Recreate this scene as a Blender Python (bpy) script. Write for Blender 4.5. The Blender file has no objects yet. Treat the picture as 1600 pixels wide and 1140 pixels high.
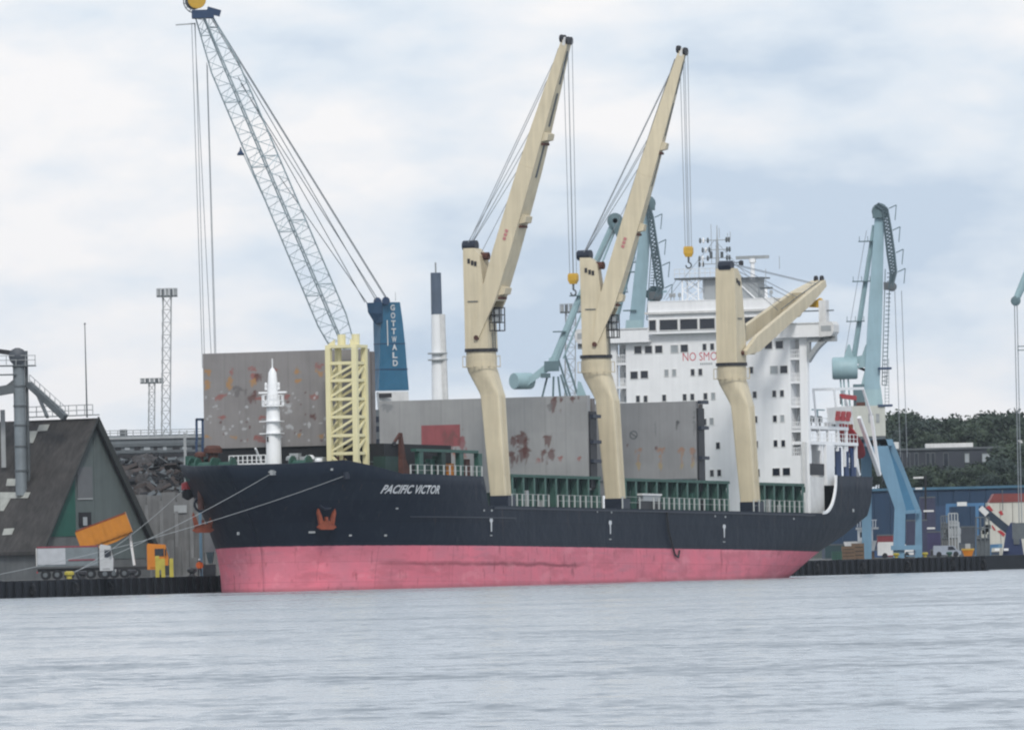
import bpy, bmesh, math, random
from mathutils import Vector, Matrix, noise
random.seed(7)
rnd = random.Random(11)
S = bpy.context.scene
COL = S.collection
rad = math.radians

# ------------------------------------------------------------------ camera
F = 19500.0                      # focal length in photo pixels (photo is 1600 wide)
HC = 2.95                        # eye height over the water
PITCH = math.atan(300 / F)
ROLL = 0.0235
CAM = Vector((0, 0, HC))
FW = Vector((0, math.cos(PITCH), math.sin(PITCH)))
_R0 = Vector((1, 0, 0)); _U0 = Vector((0, -math.sin(PITCH), math.cos(PITCH)))
RT = _R0 * math.cos(ROLL) - _U0 * math.sin(ROLL)
UP = _R0 * math.sin(ROLL) + _U0 * math.cos(ROLL)
cd = bpy.data.cameras.new('camera'); cam = bpy.data.objects.new('camera', cd); COL.objects.link(cam)
cam.matrix_world = Matrix(((RT.x, UP.x, -FW.x, 0), (RT.y, UP.y, -FW.y, 0), (RT.z, UP.z, -FW.z, HC), (0, 0, 0, 1)))
cd.sensor_width = 36.0; cd.lens = 36.0 * F / 1600
cd.clip_start = 1.0; cd.clip_end = 90000.0
S.camera = cam

# ------------------------------------------------------------------ sky and light
SUN_EL, SUN_AZ = rad(42), rad(4)      # sun high behind the camera, behind cloud
w = bpy.data.worlds.new('World'); S.world = w; w.use_nodes = True
wn, wl = w.node_tree.nodes, w.node_tree.links
wn.clear()
def N(nodes, t, **kw):
    n = nodes.new(t)
    for k, v in kw.items():
        if k in n.inputs.keys(): n.inputs[k].default_value = v
        else: setattr(n, k, v)
    return n
sky = N(wn, 'ShaderNodeTexSky', sky_type='NISHITA', sun_disc=False, sun_elevation=SUN_EL, sun_rotation=rad(180) + SUN_AZ, air_density=1.0, dust_density=2.0)
bg1 = N(wn, 'ShaderNodeBackground', Strength=0.12)
wl.new(sky.outputs[0], bg1.inputs[0])
geo = N(wn, 'ShaderNodeTexCoord')
mp = N(wn, 'ShaderNodeMapping'); mp.inputs['Scale'].default_value = (1.0, 1.0, 2.4); mp.inputs['Location'].default_value = (0.1, 0.7, 0.281)
wl.new(geo.outputs['Generated'], mp.inputs[0])
n1 = N(wn, 'ShaderNodeTexNoise', Scale=19.0, Detail=6.0, Roughness=0.52)
n2 = N(wn, 'ShaderNodeTexNoise', Scale=60.0, Detail=4.0, Roughness=0.55)
wl.new(mp.outputs[0], n1.inputs[0]); wl.new(mp.outputs[0], n2.inputs[0])
mixn = N(wn, 'ShaderNodeMath', operation='MULTIPLY_ADD'); mixn.inputs[1].default_value = 0.35
wl.new(n2.outputs[0], mixn.inputs[0]); wl.new(n1.outputs[0], mixn.inputs[2])
ramp = N(wn, 'ShaderNodeValToRGB')
cr = ramp.color_ramp
cr.elements[0].position = 0.575; cr.elements[0].color = (0.50, 0.595, 0.72, 1)
cr.elements[1].position = 0.78; cr.elements[1].color = (0.855, 0.845, 0.855, 1)
e = cr.elements.new(0.66); e.color = (0.665, 0.73, 0.81, 1)
wl.new(mixn.outputs[0], ramp.inputs[0])
bg2 = N(wn, 'ShaderNodeBackground', Strength=1.0)
wl.new(ramp.outputs[0], bg2.inputs[0])
wmix = N(wn, 'ShaderNodeMixShader'); wmix.inputs[0].default_value = 0.93
wl.new(bg1.outputs[0], wmix.inputs[1]); wl.new(bg2.outputs[0], wmix.inputs[2])
wo = N(wn, 'ShaderNodeOutputWorld'); wl.new(wmix.outputs[0], wo.inputs[0])

sd = bpy.data.lights.new('sun', 'SUN'); sd.energy = 1.5; sd.angle = rad(12); sd.color = (1.0, 0.965, 0.91)
so = bpy.data.objects.new('sun', sd); COL.objects.link(so)
so.rotation_euler = (rad(90) - SUN_EL, 0, SUN_AZ)
S.view_settings.view_transform = 'Standard'; S.view_settings.look = 'None'
S.view_settings.gamma = 1.0; S.view_settings.use_curve_mapping = False
S.view_settings.exposure = 0.25
try:
    S.cycles.filter_width = 2.2
    S.cycles.max_bounces = 6; S.cycles.diffuse_bounces = 3; S.cycles.glossy_bounces = 3
    S.cycles.use_denoising = True
except Exception: pass

# ------------------------------------------------------------------ helpers
def lerp(x, xs, ys):
    if x <= xs[0]: return ys[0]
    for i in range(1, len(xs)):
        if x <= xs[i]:
            t = (x - xs[i-1]) / (xs[i] - xs[i-1]); return ys[i-1] + t * (ys[i] - ys[i-1])
    return ys[-1]
def ray(x, y): return FW * F + RT * (x - 800) + UP * (570 - y)
def W(px, py, d):                   # world point seen at a photo pixel, at distance d
    r = ray(px, py); return CAM + r * (d / r.y)
def K(d): return F / d              # pixels per metre
def sr(r, g, b):                    # 8-bit colour to linear
    f = lambda c: (c / 255 / 12.92) if c / 255 <= 0.04045 else ((c / 255 + 0.055) / 1.055) ** 2.4
    return (f(r), f(g), f(b))

MATS = {}
def pmat(name, col, rough=0.6, var=0.12, scale=0.5, streak=0.0, rust=0.0, metal=0.0, rustcol=(0.16, 0.06, 0.03), attr=None, spec=0.4, bump=0.0):
    if name in MATS: return MATS[name]
    m = bpy.data.materials.new(name); m.use_nodes = True; MATS[name] = m
    nt = m.node_tree; n, l = nt.nodes, nt.links; n.clear()
    out = N(n, 'ShaderNodeOutputMaterial'); p = N(n, 'ShaderNodeBsdfPrincipled', Roughness=rough, Metallic=metal)
    p.inputs['Specular IOR Level'].default_value = spec
    l.new(p.outputs[0], out.inputs[0])
    tc = N(n, 'ShaderNodeTexCoord')
    if attr:
        a = N(n, 'ShaderNodeVertexColor', layer_name=attr); c = a.outputs[0]
    else:
        a = N(n, 'ShaderNodeRGB'); a.outputs[0].default_value = (*col, 1); c = a.outputs[0]
    def mul(c, tex, amt, lo=0.3, hi=0.7):
        mr = N(n, 'ShaderNodeMapRange'); mr.inputs[1].default_value = lo; mr.inputs[2].default_value = hi
        mr.inputs[3].default_value = 1 - amt; mr.inputs[4].default_value = 1 + amt * 0.6
        l.new(tex, mr.inputs[0])
        x = N(n, 'ShaderNodeMix', data_type='RGBA', blend_type='MULTIPLY'); x.inputs[0].default_value = 1
        l.new(c, x.inputs[6]); l.new(mr.outputs[0], x.inputs[7]); return x.outputs[2]
    nz = N(n, 'ShaderNodeTexNoise', Scale=scale, Detail=6.0, Roughness=0.65); l.new(tc.outputs['Object'], nz.inputs[0])
    if var: c = mul(c, nz.outputs[0], var)
    if streak:
        streak *= .5
        mpn = N(n, 'ShaderNodeMapping'); mpn.inputs['Scale'].default_value = (2.2, 2.2, 0.12); l.new(tc.outputs['Object'], mpn.inputs[0])
        s = N(n, 'ShaderNodeTexNoise', Scale=1.0, Detail=5.0, Roughness=0.6); l.new(mpn.outputs[0], s.inputs[0])
        c = mul(c, s.outputs[0], streak, 0.35, 0.65)
    if rust:
        r = N(n, 'ShaderNodeTexNoise', Scale=0.9, Detail=8.0, Roughness=0.7); l.new(tc.outputs['Object'], r.inputs[0])
        mr = N(n, 'ShaderNodeMapRange'); mr.inputs[1].default_value = 0.72 - rust * 0.25; mr.inputs[2].default_value = 0.78 - rust * 0.2
        l.new(r.outputs[0], mr.inputs[0])
        x = N(n, 'ShaderNodeMix', data_type='RGBA'); l.new(mr.outputs[0], x.inputs[0]); l.new(c, x.inputs[6]); x.inputs[7].default_value = (*rustcol, 1); c = x.outputs[2]
    l.new(c, p.inputs['Base Color'])
    if bump:
        b = N(n, 'ShaderNodeBump', Strength=bump, Distance=0.1); l.new(nz.outputs[0], b.inputs['Height']); l.new(b.outputs[0], p.inputs['Normal'])
    return m

class MB:
    def __init__(s): s.v = []; s.f = []; s.m = []; s.mi = 0
    def _add(s, vs, fs):
        o = len(s.v); s.v += [Vector(v) for v in vs]; s.f += [tuple(o + i for i in f) for f in fs]; s.m += [s.mi] * len(fs); return s
    def box(s, c, d, R=None):
        c = Vector(c); x, y, z = (q / 2 for q in d)
        vs = [Vector((sx * x, sy * y, sz * z)) for sx in (-1, 1) for sy in (-1, 1) for sz in (-1, 1)]
        if R is not None: vs = [R @ v for v in vs]
        return s._add([c + v for v in vs], [(0, 1, 3, 2), (4, 6, 7, 5), (0, 4, 5, 1), (2, 3, 7, 6), (0, 2, 6, 4), (1, 5, 7, 3)])
    def b2(s, a, b):
        a, b = Vector(a), Vector(b); return s.box((a + b) / 2, [abs(q) for q in (b - a)])
    def bar(s, p, q, wd, h, upv=(0, 0, 1)):
        p, q = Vector(p), Vector(q); d = (q - p); L = d.length
        if L < 1e-6: return s
        d.normalize(); u = Vector(upv)
        if abs(d.dot(u)) > 0.97: u = Vector((1, 0, 0))
        x = d.cross(u).normalized(); y = x.cross(d)
        return s.loft([[p + x * (a * wd / 2) + y * (b * h / 2) for a, b in ((-1, -1), (1, -1), (1, 1), (-1, 1))],
                       [q + x * (a * wd / 2) + y * (b * h / 2) for a, b in ((-1, -1), (1, -1), (1, 1), (-1, 1))]])
    def tube(s, p, q, r, n=6, r2=None):
        p, q = Vector(p), Vector(q); d = (q - p)
        if d.length < 1e-6: return s
        d.normalize(); u = Vector((0, 0, 1)) if abs(d.z) < 0.97 else Vector((1, 0, 0))
        x = d.cross(u).normalized(); y = x.cross(d); r2 = r if r2 is None else r2
        return s.loft([[p + (x * math.cos(a) + y * math.sin(a)) * r for a in [2 * math.pi * i / n for i in range(n)]],
                       [q + (x * math.cos(a) + y * math.sin(a)) * r2 for a in [2 * math.pi * i / n for i in range(n)]]])
    def path(s, pts, r, n=6):
        for a, b in zip(pts, pts[1:]): s.tube(a, b, r, n)
        return s
    def loft(s, secs, caps=True):
        n = len(secs[0]); vs = [p for q in secs for p in q]; fs = []
        for i in range(len(secs) - 1):
            for j in range(n):
                k = (j + 1) % n; fs.append((i * n + j, i * n + k, (i + 1) * n + k, (i + 1) * n + j))
        if caps: fs += [tuple(range(n))[::-1], tuple((len(secs) - 1) * n + j for j in range(n))]
        return s._add(vs, fs)
    def lathe(s, c, prof, n=12, axis='z'):
        c = Vector(c); secs = []
        for r, h in prof:
            secs.append([c + (Vector((r * math.cos(a), r * math.sin(a), h)) if axis == 'z' else Vector((h, r * math.cos(a), r * math.sin(a))) if axis == 'x' else Vector((r * math.cos(a), h, r * math.sin(a)))) for a in [2 * math.pi * i / n for i in range(n)]])
        return s.loft(secs)
    def prism(s, poly, ext):
        e_ = Vector(ext); a = [Vector(p) for p in poly]; return s.loft([a, [p + e_ for p in a]])
    def xf(s, M):
        s.v = [M @ v for v in s.v]; return s
    def build(s, name, mat, parent=None, smooth=False, inv=None):
        me = bpy.data.meshes.new(name)
        if inv is not None: s.v = [inv @ v for v in s.v]
        me.from_pydata(s.v, [], s.f)
        for m in (mat if isinstance(mat, (list, tuple)) else [mat]): me.materials.append(m)
        if isinstance(mat, (list, tuple)): me.polygons.foreach_set('material_index', s.m)
        bm = bmesh.new(); bm.from_mesh(me); bmesh.ops.recalc_face_normals(bm, faces=bm.faces); bm.to_mesh(me); bm.free()
        if smooth:
            me.polygons.foreach_set('use_smooth', [True] * len(me.polygons)); me.set_sharp_from_angle(angle=rad(35))
        me.update()
        o = bpy.data.objects.new(name, me); COL.objects.link(o)
        if parent is not None: o.parent = parent
        return o

def inst(name, me, parent, loc=(0, 0, 0), rz=0):
    o = bpy.data.objects.new(name, me); COL.objects.link(o); o.parent = parent; o.location = loc; o.rotation_euler = (0, 0, rz); return o
def tag(o, label=None, cat=None, group=None, kind=None):
    if label: o['label'] = label
    if cat: o['category'] = cat
    if group: o['group'] = group
    if kind: o['kind'] = kind
    return o
class Thing:
    """an Empty at the thing's base; parts are built from world points"""
    def __init__(s, name, label, cat, loc, group=None, rz=0):
        s.o = bpy.data.objects.new(name, None); COL.objects.link(s.o); s.o.location = loc; s.o.rotation_euler = (0, 0, rz)
        s.M = Matrix.Translation(Vector(loc)) @ Matrix.Rotation(rz, 4, 'Z'); s.inv = s.M.inverted()
        s.o.empty_display_size = 0.5
        tag(s.o, label, cat, group)
    def part(s, mb, name, mat, parent=None, smooth=False, label=None):
        o = mb.build(name, mat, parent or s.o, smooth, s.inv)
        if label: o['label'] = label
        return o
def copy_tree(o, parent=None):
    c = o.copy(); COL.objects.link(c); c.parent = parent
    for ch in list(o.children): copy_tree(ch, c)
    return c

# ------------------------------------------------------------------ ship frame
TH = rad(24); TAU = 0.0152; D0 = 1268.0
_p = W(350, 728, D0)
SX = Vector((-math.sin(TH) * math.cos(TAU), -math.cos(TH) * math.cos(TAU), math.sin(TAU)))
SY = Vector((math.cos(TH), -math.sin(TH), 0)); SZ = SX.cross(SY)
SO = Vector((_p.x, D0, 1.064))
SHIP_M = Matrix(((SX.x, SY.x, SZ.x, SO.x), (SX.y, SY.y, SZ.y, SO.y), (SX.z, SY.z, SZ.z, SO.z), (0, 0, 0, 1)))
SHIP_I = SHIP_M.inverted()
def L3(s, y, z): return Vector((-s, y, z))          # s metres aft of the stem, y to port, z up
def H(px, py, s=None, y=None, z=None):               # photo pixel -> ship coordinates on a plane
    o = SHIP_I @ CAM; r = SHIP_I.to_3x3() @ ray(px, py)
    if s is not None: t = (-s - o.x) / r.x
    elif y is not None: t = (y - o.y) / r.y
    else: t = (z - o.z) / r.z
    q = o + r * t; return Vector((-q.x, q.y, q.z))   # (s, y, z)

BW, LOA = 13.3, 143.0
def s0(z): return lerp(z, [-2, 1, 3.5, 6, 9, 12.3], [8.6, 8.6, 8.2, 6.2, 3.0, -0.2])
def s1(z): return lerp(z, [-2, .7, 3.5, 5.5, 8, 12.5], [122, 124.5, 129.5, 136, 142.3, 143])
def bend(z): return lerp(z, [-2, .7, 3.5, 8, 12.5], [8.5, 9.5, 11, 12.2, 12.4])
def hb(s, z):
    Le = lerp(z, [-2, 3.5, 8, 12.3], [38, 36, 33, 29]); n = lerp(z, [-2, 3.5, 12.3], [2.7, 2.8, 2.9]); m = lerp(z, [-2, 1, 4, 8, 10, 12.3], [.62, .62, .61, .71, .77, .87])
    x = min(1, max(0, (s - s0(z)) / Le)); v = BW * (1 - (1 - x) ** n) ** m
    xa = min(1, max(0, (s1(z) - s) / 28)); q = bend(z) + (BW - bend(z)) * (1 - (1 - xa) ** 2.2)
    return min(v, q)
DECK = 7.75
def ztop(s):
    if s < 126.3: return lerp(s, [0, 8, 12.2, 18.6, 34.7, 35.7], [11.75, 11.95, 12.3, 10.95, 10.85, 7.85])
    t = (s - 126.3) / 4.3
    if t >= 1: return 12.05
    return 7.85 + 4.2 * (1 - math.sqrt(max(0, 1 - t ** 2.2)))  # swept up bulwark

# ------------------------------------------------------------------ materials
M_white = pmat('white_paint', (0.84, 0.85, 0.86), 0.5, 0.05, 0.4, 0.08)
M_whited = pmat('white_paint_worn', (0.66, 0.66, 0.65), 0.55, 0.12, 0.9, 0.15)
M_cream = pmat('cream_paint', (0.60, 0.525, 0.375), 0.5, 0.08, 0.35, 0.18, 0.05, rustcol=(0.38, 0.27, 0.15))
M_creamy = pmat('pale_yellow_paint', (0.72, 0.66, 0.40), 0.5, 0.06, 0.6, 0.08)
M_dark = pmat('black_steel', (0.02, 0.02, 0.024), 0.5, 0.2, 2)
M_navy = pmat('navy_paint', (0.014, 0.02, 0.036), 0.45, 0.15, 0.6)
M_green = pmat('green_paint', (0.025, 0.085, 0.065), 0.5, 0.2, 0.8, 0.2, 0.12)
M_stay = pmat('stay_green_paint', (0.05, 0.12, 0.098), 0.5, 0.25, 0.8, 0.3, 0.12)
M_greend = pmat('dark_green_paint', (0.012, 0.036, 0.03), 0.6, 0.25, 0.8, 0.2)
M_deck = pmat('deck_paint', (0.05, 0.09, 0.07), 0.7, 0.3, 0.4)
M_rustb = pmat('rusted_steel', (0.09, 0.035, 0.025), 0.8, 0.3, 1.5)
M_red = pmat('red_oxide', (0.24, 0.055, 0.024), 0.7, 0.35, 1.8)
M_redbright = pmat('red_paint', (0.40, 0.035, 0.04), 0.5, 0.15, 1)
M_glass = pmat('dark_glass', (0.012, 0.016, 0.026), 0.12, 0.1, 1, spec=0.6)
M_blind = pmat('window_blind', (0.33, 0.36, 0.38), 0.6, 0.1, 1)
M_rope = pmat('wire', (0.24, 0.265, 0.29), 0.5, 0.1, 1)
M_hawser = pmat('hawser', (0.30, 0.32, 0.33), 0.8, 0.1, 1)
M_yellow = pmat('yellow_paint', (0.55, 0.33, 0.04), 0.5, 0.2, 1.2)
M_grey = pmat('grey_paint', (0.34, 0.36, 0.37), 0.55, 0.15, 0.7, 0.15)
M_greyd = pmat('dark_grey_steel', (0.10, 0.115, 0.125), 0.6, 0.25, 0.9)
M_concrete = pmat('concrete', (0.26, 0.26, 0.25), 0.85, 0.25, 0.3, 0.25)
M_teal = pmat('pale_teal_paint', (0.30, 0.43, 0.46), 0.5, 0.1, 0.4, 0.12)
M_tealb = pmat('pale_blue_paint', (0.33, 0.475, 0.535), 0.5, 0.08, 0.4, 0.1)
M_teald = pmat('dark_teal_steel', (0.11, 0.17, 0.19), 0.6, 0.2, 0.8)
M_blueleg = pmat('blue_paint', (0.145, 0.27, 0.38), 0.5, 0.1, 0.4, 0.1)
M_bluetower = pmat('deep_blue_paint', (0.032, 0.135, 0.235), 0.45, 0.1, 0.4, 0.1)
M_bluetowerd = pmat('dark_blue_steel', (0.022, 0.05, 0.11), 0.5, 0.2, 0.8)
M_lattice = pmat('grey_lattice_paint', (0.40, 0.485, 0.52), 0.5, 0.1, 0.5)
M_beige = pmat('beige_paint', (0.50, 0.51, 0.46), 0.5, 0.08, 0.5, 0.1)
M_orange = pmat('orange_paint', (0.62, 0.21, 0.015), 0.5, 0.12, 1)
M_rubber = pmat('rubber', (0.014, 0.015, 0.018), 0.8, 0.2, 2)

# ------------------------------------------------------------------ ground, water
def water():
    m = bpy.data.materials.new('sea_water'); m.use_nodes = True; nt = m.node_tree; n, l = nt.nodes, nt.links; n.clear()
    out = N(n, 'ShaderNodeOutputMaterial'); p = N(n, 'ShaderNodeBsdfPrincipled', Roughness=0.18, IOR=1.33); l.new(p.outputs[0], out.inputs[0])
    p.inputs['Base Color'].default_value = (0.27, 0.31, 0.345, 1)
    tc = N(n, 'ShaderNodeTexCoord')
    def nz(sc, det, rot=0.0, stretch=(1, 1, 1)):
        mpn = N(n, 'ShaderNodeMapping'); mpn.inputs['Rotation'].default_value = (0, 0, rot); mpn.inputs['Scale'].default_value = stretch
        l.new(tc.outputs['Object'], mpn.inputs[0])
        t = N(n, 'ShaderNodeTexNoise', Scale=sc, Detail=det, Roughness=0.55); l.new(mpn.outputs[0], t.inputs[0]); return t.outputs[0]
    a = nz(1.1, 5, 0.3, (1, 1.3, 1)); b = nz(0.22, 4, -0.2, (1, 1.4, 1)); c = nz(0.02, 3)
    bu = N(n, 'ShaderNodeBump', Strength=1.0, Distance=0.06); l.new(a, bu.inputs['Height'])
    bu2 = N(n, 'ShaderNodeBump', Strength=1.0, Distance=0.15); l.new(b, bu2.inputs['Height']); l.new(bu.outputs[0], bu2.inputs['Normal'])
    l.new(bu2.outputs[0], p.inputs['Normal'])
    mr = N(n, 'ShaderNodeMapRange'); mr.inputs[1].default_value = 0.35; mr.inputs[2].default_value = 0.65; mr.inputs[3].default_value = 0.15; mr.inputs[4].default_value = 0.3
    sp1 = nz(1.0, 4, 0.0, (.8, .22, 1)); sp2 = nz(1.0, 3, 0.0, (.10, .05, 1)); sp3 = nz(1.0, 3, 0.05, (2.6, .9, 1))
    def m_(op, x, y):
        q = N(n, 'ShaderNodeMath', operation=op)
        for i, v in enumerate((x, y)):
            if isinstance(v, (int, float)): q.inputs[i].default_value = v
            else: l.new(v, q.inputs[i])
        return q.outputs[0]
    mix = m_('ADD', m_('ADD', m_('MULTIPLY', sp1, .45), m_('MULTIPLY', sp3, .38)), m_('ADD', m_('MULTIPLY', sp2, .27), m_('MULTIPLY', c, .3)))
    l.new(mix, mr.inputs[0]); l.new(mr.outputs[0], p.inputs['Roughness'])
    mr.inputs[1].default_value = 0.66; mr.inputs[2].default_value = 0.84; mr.inputs[3].default_value = 0.12; mr.inputs[4].default_value = 0.75
    wc = N(n, 'ShaderNodeValToRGB'); wc.color_ramp.elements[0].position = .66; wc.color_ramp.elements[0].color = (.34, .37, .395, 1); wc.color_ramp.elements[1].position = .9; wc.color_ramp.elements[1].color = (.17, .20, .23, 1)  # light and dark of the ripples painted into the base colour
    l.new(mix, wc.inputs[0]); l.new(wc.outputs[0], p.inputs['Base Color'])
    return m
mb = MB()
mb._add([(-9000, -600, 0), (9000, -600, 0), (9000, 9000, 0), (-9000, 9000, 0)], [(0, 1, 2, 3)])
tag(mb.build('water', water()), kind='structure')

QY = -15.6                      # quay face, ship coordinates, to starboard
QZ = 1.75
def Q(s, y, z):                 # level frame: ship axes without trim
    ax = Vector((-math.sin(TH), -math.cos(TH), 0)); ay = Vector((math.cos(TH), -math.sin(TH), 0))
    return Vector((SO.x, SO.y, 0)) - ax * s + ay * y + Vector((0, 0, z))
S_END = 247.0
M_ground = pmat('quay_ground', (0.12, 0.12, 0.118), 0.9, 0.3, 0.15)
mb = MB()
gpts = [Q(-900, QY - .4, QZ), Q(S_END, QY - .4, QZ), Q(S_END, QY - 20, QZ), Q(2500, QY - 20, QZ), Vector((8900, Q(2500, QY - 20, QZ).y, QZ)), Vector((8900, 8900, QZ)), Vector((-8900, 8900, QZ)), Vector((-8900, Q(-900, QY - .4, QZ).y, QZ))]
mb._add(gpts, [tuple(range(len(gpts)))])
tag(mb.build('ground', M_ground), kind='structure')
M_quay = pmat('quay_wall_timber', (0.008, 0.011, 0.017), 0.85, 0.4, 0.7, 0.3)
mb = MB()
mb.prism([Q(-120, QY, -2), Q(-120, QY - .4, -2), Q(-120, QY - .4, QZ + .004), Q(-120, QY, QZ + .004)], Q(S_END, 0, 0) - Q(-120, 0, 0))
mb.prism([Q(S_END, QY - .4, -2), Q(S_END + .4, QY - .4, -2), Q(S_END + .4, QY - .4, QZ + .004), Q(S_END, QY - .4, QZ + .004)], Q(0, -20, 0) - Q(0, 0, 0))
mb.prism([Q(S_END + .4, QY - 20, -2), Q(S_END + .4, QY - 19.6, -2), Q(S_END + .4, QY - 19.6, QZ + .004), Q(S_END + .4, QY - 20, QZ + .004)], Q(700, 0, 0) - Q(0, 0, 0))
qw = tag(mb.build('quay_wall', M_quay), kind='structure')
mb = MB(); mb.lathe((0, 0, -1.6), [(0.22, 0), (0.22, 3.25), (0.17, 3.32)], 8)
pile0 = mb.build('fender_pile', M_quay, qw); me = pile0.data
k = 0
for s in [x * 1.9 for x in range(-28, 18)] + [x * 1.9 for x in range(62, 130)]:
    p = Q(s, QY + .25, 0) 
    o = pile0 if k == 0 else inst('fender_pile', me, qw)
    o.location = p + Vector((0, 0, rnd.uniform(-.12, .1))); k += 1
# tyre fenders hung on the quay face
mb = MB()
for i in range(12):
    a0, a1 = 2 * math.pi * i / 12, 2 * math.pi * (i + 1) / 12
    mb.tube((0.5 * math.cos(a0), 0, 0.5 * math.sin(a0)), (0.5 * math.cos(a1), 0, 0.5 * math.sin(a1)), 0.16, 6)
me = None
for i, s in enumerate([-34, -24.5, -14, -4, 4, 150, 164, 178, 192, 206, 220, 234, 244]):
    if me is None: o = mb.build('tyre_fender', M_rubber, qw); me = o.data
    else: o = inst('tyre_fender', me, qw)
    o.location = Q(s, QY + .55, .75); o.rotation_euler = (0, 0, -TH + rad(90) + rad(90) if False else -(rad(90) - TH))

# air between the camera and the far shore
hz_m = bpy.data.materials.new('haze'); hz_m.use_nodes = True; hz_m.node_tree.nodes.clear()
_ho = N(hz_m.node_tree.nodes, 'ShaderNodeOutputMaterial'); _hv = N(hz_m.node_tree.nodes, 'ShaderNodeVolumePrincipled', Density=2.7e-5); _hv.inputs['Color'].default_value = (.80, .90, 1.0, 1)
hz_m.node_tree.links.new(_hv.outputs[0], _ho.inputs['Volume'])
mb = MB(); mb.b2((-9500, -1000, -3), (9500, 9500, 130)); tag(mb.build('haze', hz_m), kind='stuff')

# =================================================================== THE SHIP
ship = bpy.data.objects.new('cargo_ship', None); COL.objects.link(ship); ship.matrix_world = SHIP_M
tag(ship, 'navy blue cargo ship with pink boot topping and three cream cranes, moored at the quay', 'cargo ship')
def part(mb, name, mat, parent=None, smooth=False, label=None):
    o = mb.build(name, mat, parent or ship, smooth)
    if label: o['label'] = label
    return o

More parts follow.
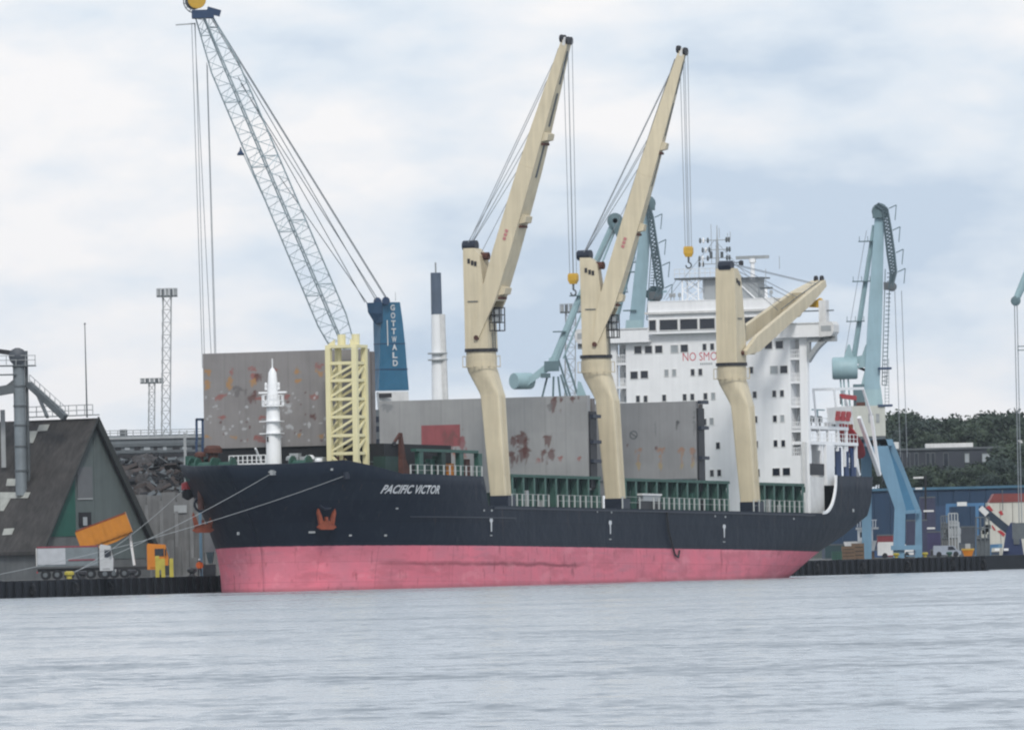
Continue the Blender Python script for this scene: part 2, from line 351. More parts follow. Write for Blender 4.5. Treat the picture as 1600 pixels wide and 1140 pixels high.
# hull paint: navy topsides over pink antifouling
def hull_mat():
    m = bpy.data.materials.new('hull_paint'); m.use_nodes = True; nt = m.node_tree; n, l = nt.nodes, nt.links; n.clear()
    out = N(n, 'ShaderNodeOutputMaterial'); p = N(n, 'ShaderNodeBsdfPrincipled', Roughness=0.42); l.new(p.outputs[0], out.inputs[0])
    tc = N(n, 'ShaderNodeTexCoord'); sp = N(n, 'ShaderNodeSeparateXYZ'); l.new(tc.outputs['Object'], sp.inputs[0])
    def math_(op, a, b=None, c=None):
        q = N(n, 'ShaderNodeMath', operation=op)
        for i, v in enumerate((a, b, c)):
            if v is None: continue
            if isinstance(v, (int, float)): q.inputs[i].default_value = v
            else: l.new(v, q.inputs[i])
        return q.outputs[0]
    def noise_(sc, det=6, scale=(1, 1, 1), rough=.6):
        mpn = N(n, 'ShaderNodeMapping'); mpn.inputs['Scale'].default_value = scale; l.new(tc.outputs['Object'], mpn.inputs[0])
        t = N(n, 'ShaderNodeTexNoise', Scale=sc, Detail=det, Roughness=rough); l.new(mpn.outputs[0], t.inputs[0]); return t.outputs[0]
    def rng(v, a, b, c=0, d=1):
        q = N(n, 'ShaderNodeMapRange'); l.new(v, q.inputs[0])
        for i, x in enumerate((a, b, c, d)): q.inputs[i + 1].default_value = x
        return q.outputs[0]
    def mix(f, a, b, mode='MIX'):
        q = N(n, 'ShaderNodeMix', data_type='RGBA', blend_type=mode)
        for i, v in ((0, f), (6, a), (7, b)):
            if isinstance(v, (int, float)): q.inputs[i].default_value = v
            elif isinstance(v, tuple): q.inputs[i].default_value = (*v, 1)
            else: l.new(v, q.inputs[i])
        return q.outputs[2]
    X, Z = sp.outputs[0], sp.outputs[2]
    # pink
    pk = mix(rng(noise_(.22, 7), .35, .7), (0.74, 0.195, 0.255), (0.58, 0.20, 0.255))
    pk = mix(rng(noise_(.9, 6, (.18, .18, 1.6)), .55, .72, 0, .55), pk, (0.42, 0.20, 0.25))
    pk = mix(rng(noise_(1.3, 8, (1, 1, .35)), .60, .70, 0, .55), pk, (0.20, 0.05, 0.06))
    pk = mix(math_('MULTIPLY', rng(noise_(.16, 4, (1, 1, 3.2)), .52, .62), .5), pk, (0.44, 0.13, 0.165))
    # fender rub line
    zz = math_('ADD', Z, math_('MULTIPLY', noise_(.35, 3), .5))
    d = math_('ABSOLUTE', math_('SUBTRACT', zz, 2.05)); xr = math_('MULTIPLY', rng(X, -62, -56), rng(X, -22, -16, 1, 0))
    pk = mix(math_('MULTIPLY', rng(d, .03, .28, .75, 0), xr), pk, (0.15, 0.04, 0.05))
    # slime at the waterline
    wlz = math_('ADD', Z, math_('MULTIPLY', X, TAU)); wlz = math_('ADD', wlz, 1.064)
    pk = mix(rng(wlz, .05, .45, .5, 0), pk, (0.16, 0.09, 0.09))
    # butt welds: thin darker verticals every 12 m
    fr = math_('ABSOLUTE', math_('SUBTRACT', math_('FRACT', math_('MULTIPLY', X, 1 / 11.4)), .5)); weld = rng(fr, .0, .006, .45, 0)
    pk = mix(weld, pk, (0.16, 0.05, 0.06))
    nv = mix(rng(noise_(.3, 6), .35, .7), (0.006, 0.011, 0.023), (0.010, 0.016, 0.029))
    nv = mix(rng(noise_(1.1, 6, (1, 1, .12)), .56, .75, 0, .5), nv, (0.036, 0.045, 0.055))
    nv = mix(rng(noise_(.8, 8, (.35, .35, 1.3)), .66, .72, 0, .35), nv, (0.055, 0.06, 0.065))
    # plate grid: each plate a slightly different tone, seams between them
    br = N(n, 'ShaderNodeTexBrick', offset=.5); br.inputs['Scale'].default_value = 1.0; br.inputs['Brick Width'].default_value = 7.6; br.inputs['Row Height'].default_value = 2.05; br.inputs['Mortar Size'].default_value = .035
    br.inputs['Color1'].default_value = (.35, .35, .35, 1); br.inputs['Color2'].default_value = (.65, .65, .65, 1); br.inputs['Mortar'].default_value = (0, 0, 0, 1)
    cv = N(n, 'ShaderNodeCombineXYZ'); l.new(X, cv.inputs[0]); l.new(Z, cv.inputs[1]); l.new(cv.outputs[0], br.inputs['Vector'])
    nv = mix(rng(br.outputs[0], .35, .65, 0, .5), nv, (0.015, 0.023, 0.036)); nv = mix(rng(br.outputs[0], 0, .3, .4, 0), nv, (0.004, 0.006, 0.010))
    pk = mix(rng(br.outputs[0], .35, .65, 0, .35), pk, (0.50, 0.15, 0.195)); pk = mix(rng(br.outputs[0], 0, .3, .3, 0), pk, (0.22, 0.07, 0.09))
    pk = mix(rng(noise_(.5, 5, (.35, 1, 1.2)), .56, .66, 0, .4), pk, (0.76, 0.30, 0.35))
    nv = mix(math_('MULTIPLY', weld, .6), nv, (0.006, 0.009, 0.015))
    rs_ = math_('MULTIPLY', rng(noise_(1.6, 4, (1, 1, .06)), .64, .74), rng(Z, 3.9, 7.6, 0, .55)); nv = mix(rs_, nv, (0.075, 0.05, 0.04))
    rs2 = math_('MULTIPLY', rng(noise_(1.1, 5, (1, 1, .10)), .62, .74), .4); pk = mix(rs2, pk, (0.20, 0.07, 0.06))
    edge = math_('ADD', Z, math_('MULTIPLY', noise_(1.6, 4), .10))
    col = mix(rng(edge, 3.70, 3.74), pk, nv)
    l.new(col, p.inputs['Base Color'])
    b = N(n, 'ShaderNodeBump', Strength=.45, Distance=.3); l.new(noise_(.45, 3, (.8, 1, .9)), b.inputs['Height']); l.new(b.outputs[0], p.inputs['Normal'])
    l.new(rng(edge, 3.70, 3.74, .6, .5), p.inputs['Roughness']); p.inputs['Specular IOR Level'].default_value = .12
    return m
M_hull = hull_mat()
zl = [-2, -1.2, -.5, .2, 1, 2, 3, 3.7, 4.5, 5.5, 6.5, 7.3, DECK]
tl = [.34, .67, 1.0]
NU = 300
rows = []
for i in range(NU + 1):
    u = i / NU; u = u ** 1.35 if u < .3 else u; 
    u = (i / NU); u = 0.35 * (u / .35) ** 1.5 if u < .35 else u
    smid = s0(DECK) + u * (s1(DECK) - s0(DECK)); zt = ztop(smid)
    zs = zl + [DECK + t * (zt - DECK) for t in tl]
    rows.append([((s0(z) + u * (s1(z) - s0(z))) if z <= DECK + .001 else smid - (s0(DECK) - s0(z)) * max(0, 1 - (smid - s0(DECK)) / 28) + (s1(z) - s1(DECK)) * max(0, (smid - 120) / (s1(DECK) - 120)), z) for z in zs])
mb = MB(); nz_ = len(zl) + len(tl)
vs = []; fs = []
for sgn in (1, -1):
    for r in rows:
        for (s, z) in r: vs.append(L3(s, sgn * max(hb(s, z), .001), z))
off = len(rows) * nz_
for side in (0, 1):
    for i in range(NU):
        for j in range(nz_ - 1):
            a = side * off + i * nz_ + j; q = (a, a + nz_, a + nz_ + 1, a + 1)
            fs.append(q if side == 0 else q[::-1])
for j in range(nz_ - 1):
    a, b_ = NU * nz_ + j, off + NU * nz_ + j
    fs.append((a, b_, b_ + 1, a + 1))
mb._add(vs, fs)
hull = part(mb, 'hull', M_hull, smooth=True)
md = hull.modifiers.new('thick', 'SOLIDIFY'); md.thickness = 0.12; md.offset = -1
for nm, z, sa, sb in (('main_deck', DECK - .05, 34.5, 131), ('forecastle_deck', 10.62, 3.5, 35.0), ('poop_deck', 10.9, 129.5, 142.6)):
    mb = MB(); ps = [sa + (sb - sa) * i / 60 for i in range(61)]
    P_ = [L3(s, hb(s, z) - .15, z) for s in ps]; Sx = [L3(s, -hb(s, z) + .15, z) for s in ps]
    mb._add(P_ + Sx, [(i, i + 1, 61 + i + 1, 61 + i) for i in range(60)])
    part(mb, nm, M_deck)
# bulkhead closing the forecastle aft
mb = MB(); mb.b2(L3(34.9, -12.6, DECK), L3(35.1, 12.6, 10.6)); part(mb, 'forecastle_bulkhead', M_white)
# sheer strake: a proud lip along the deck edge, and a fender bar under the name
mb = MB()
for sg in (1, -1):
    pts = [L3(s, sg * (hb(s, 7.6) + .05), 7.62) for s in range(37, 126, 3)]
    mb = MB()
    for a, b_ in zip(pts, pts[1:]): mb.bar(a, b_, .1, .18)
    part(mb, 'sheer_strake', M_navy)
mb = MB(); pts = [L3(s, hb(s, 6.6) + .05, 6.6) for s in [20 + i * 1.5 for i in range(16)]]
for a, b_ in zip(pts, pts[1:]): mb.bar(a, b_, .12, .14)
part(mb, 'rubbing_bar', M_navy)

def on_hull(pts2d, zref=None, off=.04):    # (s,z) -> hull surface
    return [L3(s, hb(s, z) + off, z) for s, z in pts2d]
def text_mesh(txt, shear=0.0, weight=.022):
    c = bpy.data.curves.new('lettering', 'FONT'); c.body = txt; c.shear = shear; c.align_x = 'LEFT'; c.resolution_u = 3; c.offset = weight
    o = bpy.data.objects.new('lettering', c); COL.objects.link(o)
    dg = bpy.context.evaluated_depsgraph_get(); dg.update()
    me = bpy.data.meshes.new_from_object(o.evaluated_get(dg)); bpy.data.objects.remove(o); bpy.data.curves.remove(c)
    return me
def text_on(txt, name, mat, fn, x0, x1, y0, y1, parent, shear=0.0, subdiv=0, weight=.022):
    """text scaled to the box [x0,x1]x[y0,y1] of a 2-D chart that fn maps into the parent's space"""
    me = text_mesh(txt, shear, weight); bm = bmesh.new(); bm.from_mesh(me)
    if subdiv: 
        bmesh.ops.triangulate(bm, faces=bm.faces); bmesh.ops.subdivide_edges(bm, edges=bm.edges, cuts=subdiv)
    xs = [v.co.x for v in bm.verts]; ys = [v.co.y for v in bm.verts]
    ax, bx, ay, by = min(xs), max(xs), min(ys), max(ys)
    for v in bm.verts:
        v.co = fn(x0 + (v.co.x - ax) / (bx - ax) * (x1 - x0), y0 + (v.co.y - ay) / (by - ay) * (y1 - y0))
    bm.to_mesh(me); bm.free(); me.materials.clear(); me.materials.append(mat)
    o = bpy.data.objects.new(name, me); COL.objects.link(o); o.parent = parent; return o
M_letter = pmat('white_lettering', (0.62, 0.64, 0.66), 0.6, 0.15, 2)
# ship's name on the port bow
def bow_s(px, py):                          # s on the port hull surface seen at a pixel
    y = 11.0
    for _ in range(40):
        h = H(px, py, y=y); y = y * .5 + hb(h.x, h.z) * .5
    return h
a = bow_s(593, 771); b_ = bow_s(687, 757); c_ = bow_s(687, 772)
text_on('PACIFIC VICTOR', 'ship_name', M_letter, lambda u, v: L3(u, hb(u, v) + .05, v), a.x, b_.x, a.z + .02, b_.z - .05, hull, shear=0.28, subdiv=1)
# tug push marks: a white disc on a stem
me = None
for px, py in ((767, 815), (953, 819), (1131, 825)):
    h = bow_s(px, py); mb = MB()
    mb._add([L3(h.x + dx, hb(h.x, h.z) + .05, h.z + dz) for dx, dz in ((-.42, .12), (-.3, .42), (.3, .42), (.42, .12), (.16, -.08), (.13, -1.0), (-.13, -1.0), (-.16, -.08))], [tuple(range(8))])
    part(mb, 'push_mark', M_letter, hull)
# small white fittings and marks scattered on the shell
mk = [(425, 737, .5, .18), (518, 733, .22, .22), (372, 833, .4, .3), (487, 831, .5, .2), (547, 836, .25, .18), (602, 836, .3, .2), (620, 794, .3, .15), (756, 797, .25, .2), (768, 797, .3, .2), (933, 799, .2, .2), (955, 800, .25, .2), (1117, 806, .2, .2), (1133, 807, .25, .2), (1240, 810, .25, .2), (1287, 799, .7, .28), (1333, 797, .45, .35), (767, 836, .4, .12), (953, 842, .5, .12), (1131, 846, .5, .12)]
for px, py, wd, hh in mk:
    h = bow_s(px, py); mb = MB()
    mb.bar(L3(h.x - wd / 2, hb(h.x - wd / 2, h.z) + .02, h.z), L3(h.x + wd / 2, hb(h.x + wd / 2, h.z) + .02, h.z), .1, hh)
    part(mb, 'hull_mark', M_grey, hull)
# anchors in their pockets
def anchor(sgn):
    h = bow_s(497, 812); s_, z_ = h.x, h.z
    C = L3(s_, sgn * (hb(s_, z_ + .9) + .2), z_)
    n_ = L3(s_, hb(s_, z_), z_); t_ = (L3(s_ + .5, hb(s_ + .5, z_), z_) - n_).normalized(); up_ = (L3(s_, hb(s_, z_ + .5), z_ + .5) - n_).normalized()
    t_ = (t_ * .5 + Vector((-.75, .35, 0))).normalized(); up_ = Vector((0, -.0, 1))
    if sgn < 0: t_ = Vector((-.5, .866, 0)); C.y -= .45
    mb = MB(); E = lambda a, b: C + t_ * a + up_ * b
    nrm = t_.cross(up_).normalized() * .3
    for poly in ([(-.75, -1.0), (.75, -1.0), (1.15, -.75), (.7, -.35), (.25, -.1), (-.25, -.1), (-.7, -.35), (-1.15, -.75)], [(-.85, -.65), (-.4, -.4), (-.62, .35), (-1.0, 1.15), (-1.12, .7)], [(.85, -.65), (.4, -.4), (.62, .35), (1.0, 1.15), (1.12, .7)], [(-.15, -.3), (.15, -.3), (.13, .3), (-.13, .3)]):
        q = [E(*p) - nrm * .5 for p in poly]; mb.prism(q, nrm)
    part(mb, 'anchor', M_red)
    mb = MB(); 
    for i in range(16):
        a0, a1 = 2 * math.pi * i / 16, 2 * math.pi * (i + 1) / 16
        mb.tube(E(.85 * math.cos(a0), 1.9 + .8 * math.sin(a0)), E(.85 * math.cos(a1), 1.9 + .8 * math.sin(a1)), .14, 6)
    part(mb, 'hawse_pipe', M_navy, hull)
anchor(1); anchor(-1)
# hose hanging down amidships
h1 = bow_s(1040, 800); h2 = bow_s(1052, 855)
mb = MB(); mb.path([L3(h1.x, hb(h1.x, 7) + .15, h1.z), L3(h1.x + .3, BW + .2, 5.6), L3(h2.x - .4, BW + .2, 3.6), L3(h2.x, BW + .2, 3.0), L3(h2.x + .9, BW + .2, 2.75), L3(h2.x + 1.2, BW + .2, 3.5)], .11)
part(mb, 'hanging_hose', M_dark)

# ------------------------------------------------------------------ forecastle gear
FD = 10.62
mp_ = H(428, 722, y=0); ms = mp_.x
def zat(py, px, s, y): return H(px, py, s=s).z
# white foremast
zt = lambda py: H(428, py, s=ms).z
fm = part(MB().lathe(L3(ms, 0, 0), [(.82, FD), (.78, zt(690)), (.70, zt(640)), (.62, zt(634)), (.55, zt(605)), (.42, zt(582)), (.2, zt(576)), (.07, zt(574)), (.05, zt(560))], 14), 'foremast', M_white, smooth=True)
mb = MB()
zc = zt(613); mb.b2(L3(ms - .12, -1.55, zc - .08), L3(ms + .12, 1.55, zc + .1)); part(mb, 'cross_arm', M_white, fm)
zp = zt(634); mb = MB(); mb.lathe(L3(ms, 0, zp - .07), [(1.15, 0), (1.15, .14)], 14); part(mb, 'mast_platform', M_white, fm)
mb = MB()
for i in range(12):
    a = 2 * math.pi * i / 12; p = L3(ms + 1.1 * math.cos(a), 1.1 * math.sin(a), zp); mb.tube(p, p + Vector((0, 0, 1.1)), .05, 5)
    a2 = 2 * math.pi * (i + 1) / 12; q = L3(ms + 1.1 * math.cos(a2), 1.1 * math.sin(a2), zp)
    for hz in (.55, 1.1): mb.tube(p + Vector((0, 0, hz)), q + Vector((0, 0, hz)), .04, 5)
part(mb, 'mast_railing', M_white, fm)
for sg in (-1, 1):
    for py in (600, 606, 628):
        mb = MB(); mb.lathe(L3(ms - .1, sg * .72, zt(py)), [(.0, -.2), (.14, -.18), (.14, .14), (.0, .2)], 8); mb.bar(L3(ms - .1, sg * .72, zt(py) - .1), L3(ms, sg * .4, zt(py) - .1), .08, .08)
        part(mb, 'mast_light', M_white, fm)
for py in (677, 658):
    mb = MB(); mb.b2(L3(ms - .95, -1.15, zt(py) - .05), L3(ms + .2, 1.15, zt(py) + .04)); part(mb, 'mast_step', M_white, fm)
mb = MB(); mb.b2(L3(ms - .86, -.35, zt(690)), L3(ms - .8, -.2, zt(682))); part(mb, 'mast_door', M_dark, fm)
# slanted white spar beside the mast
a = H(399, 700, y=-1.4); b_ = H(410, 727, y=-1.4)
part(MB().bar(L3(*a), L3(*b_), .16, .16), 'slanted_spar', M_white)
# breakwater railing
a = H(358, 712, s=ms - 2.0); b_ = H(415, 711, s=ms - 2.0)
rl = part(MB().bar(L3(a.x, a.y, a.z), L3(b_.x, b_.y, a.z), .09, .09).bar(L3(a.x, a.y, a.z - .5), L3(b_.x, b_.y, a.z - .5), .07, .07).bar(L3(a.x, a.y, a.z - .95), L3(b_.x, b_.y, a.z - .95), .09, .3), 'breakwater_railing', M_white)
for i in range(9):
    y = a.y + (b_.y - a.y) * i / 8; part(MB().bar(L3(a.x, y, FD), L3(a.x, y, a.z), .09, .09), 'rail_post', M_white, rl)
# windlasses, ventilators, lockers
def winch(s, y, k=1.0):
    o = part(MB().lathe(L3(s, y - .9 * k, FD + 1.25 * k), [(.95 * k, 0), (.95 * k, .12), (.5 * k, .15), (.5 * k, 1.6 * k), (.95 * k, 1.65 * k), (.95 * k, 1.8 * k)], 14, 'y'), 'mooring_winch', M_green, smooth=True)
    for d in (-.6, .6): part(MB().prism([L3(s - .7, y + d * k * 1.5, FD), L3(s + .7, y + d * k * 1.5, FD), L3(s + .15, y + d * k * 1.5, FD + 1.6 * k), L3(s - .15, y + d * k * 1.5, FD + 1.6 * k)], (0, .12, 0)), 'winch_stand', M_green, o)
    part(MB().box(L3(s + .8, y + .3, FD + .7), (.8, .9, 1.2)), 'winch_motor', M_greend, o)
for px, yy in ((311, -7.2), (322, -5.4), (352, -4), (470, 4.4), (600, 9)): 
    h = H(px, 722, y=yy); winch(h.x, yy, 1.05)
def vent(px, py0, py1, y, r, mat, name='mushroom_ventilator'):
    h = H(px, py0, y=y); zt_ = H(px, py1, y=y).z
    part(MB().lathe(L3(h.x, y, 0), [(r * .55, FD - 3), (r * .55, zt_ - r * .8), (r, zt_ - r * .8), (r, zt_ - r * .3), (r * .7, zt_), (0.02, zt_ + .05)], 12), name, mat, smooth=True)
vent(333, 720, 696, -5.5, .95, M_rustb); vent(313, 722, 706, -6.5, .6, M_rustb)
vent(484, 722, 711, 3.6, .5, M_white); vent(455, 722, 712, 2.2, .55, M_grey); vent(498, 722, 716, 4.6, .4, M_white); vent(532, 722, 713, 6, .5, M_rustb)
# grey-white locker row behind the mast
for px0, px1, py0, py1 in ((452, 466, 708, 726), (468, 477, 713, 726), (487, 505, 714, 724)):
    a = H(px0, py0, s=ms + 1.2); b_ = H(px1, py1, s=ms + 1.2); part(MB().b2(L3(a.x, a.y, FD), L3(a.x + .8, b_.y, a.z)), 'deck_locker', M_grey)
# coaming of the foremost hatch, dark strip under its cover
P1S = 16.8
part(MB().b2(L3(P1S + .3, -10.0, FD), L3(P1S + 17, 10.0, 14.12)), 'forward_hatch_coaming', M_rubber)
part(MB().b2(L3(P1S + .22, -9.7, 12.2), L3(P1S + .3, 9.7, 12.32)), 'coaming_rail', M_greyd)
# low green frames at the starboard rail
a = H(303, 712, y=-8); 
part(MB().b2(L3(a.x, -9, FD), L3(a.x + 1.2, -7.2, a.z)), 'deck_locker', M_green)
# brown boat davit by the break of the forecastle
h = H(628, 722, y=10.2); s_ = h.x
mb = MB(); ztp = H(625, 676, y=10.2).z
mb.loft([[L3(s_ - 1.0, 9.6, FD), L3(s_ + 1.3, 9.6, FD), L3(s_ + 1.3, 10.8, FD), L3(s_ - 1.0, 10.8, FD)], [L3(s_ - .45, 10, FD + 1.9), L3(s_ + .4, 10, FD + 1.9), L3(s_ + .4, 10.5, FD + 1.9), L3(s_ - .45, 10.5, FD + 1.9)], [L3(s_ - .5, 10.1, ztp), L3(s_ - .2, 10.1, ztp), L3(s_ - .2, 10.4, ztp), L3(s_ - .5, 10.4, ztp)]])
dv = part(mb, 'davit_post', M_rustb)
h2 = H(616, 691, y=10.2); part(MB().bar(L3(s_ - .4, 10.2, ztp - .1), L3(h2.x, 10.2, h2.z), .2, .3), 'davit_arm', M_rustb, dv)
part(MB().lathe(L3(h2.x, 10.2, h2.z), [(.05, -.4), (.22, -.3), (.22, .0), (.05, .15)], 8), 'davit_hook', M_dark, dv)

# cream lattice tower that carries the crane boom at sea
def boom_rest():
    fl = H(513, 720, y=8.2); fr = H(556, 720, y=10.9)
    sF = H(534, 720, y=7.2).x
    A = H(514, 600, s=sF); B = H(555, 600, s=sF)
    y0, y1 = A.y, B.y
    C = H(570, 600, y=y1); dS = C.x - sF
    ztop_ = H(535, 541, s=sF).z
    root = part(MB().b2(L3(sF - .15, y0 - .3, ztop_ - .15), L3(sF + dS + .2, y1 + .3, ztop_ + .15)), 'boom_rest', M_creamy)
    cs = {(i, j): (sF + dS * j, y0 + (y1 - y0) * i) for i in (0, 1) for j in (0, 1)}
    for (i, j), (s, y) in cs.items(): part(MB().b2(L3(s - .25, y - .27, FD - 1), L3(s + .25, y + .27, ztop_ - .15)), 'tower_leg', M_creamy, root)
    lv = [H(534, py, s=sF).z for py in (567, 594, 623, 651, 680, 708)] + [FD - .3]
    faces = [((0, 0), (1, 0)), ((1, 0), (1, 1)), ((0, 1), (1, 1)), ((0, 0), (0, 1))]
    for f, (p, q) in enumerate(faces):
        (sa, ya), (sb, yb) = cs[p], cs[q]
        for k, z in enumerate(lv[:-1]):
            part(MB().bar(L3(sa, ya, z), L3(sb, yb, z), .26, .30), 'cross_beam', M_creamy, root)
            part(MB().bar(L3(sa, ya, lv[k + 1] + .15), L3(sb, yb, z - .15), .22, .24) if k < 5 else MB().bar(L3(sa, ya, z - .1), L3(sb, yb, lv[k + 1]), .2, .24), 'diagonal_brace', M_creamy, root)
    # rolled saddle posts on top, corner gussets
    for px in (531, 553):
        h = H(px, 535, s=sF + .5); part(MB().lathe(L3(sF + dS * .4, h.y, ztop_), [(.42, .1), (.42, 1.25)], 10), 'saddle_post', M_creamy, root, smooth=True)
    part(MB().prism([L3(sF + .2, y0 - .3, ztop_ + .1), L3(sF + .2, y0 + .6, ztop_ + .1), L3(sF + .2, y0 + .6, ztop_ + .75)], (-.15, 0, 0)), 'saddle_gusset', M_creamy, root)
    part(MB().prism([L3(sF + .2, y1 + .3, ztop_ + .1), L3(sF + .2, y1 - .6, ztop_ + .1), L3(sF + .2, y1 - .6, ztop_ + .75)], (-.15, 0, 0)), 'saddle_gusset', M_creamy, root)
    # inner ladder tube
    part(MB().tube(L3(sF + dS * .6, y0 + .6, FD), L3(sF + dS * .6, y0 + .6, ztop_), .22, 8), 'ladder_trunk', M_creamy, root)
boom_rest()

# ------------------------------------------------------------------ opened hatch covers: tall grey slabs standing across the ship
def slab(name, s, y0, y1, z0, z1, base, blots, thick=.75, step=.11, seed=0, label=None, drip=True):
    """blots: (y, z, ry, rz, colour, threshold) rust and primer patches on the forward face"""
    ny, nzv = max(2, int((y1 - y0) / step)), max(2, int((z1 - z0) / step))
    vs = [L3(s, y0 + (y1 - y0) * i / ny, z0 + (z1 - z0) * j / nzv) for j in range(nzv + 1) for i in range(ny + 1)]
    fs = [(j * (ny + 1) + i, j * (ny + 1) + i + 1, (j + 1) * (ny + 1) + i + 1, (j + 1) * (ny + 1) + i) for j in range(nzv) for i in range(ny)]
    nfront = len(vs)
    mb = MB(); mb._add(vs, fs); mb.b2(L3(s + .003, y0, z0), L3(s + thick, y1, z1))
    o = part(mb, name, M_hatch)
    me = o.data; ca = me.color_attributes.new('stain', 'FLOAT_COLOR', 'POINT')
    sd = Vector((seed * 13.7, seed * 5.1, 0))
    for i, v in enumerate(me.vertices):
        c = Vector(base)
        if i < nfront:
            y, z = v.co.y, v.co.z
            n = noise.fractal(Vector((y * .25, z * .25, seed)), 1.0, 2.0, 4); c = c * (1 + .10 * n)
            pan = math.floor((y - y0) / 2.42); pn = noise.noise(Vector((pan * 3.3, seed * 2.0, math.floor((z - z0) / 3.1) * 1.7))); c = c * (1 + .05 * pn)
            # plate seams
            fy = abs(((y - y0) / 2.42) % 1 - .5); 
            if fy > .47: c = c * .90
            for (by, bz, ry, rz, bc, th) in blots:
                dy, dz = (y - by) / ry, (z - bz) / rz
                if drip and th >= 0 and dz < 0: dz *= .42
                if abs(dy) < 1.25 and abs(dz) < 1.25:
                    if th < 0: f = 1.0 if abs(dy) < 1 and abs(dz) < 1 else 0.0; bcv = Vector(bc) * (1 + .25 * noise.fractal(Vector((y * 1.2, z * .5, 3.3)), 1, 2, 4))
                    else:
                        q = noise.fractal(Vector((y * 1.9, z * (1.7 if z > bz else .6), 0)) + sd, .9, 2.1, 5); f = max(0, min(.85, (1 - (dy * dy + dz * dz) ** .5 + q * 1.1 - th + .08) * 2.0)) * (1 if z > bz else .85); bcv = Vector(bc)
                    c = c.lerp(bcv, f)
        ca.data[i].color = (c.x, c.y, c.z, 1)
    if label: o['label'] = label
    return o
M_hatch = pmat('hatch_cover_paint', None, 0.65, 0.06, 0.5, 0.12, attr='stain')
RUS = (0.10, 0.035, 0.028); ORA = (0.37, 0.20, 0.07); REDR = (0.27, 0.09, 0.075); OXI = (0.26, 0.072, 0.078); PALE = (0.45, 0.46, 0.47)
G1 = (0.235, 0.222, 0.218); G2 = (0.30, 0.30, 0.298); G3 = (0.255, 0.255, 0.258)
def at(px, py, s): h = H(px, py, s=s); return h.y, h.z
def bl(px, py, rx, ry, s, col, th=.25):
    y, z = at(px, py, s); return (y, z, rx / 15 / .913, ry / 15, col, th)
bl1 = []
for px, py, rx, ry, c in [(325, 582, 5, 6, ORA), (325, 597, 5, 5, ORA), (324, 605, 4, 4, ORA), (361, 580, 6, 5, REDR), (359, 592, 6, 5, ORA), (359, 603, 5, 6, ORA), (394, 577, 6, 4, REDR), (396, 588, 7, 7, REDR), (404, 588, 7, 7, RUS), (395, 598, 5, 7, ORA), (431, 579, 5, 4, REDR), (464, 580, 5, 6, ORA), (465, 598, 6, 5, ORA), (499, 571, 6, 5, REDR), (500, 582, 6, 6, ORA), (345, 619, 8, 5, REDR), (346, 652, 7, 4, REDR), (397, 620, 9, 9, RUS), (406, 624, 6, 4, REDR), (491, 619, 8, 5, REDR), (448, 619, 4, 4, REDR), (411, 652, 7, 4, REDR), (488, 652, 6, 5, RUS), (327, 683, 5, 4, ORA), (364, 683, 5, 4, ORA), (403, 684, 12, 5, REDR), (468, 679, 4, 4, ORA), (503, 680, 6, 4, ORA), (410, 688, 7, 3, REDR), (376, 610, 12, 8, (0.13, 0.12, 0.12)), (350, 669, 5, 2.5, PALE), (382, 669, 5, 2.5, PALE), (447, 632, 7, 4, PALE), (453, 641, 4, 5, PALE), (388, 655, 3, 6, PALE), (452, 666, 5, 3, PALE), (342, 638, 4, 2, PALE), (333, 622, 2, 2, PALE), (484, 663, 3, 5, PALE)]:
    bl1.append(bl(px, py, rx * 1.1, ry * 1.05, P1S, c, .18))
rs = random.Random(5)
for i in range(60): bl1.append(bl(rs.uniform(322, 510), rs.uniform(612, 690), rs.uniform(1.2, 2.6), rs.uniform(1.2, 2.6), P1S, PALE if rs.random() < .75 else RUS, .0))
y0, _ = at(318, 620, P1S); y1f = at(574, 620, P1S)[0]; zt_ = H(430, 549, s=P1S).z; zb_ = 14.05
hc1 = slab('hatch_cover', P1S, y0, y1f, zb_, zt_, G1, bl1, seed=1, drip=False, label='forward hatch cover stood upright, dotted with orange rust')
part(MB().b2(L3(P1S + 1.35, y0 + .1, zb_), L3(P1S + 2.1, y1f - .05, zt_ - .25)), 'hatch_cover', pmat('hatch_side_paint', (0.17, 0.155, 0.15), .7, .2, .6, .2, .15))
# sharp pale foot of that cover at starboard
P2S = 64.6
y0, z2b = at(594, 740, P2S); y1, _ = at(919, 700, P2S); z2t = H(760, 622, s=P2S).z
bl2 = [bl(688.5, 680.5, 31.5, 17.5, P2S, OXI, -1), bl(722, 690, 6, 12, P2S, OXI, .1), bl(703, 684, 20, 14, P2S, (0.18, 0.075, 0.07), .35), bl(688, 715, 22, 14, P2S, REDR, .45), bl(718, 720, 10, 14, P2S, (0.36, 0.16, 0.10), .3),
       bl(803, 686, 7, 6, P2S, RUS, .05), bl(815, 681, 8, 7, P2S, RUS, .05), bl(821, 690, 5, 7, P2S, RUS, .1), bl(800, 712, 5, 9, P2S, RUS, .05), bl(812, 706, 9, 9, P2S, RUS, .1), bl(824, 705, 5, 6, P2S, RUS, .1), bl(856, 684, 7, 7, P2S, RUS, .05), bl(850, 708, 6, 6, P2S, RUS, .05), bl(860, 706, 6, 5, P2S, RUS, .05), bl(866, 627, 5, 7, P2S, RUS, .05), bl(876, 627, 3, 8, P2S, RUS, .05), bl(895, 624, 5, 5, P2S, RUS, .1), bl(904, 624, 3, 7, P2S, RUS, .1), bl(858, 634, 5, 3, P2S, (0.16, 0.15, 0.15), .1), bl(875, 715, 4, 3, P2S, REDR, .1), bl(905, 716, 4, 3, P2S, REDR, .1), bl(842, 717, 4, 3, P2S, REDR, .15), bl(606, 634, 12, 4, P2S, (.18, .19, .2), .25), bl(660, 720, 40, 16, P2S, (0.33, 0.20, 0.17), .75)]
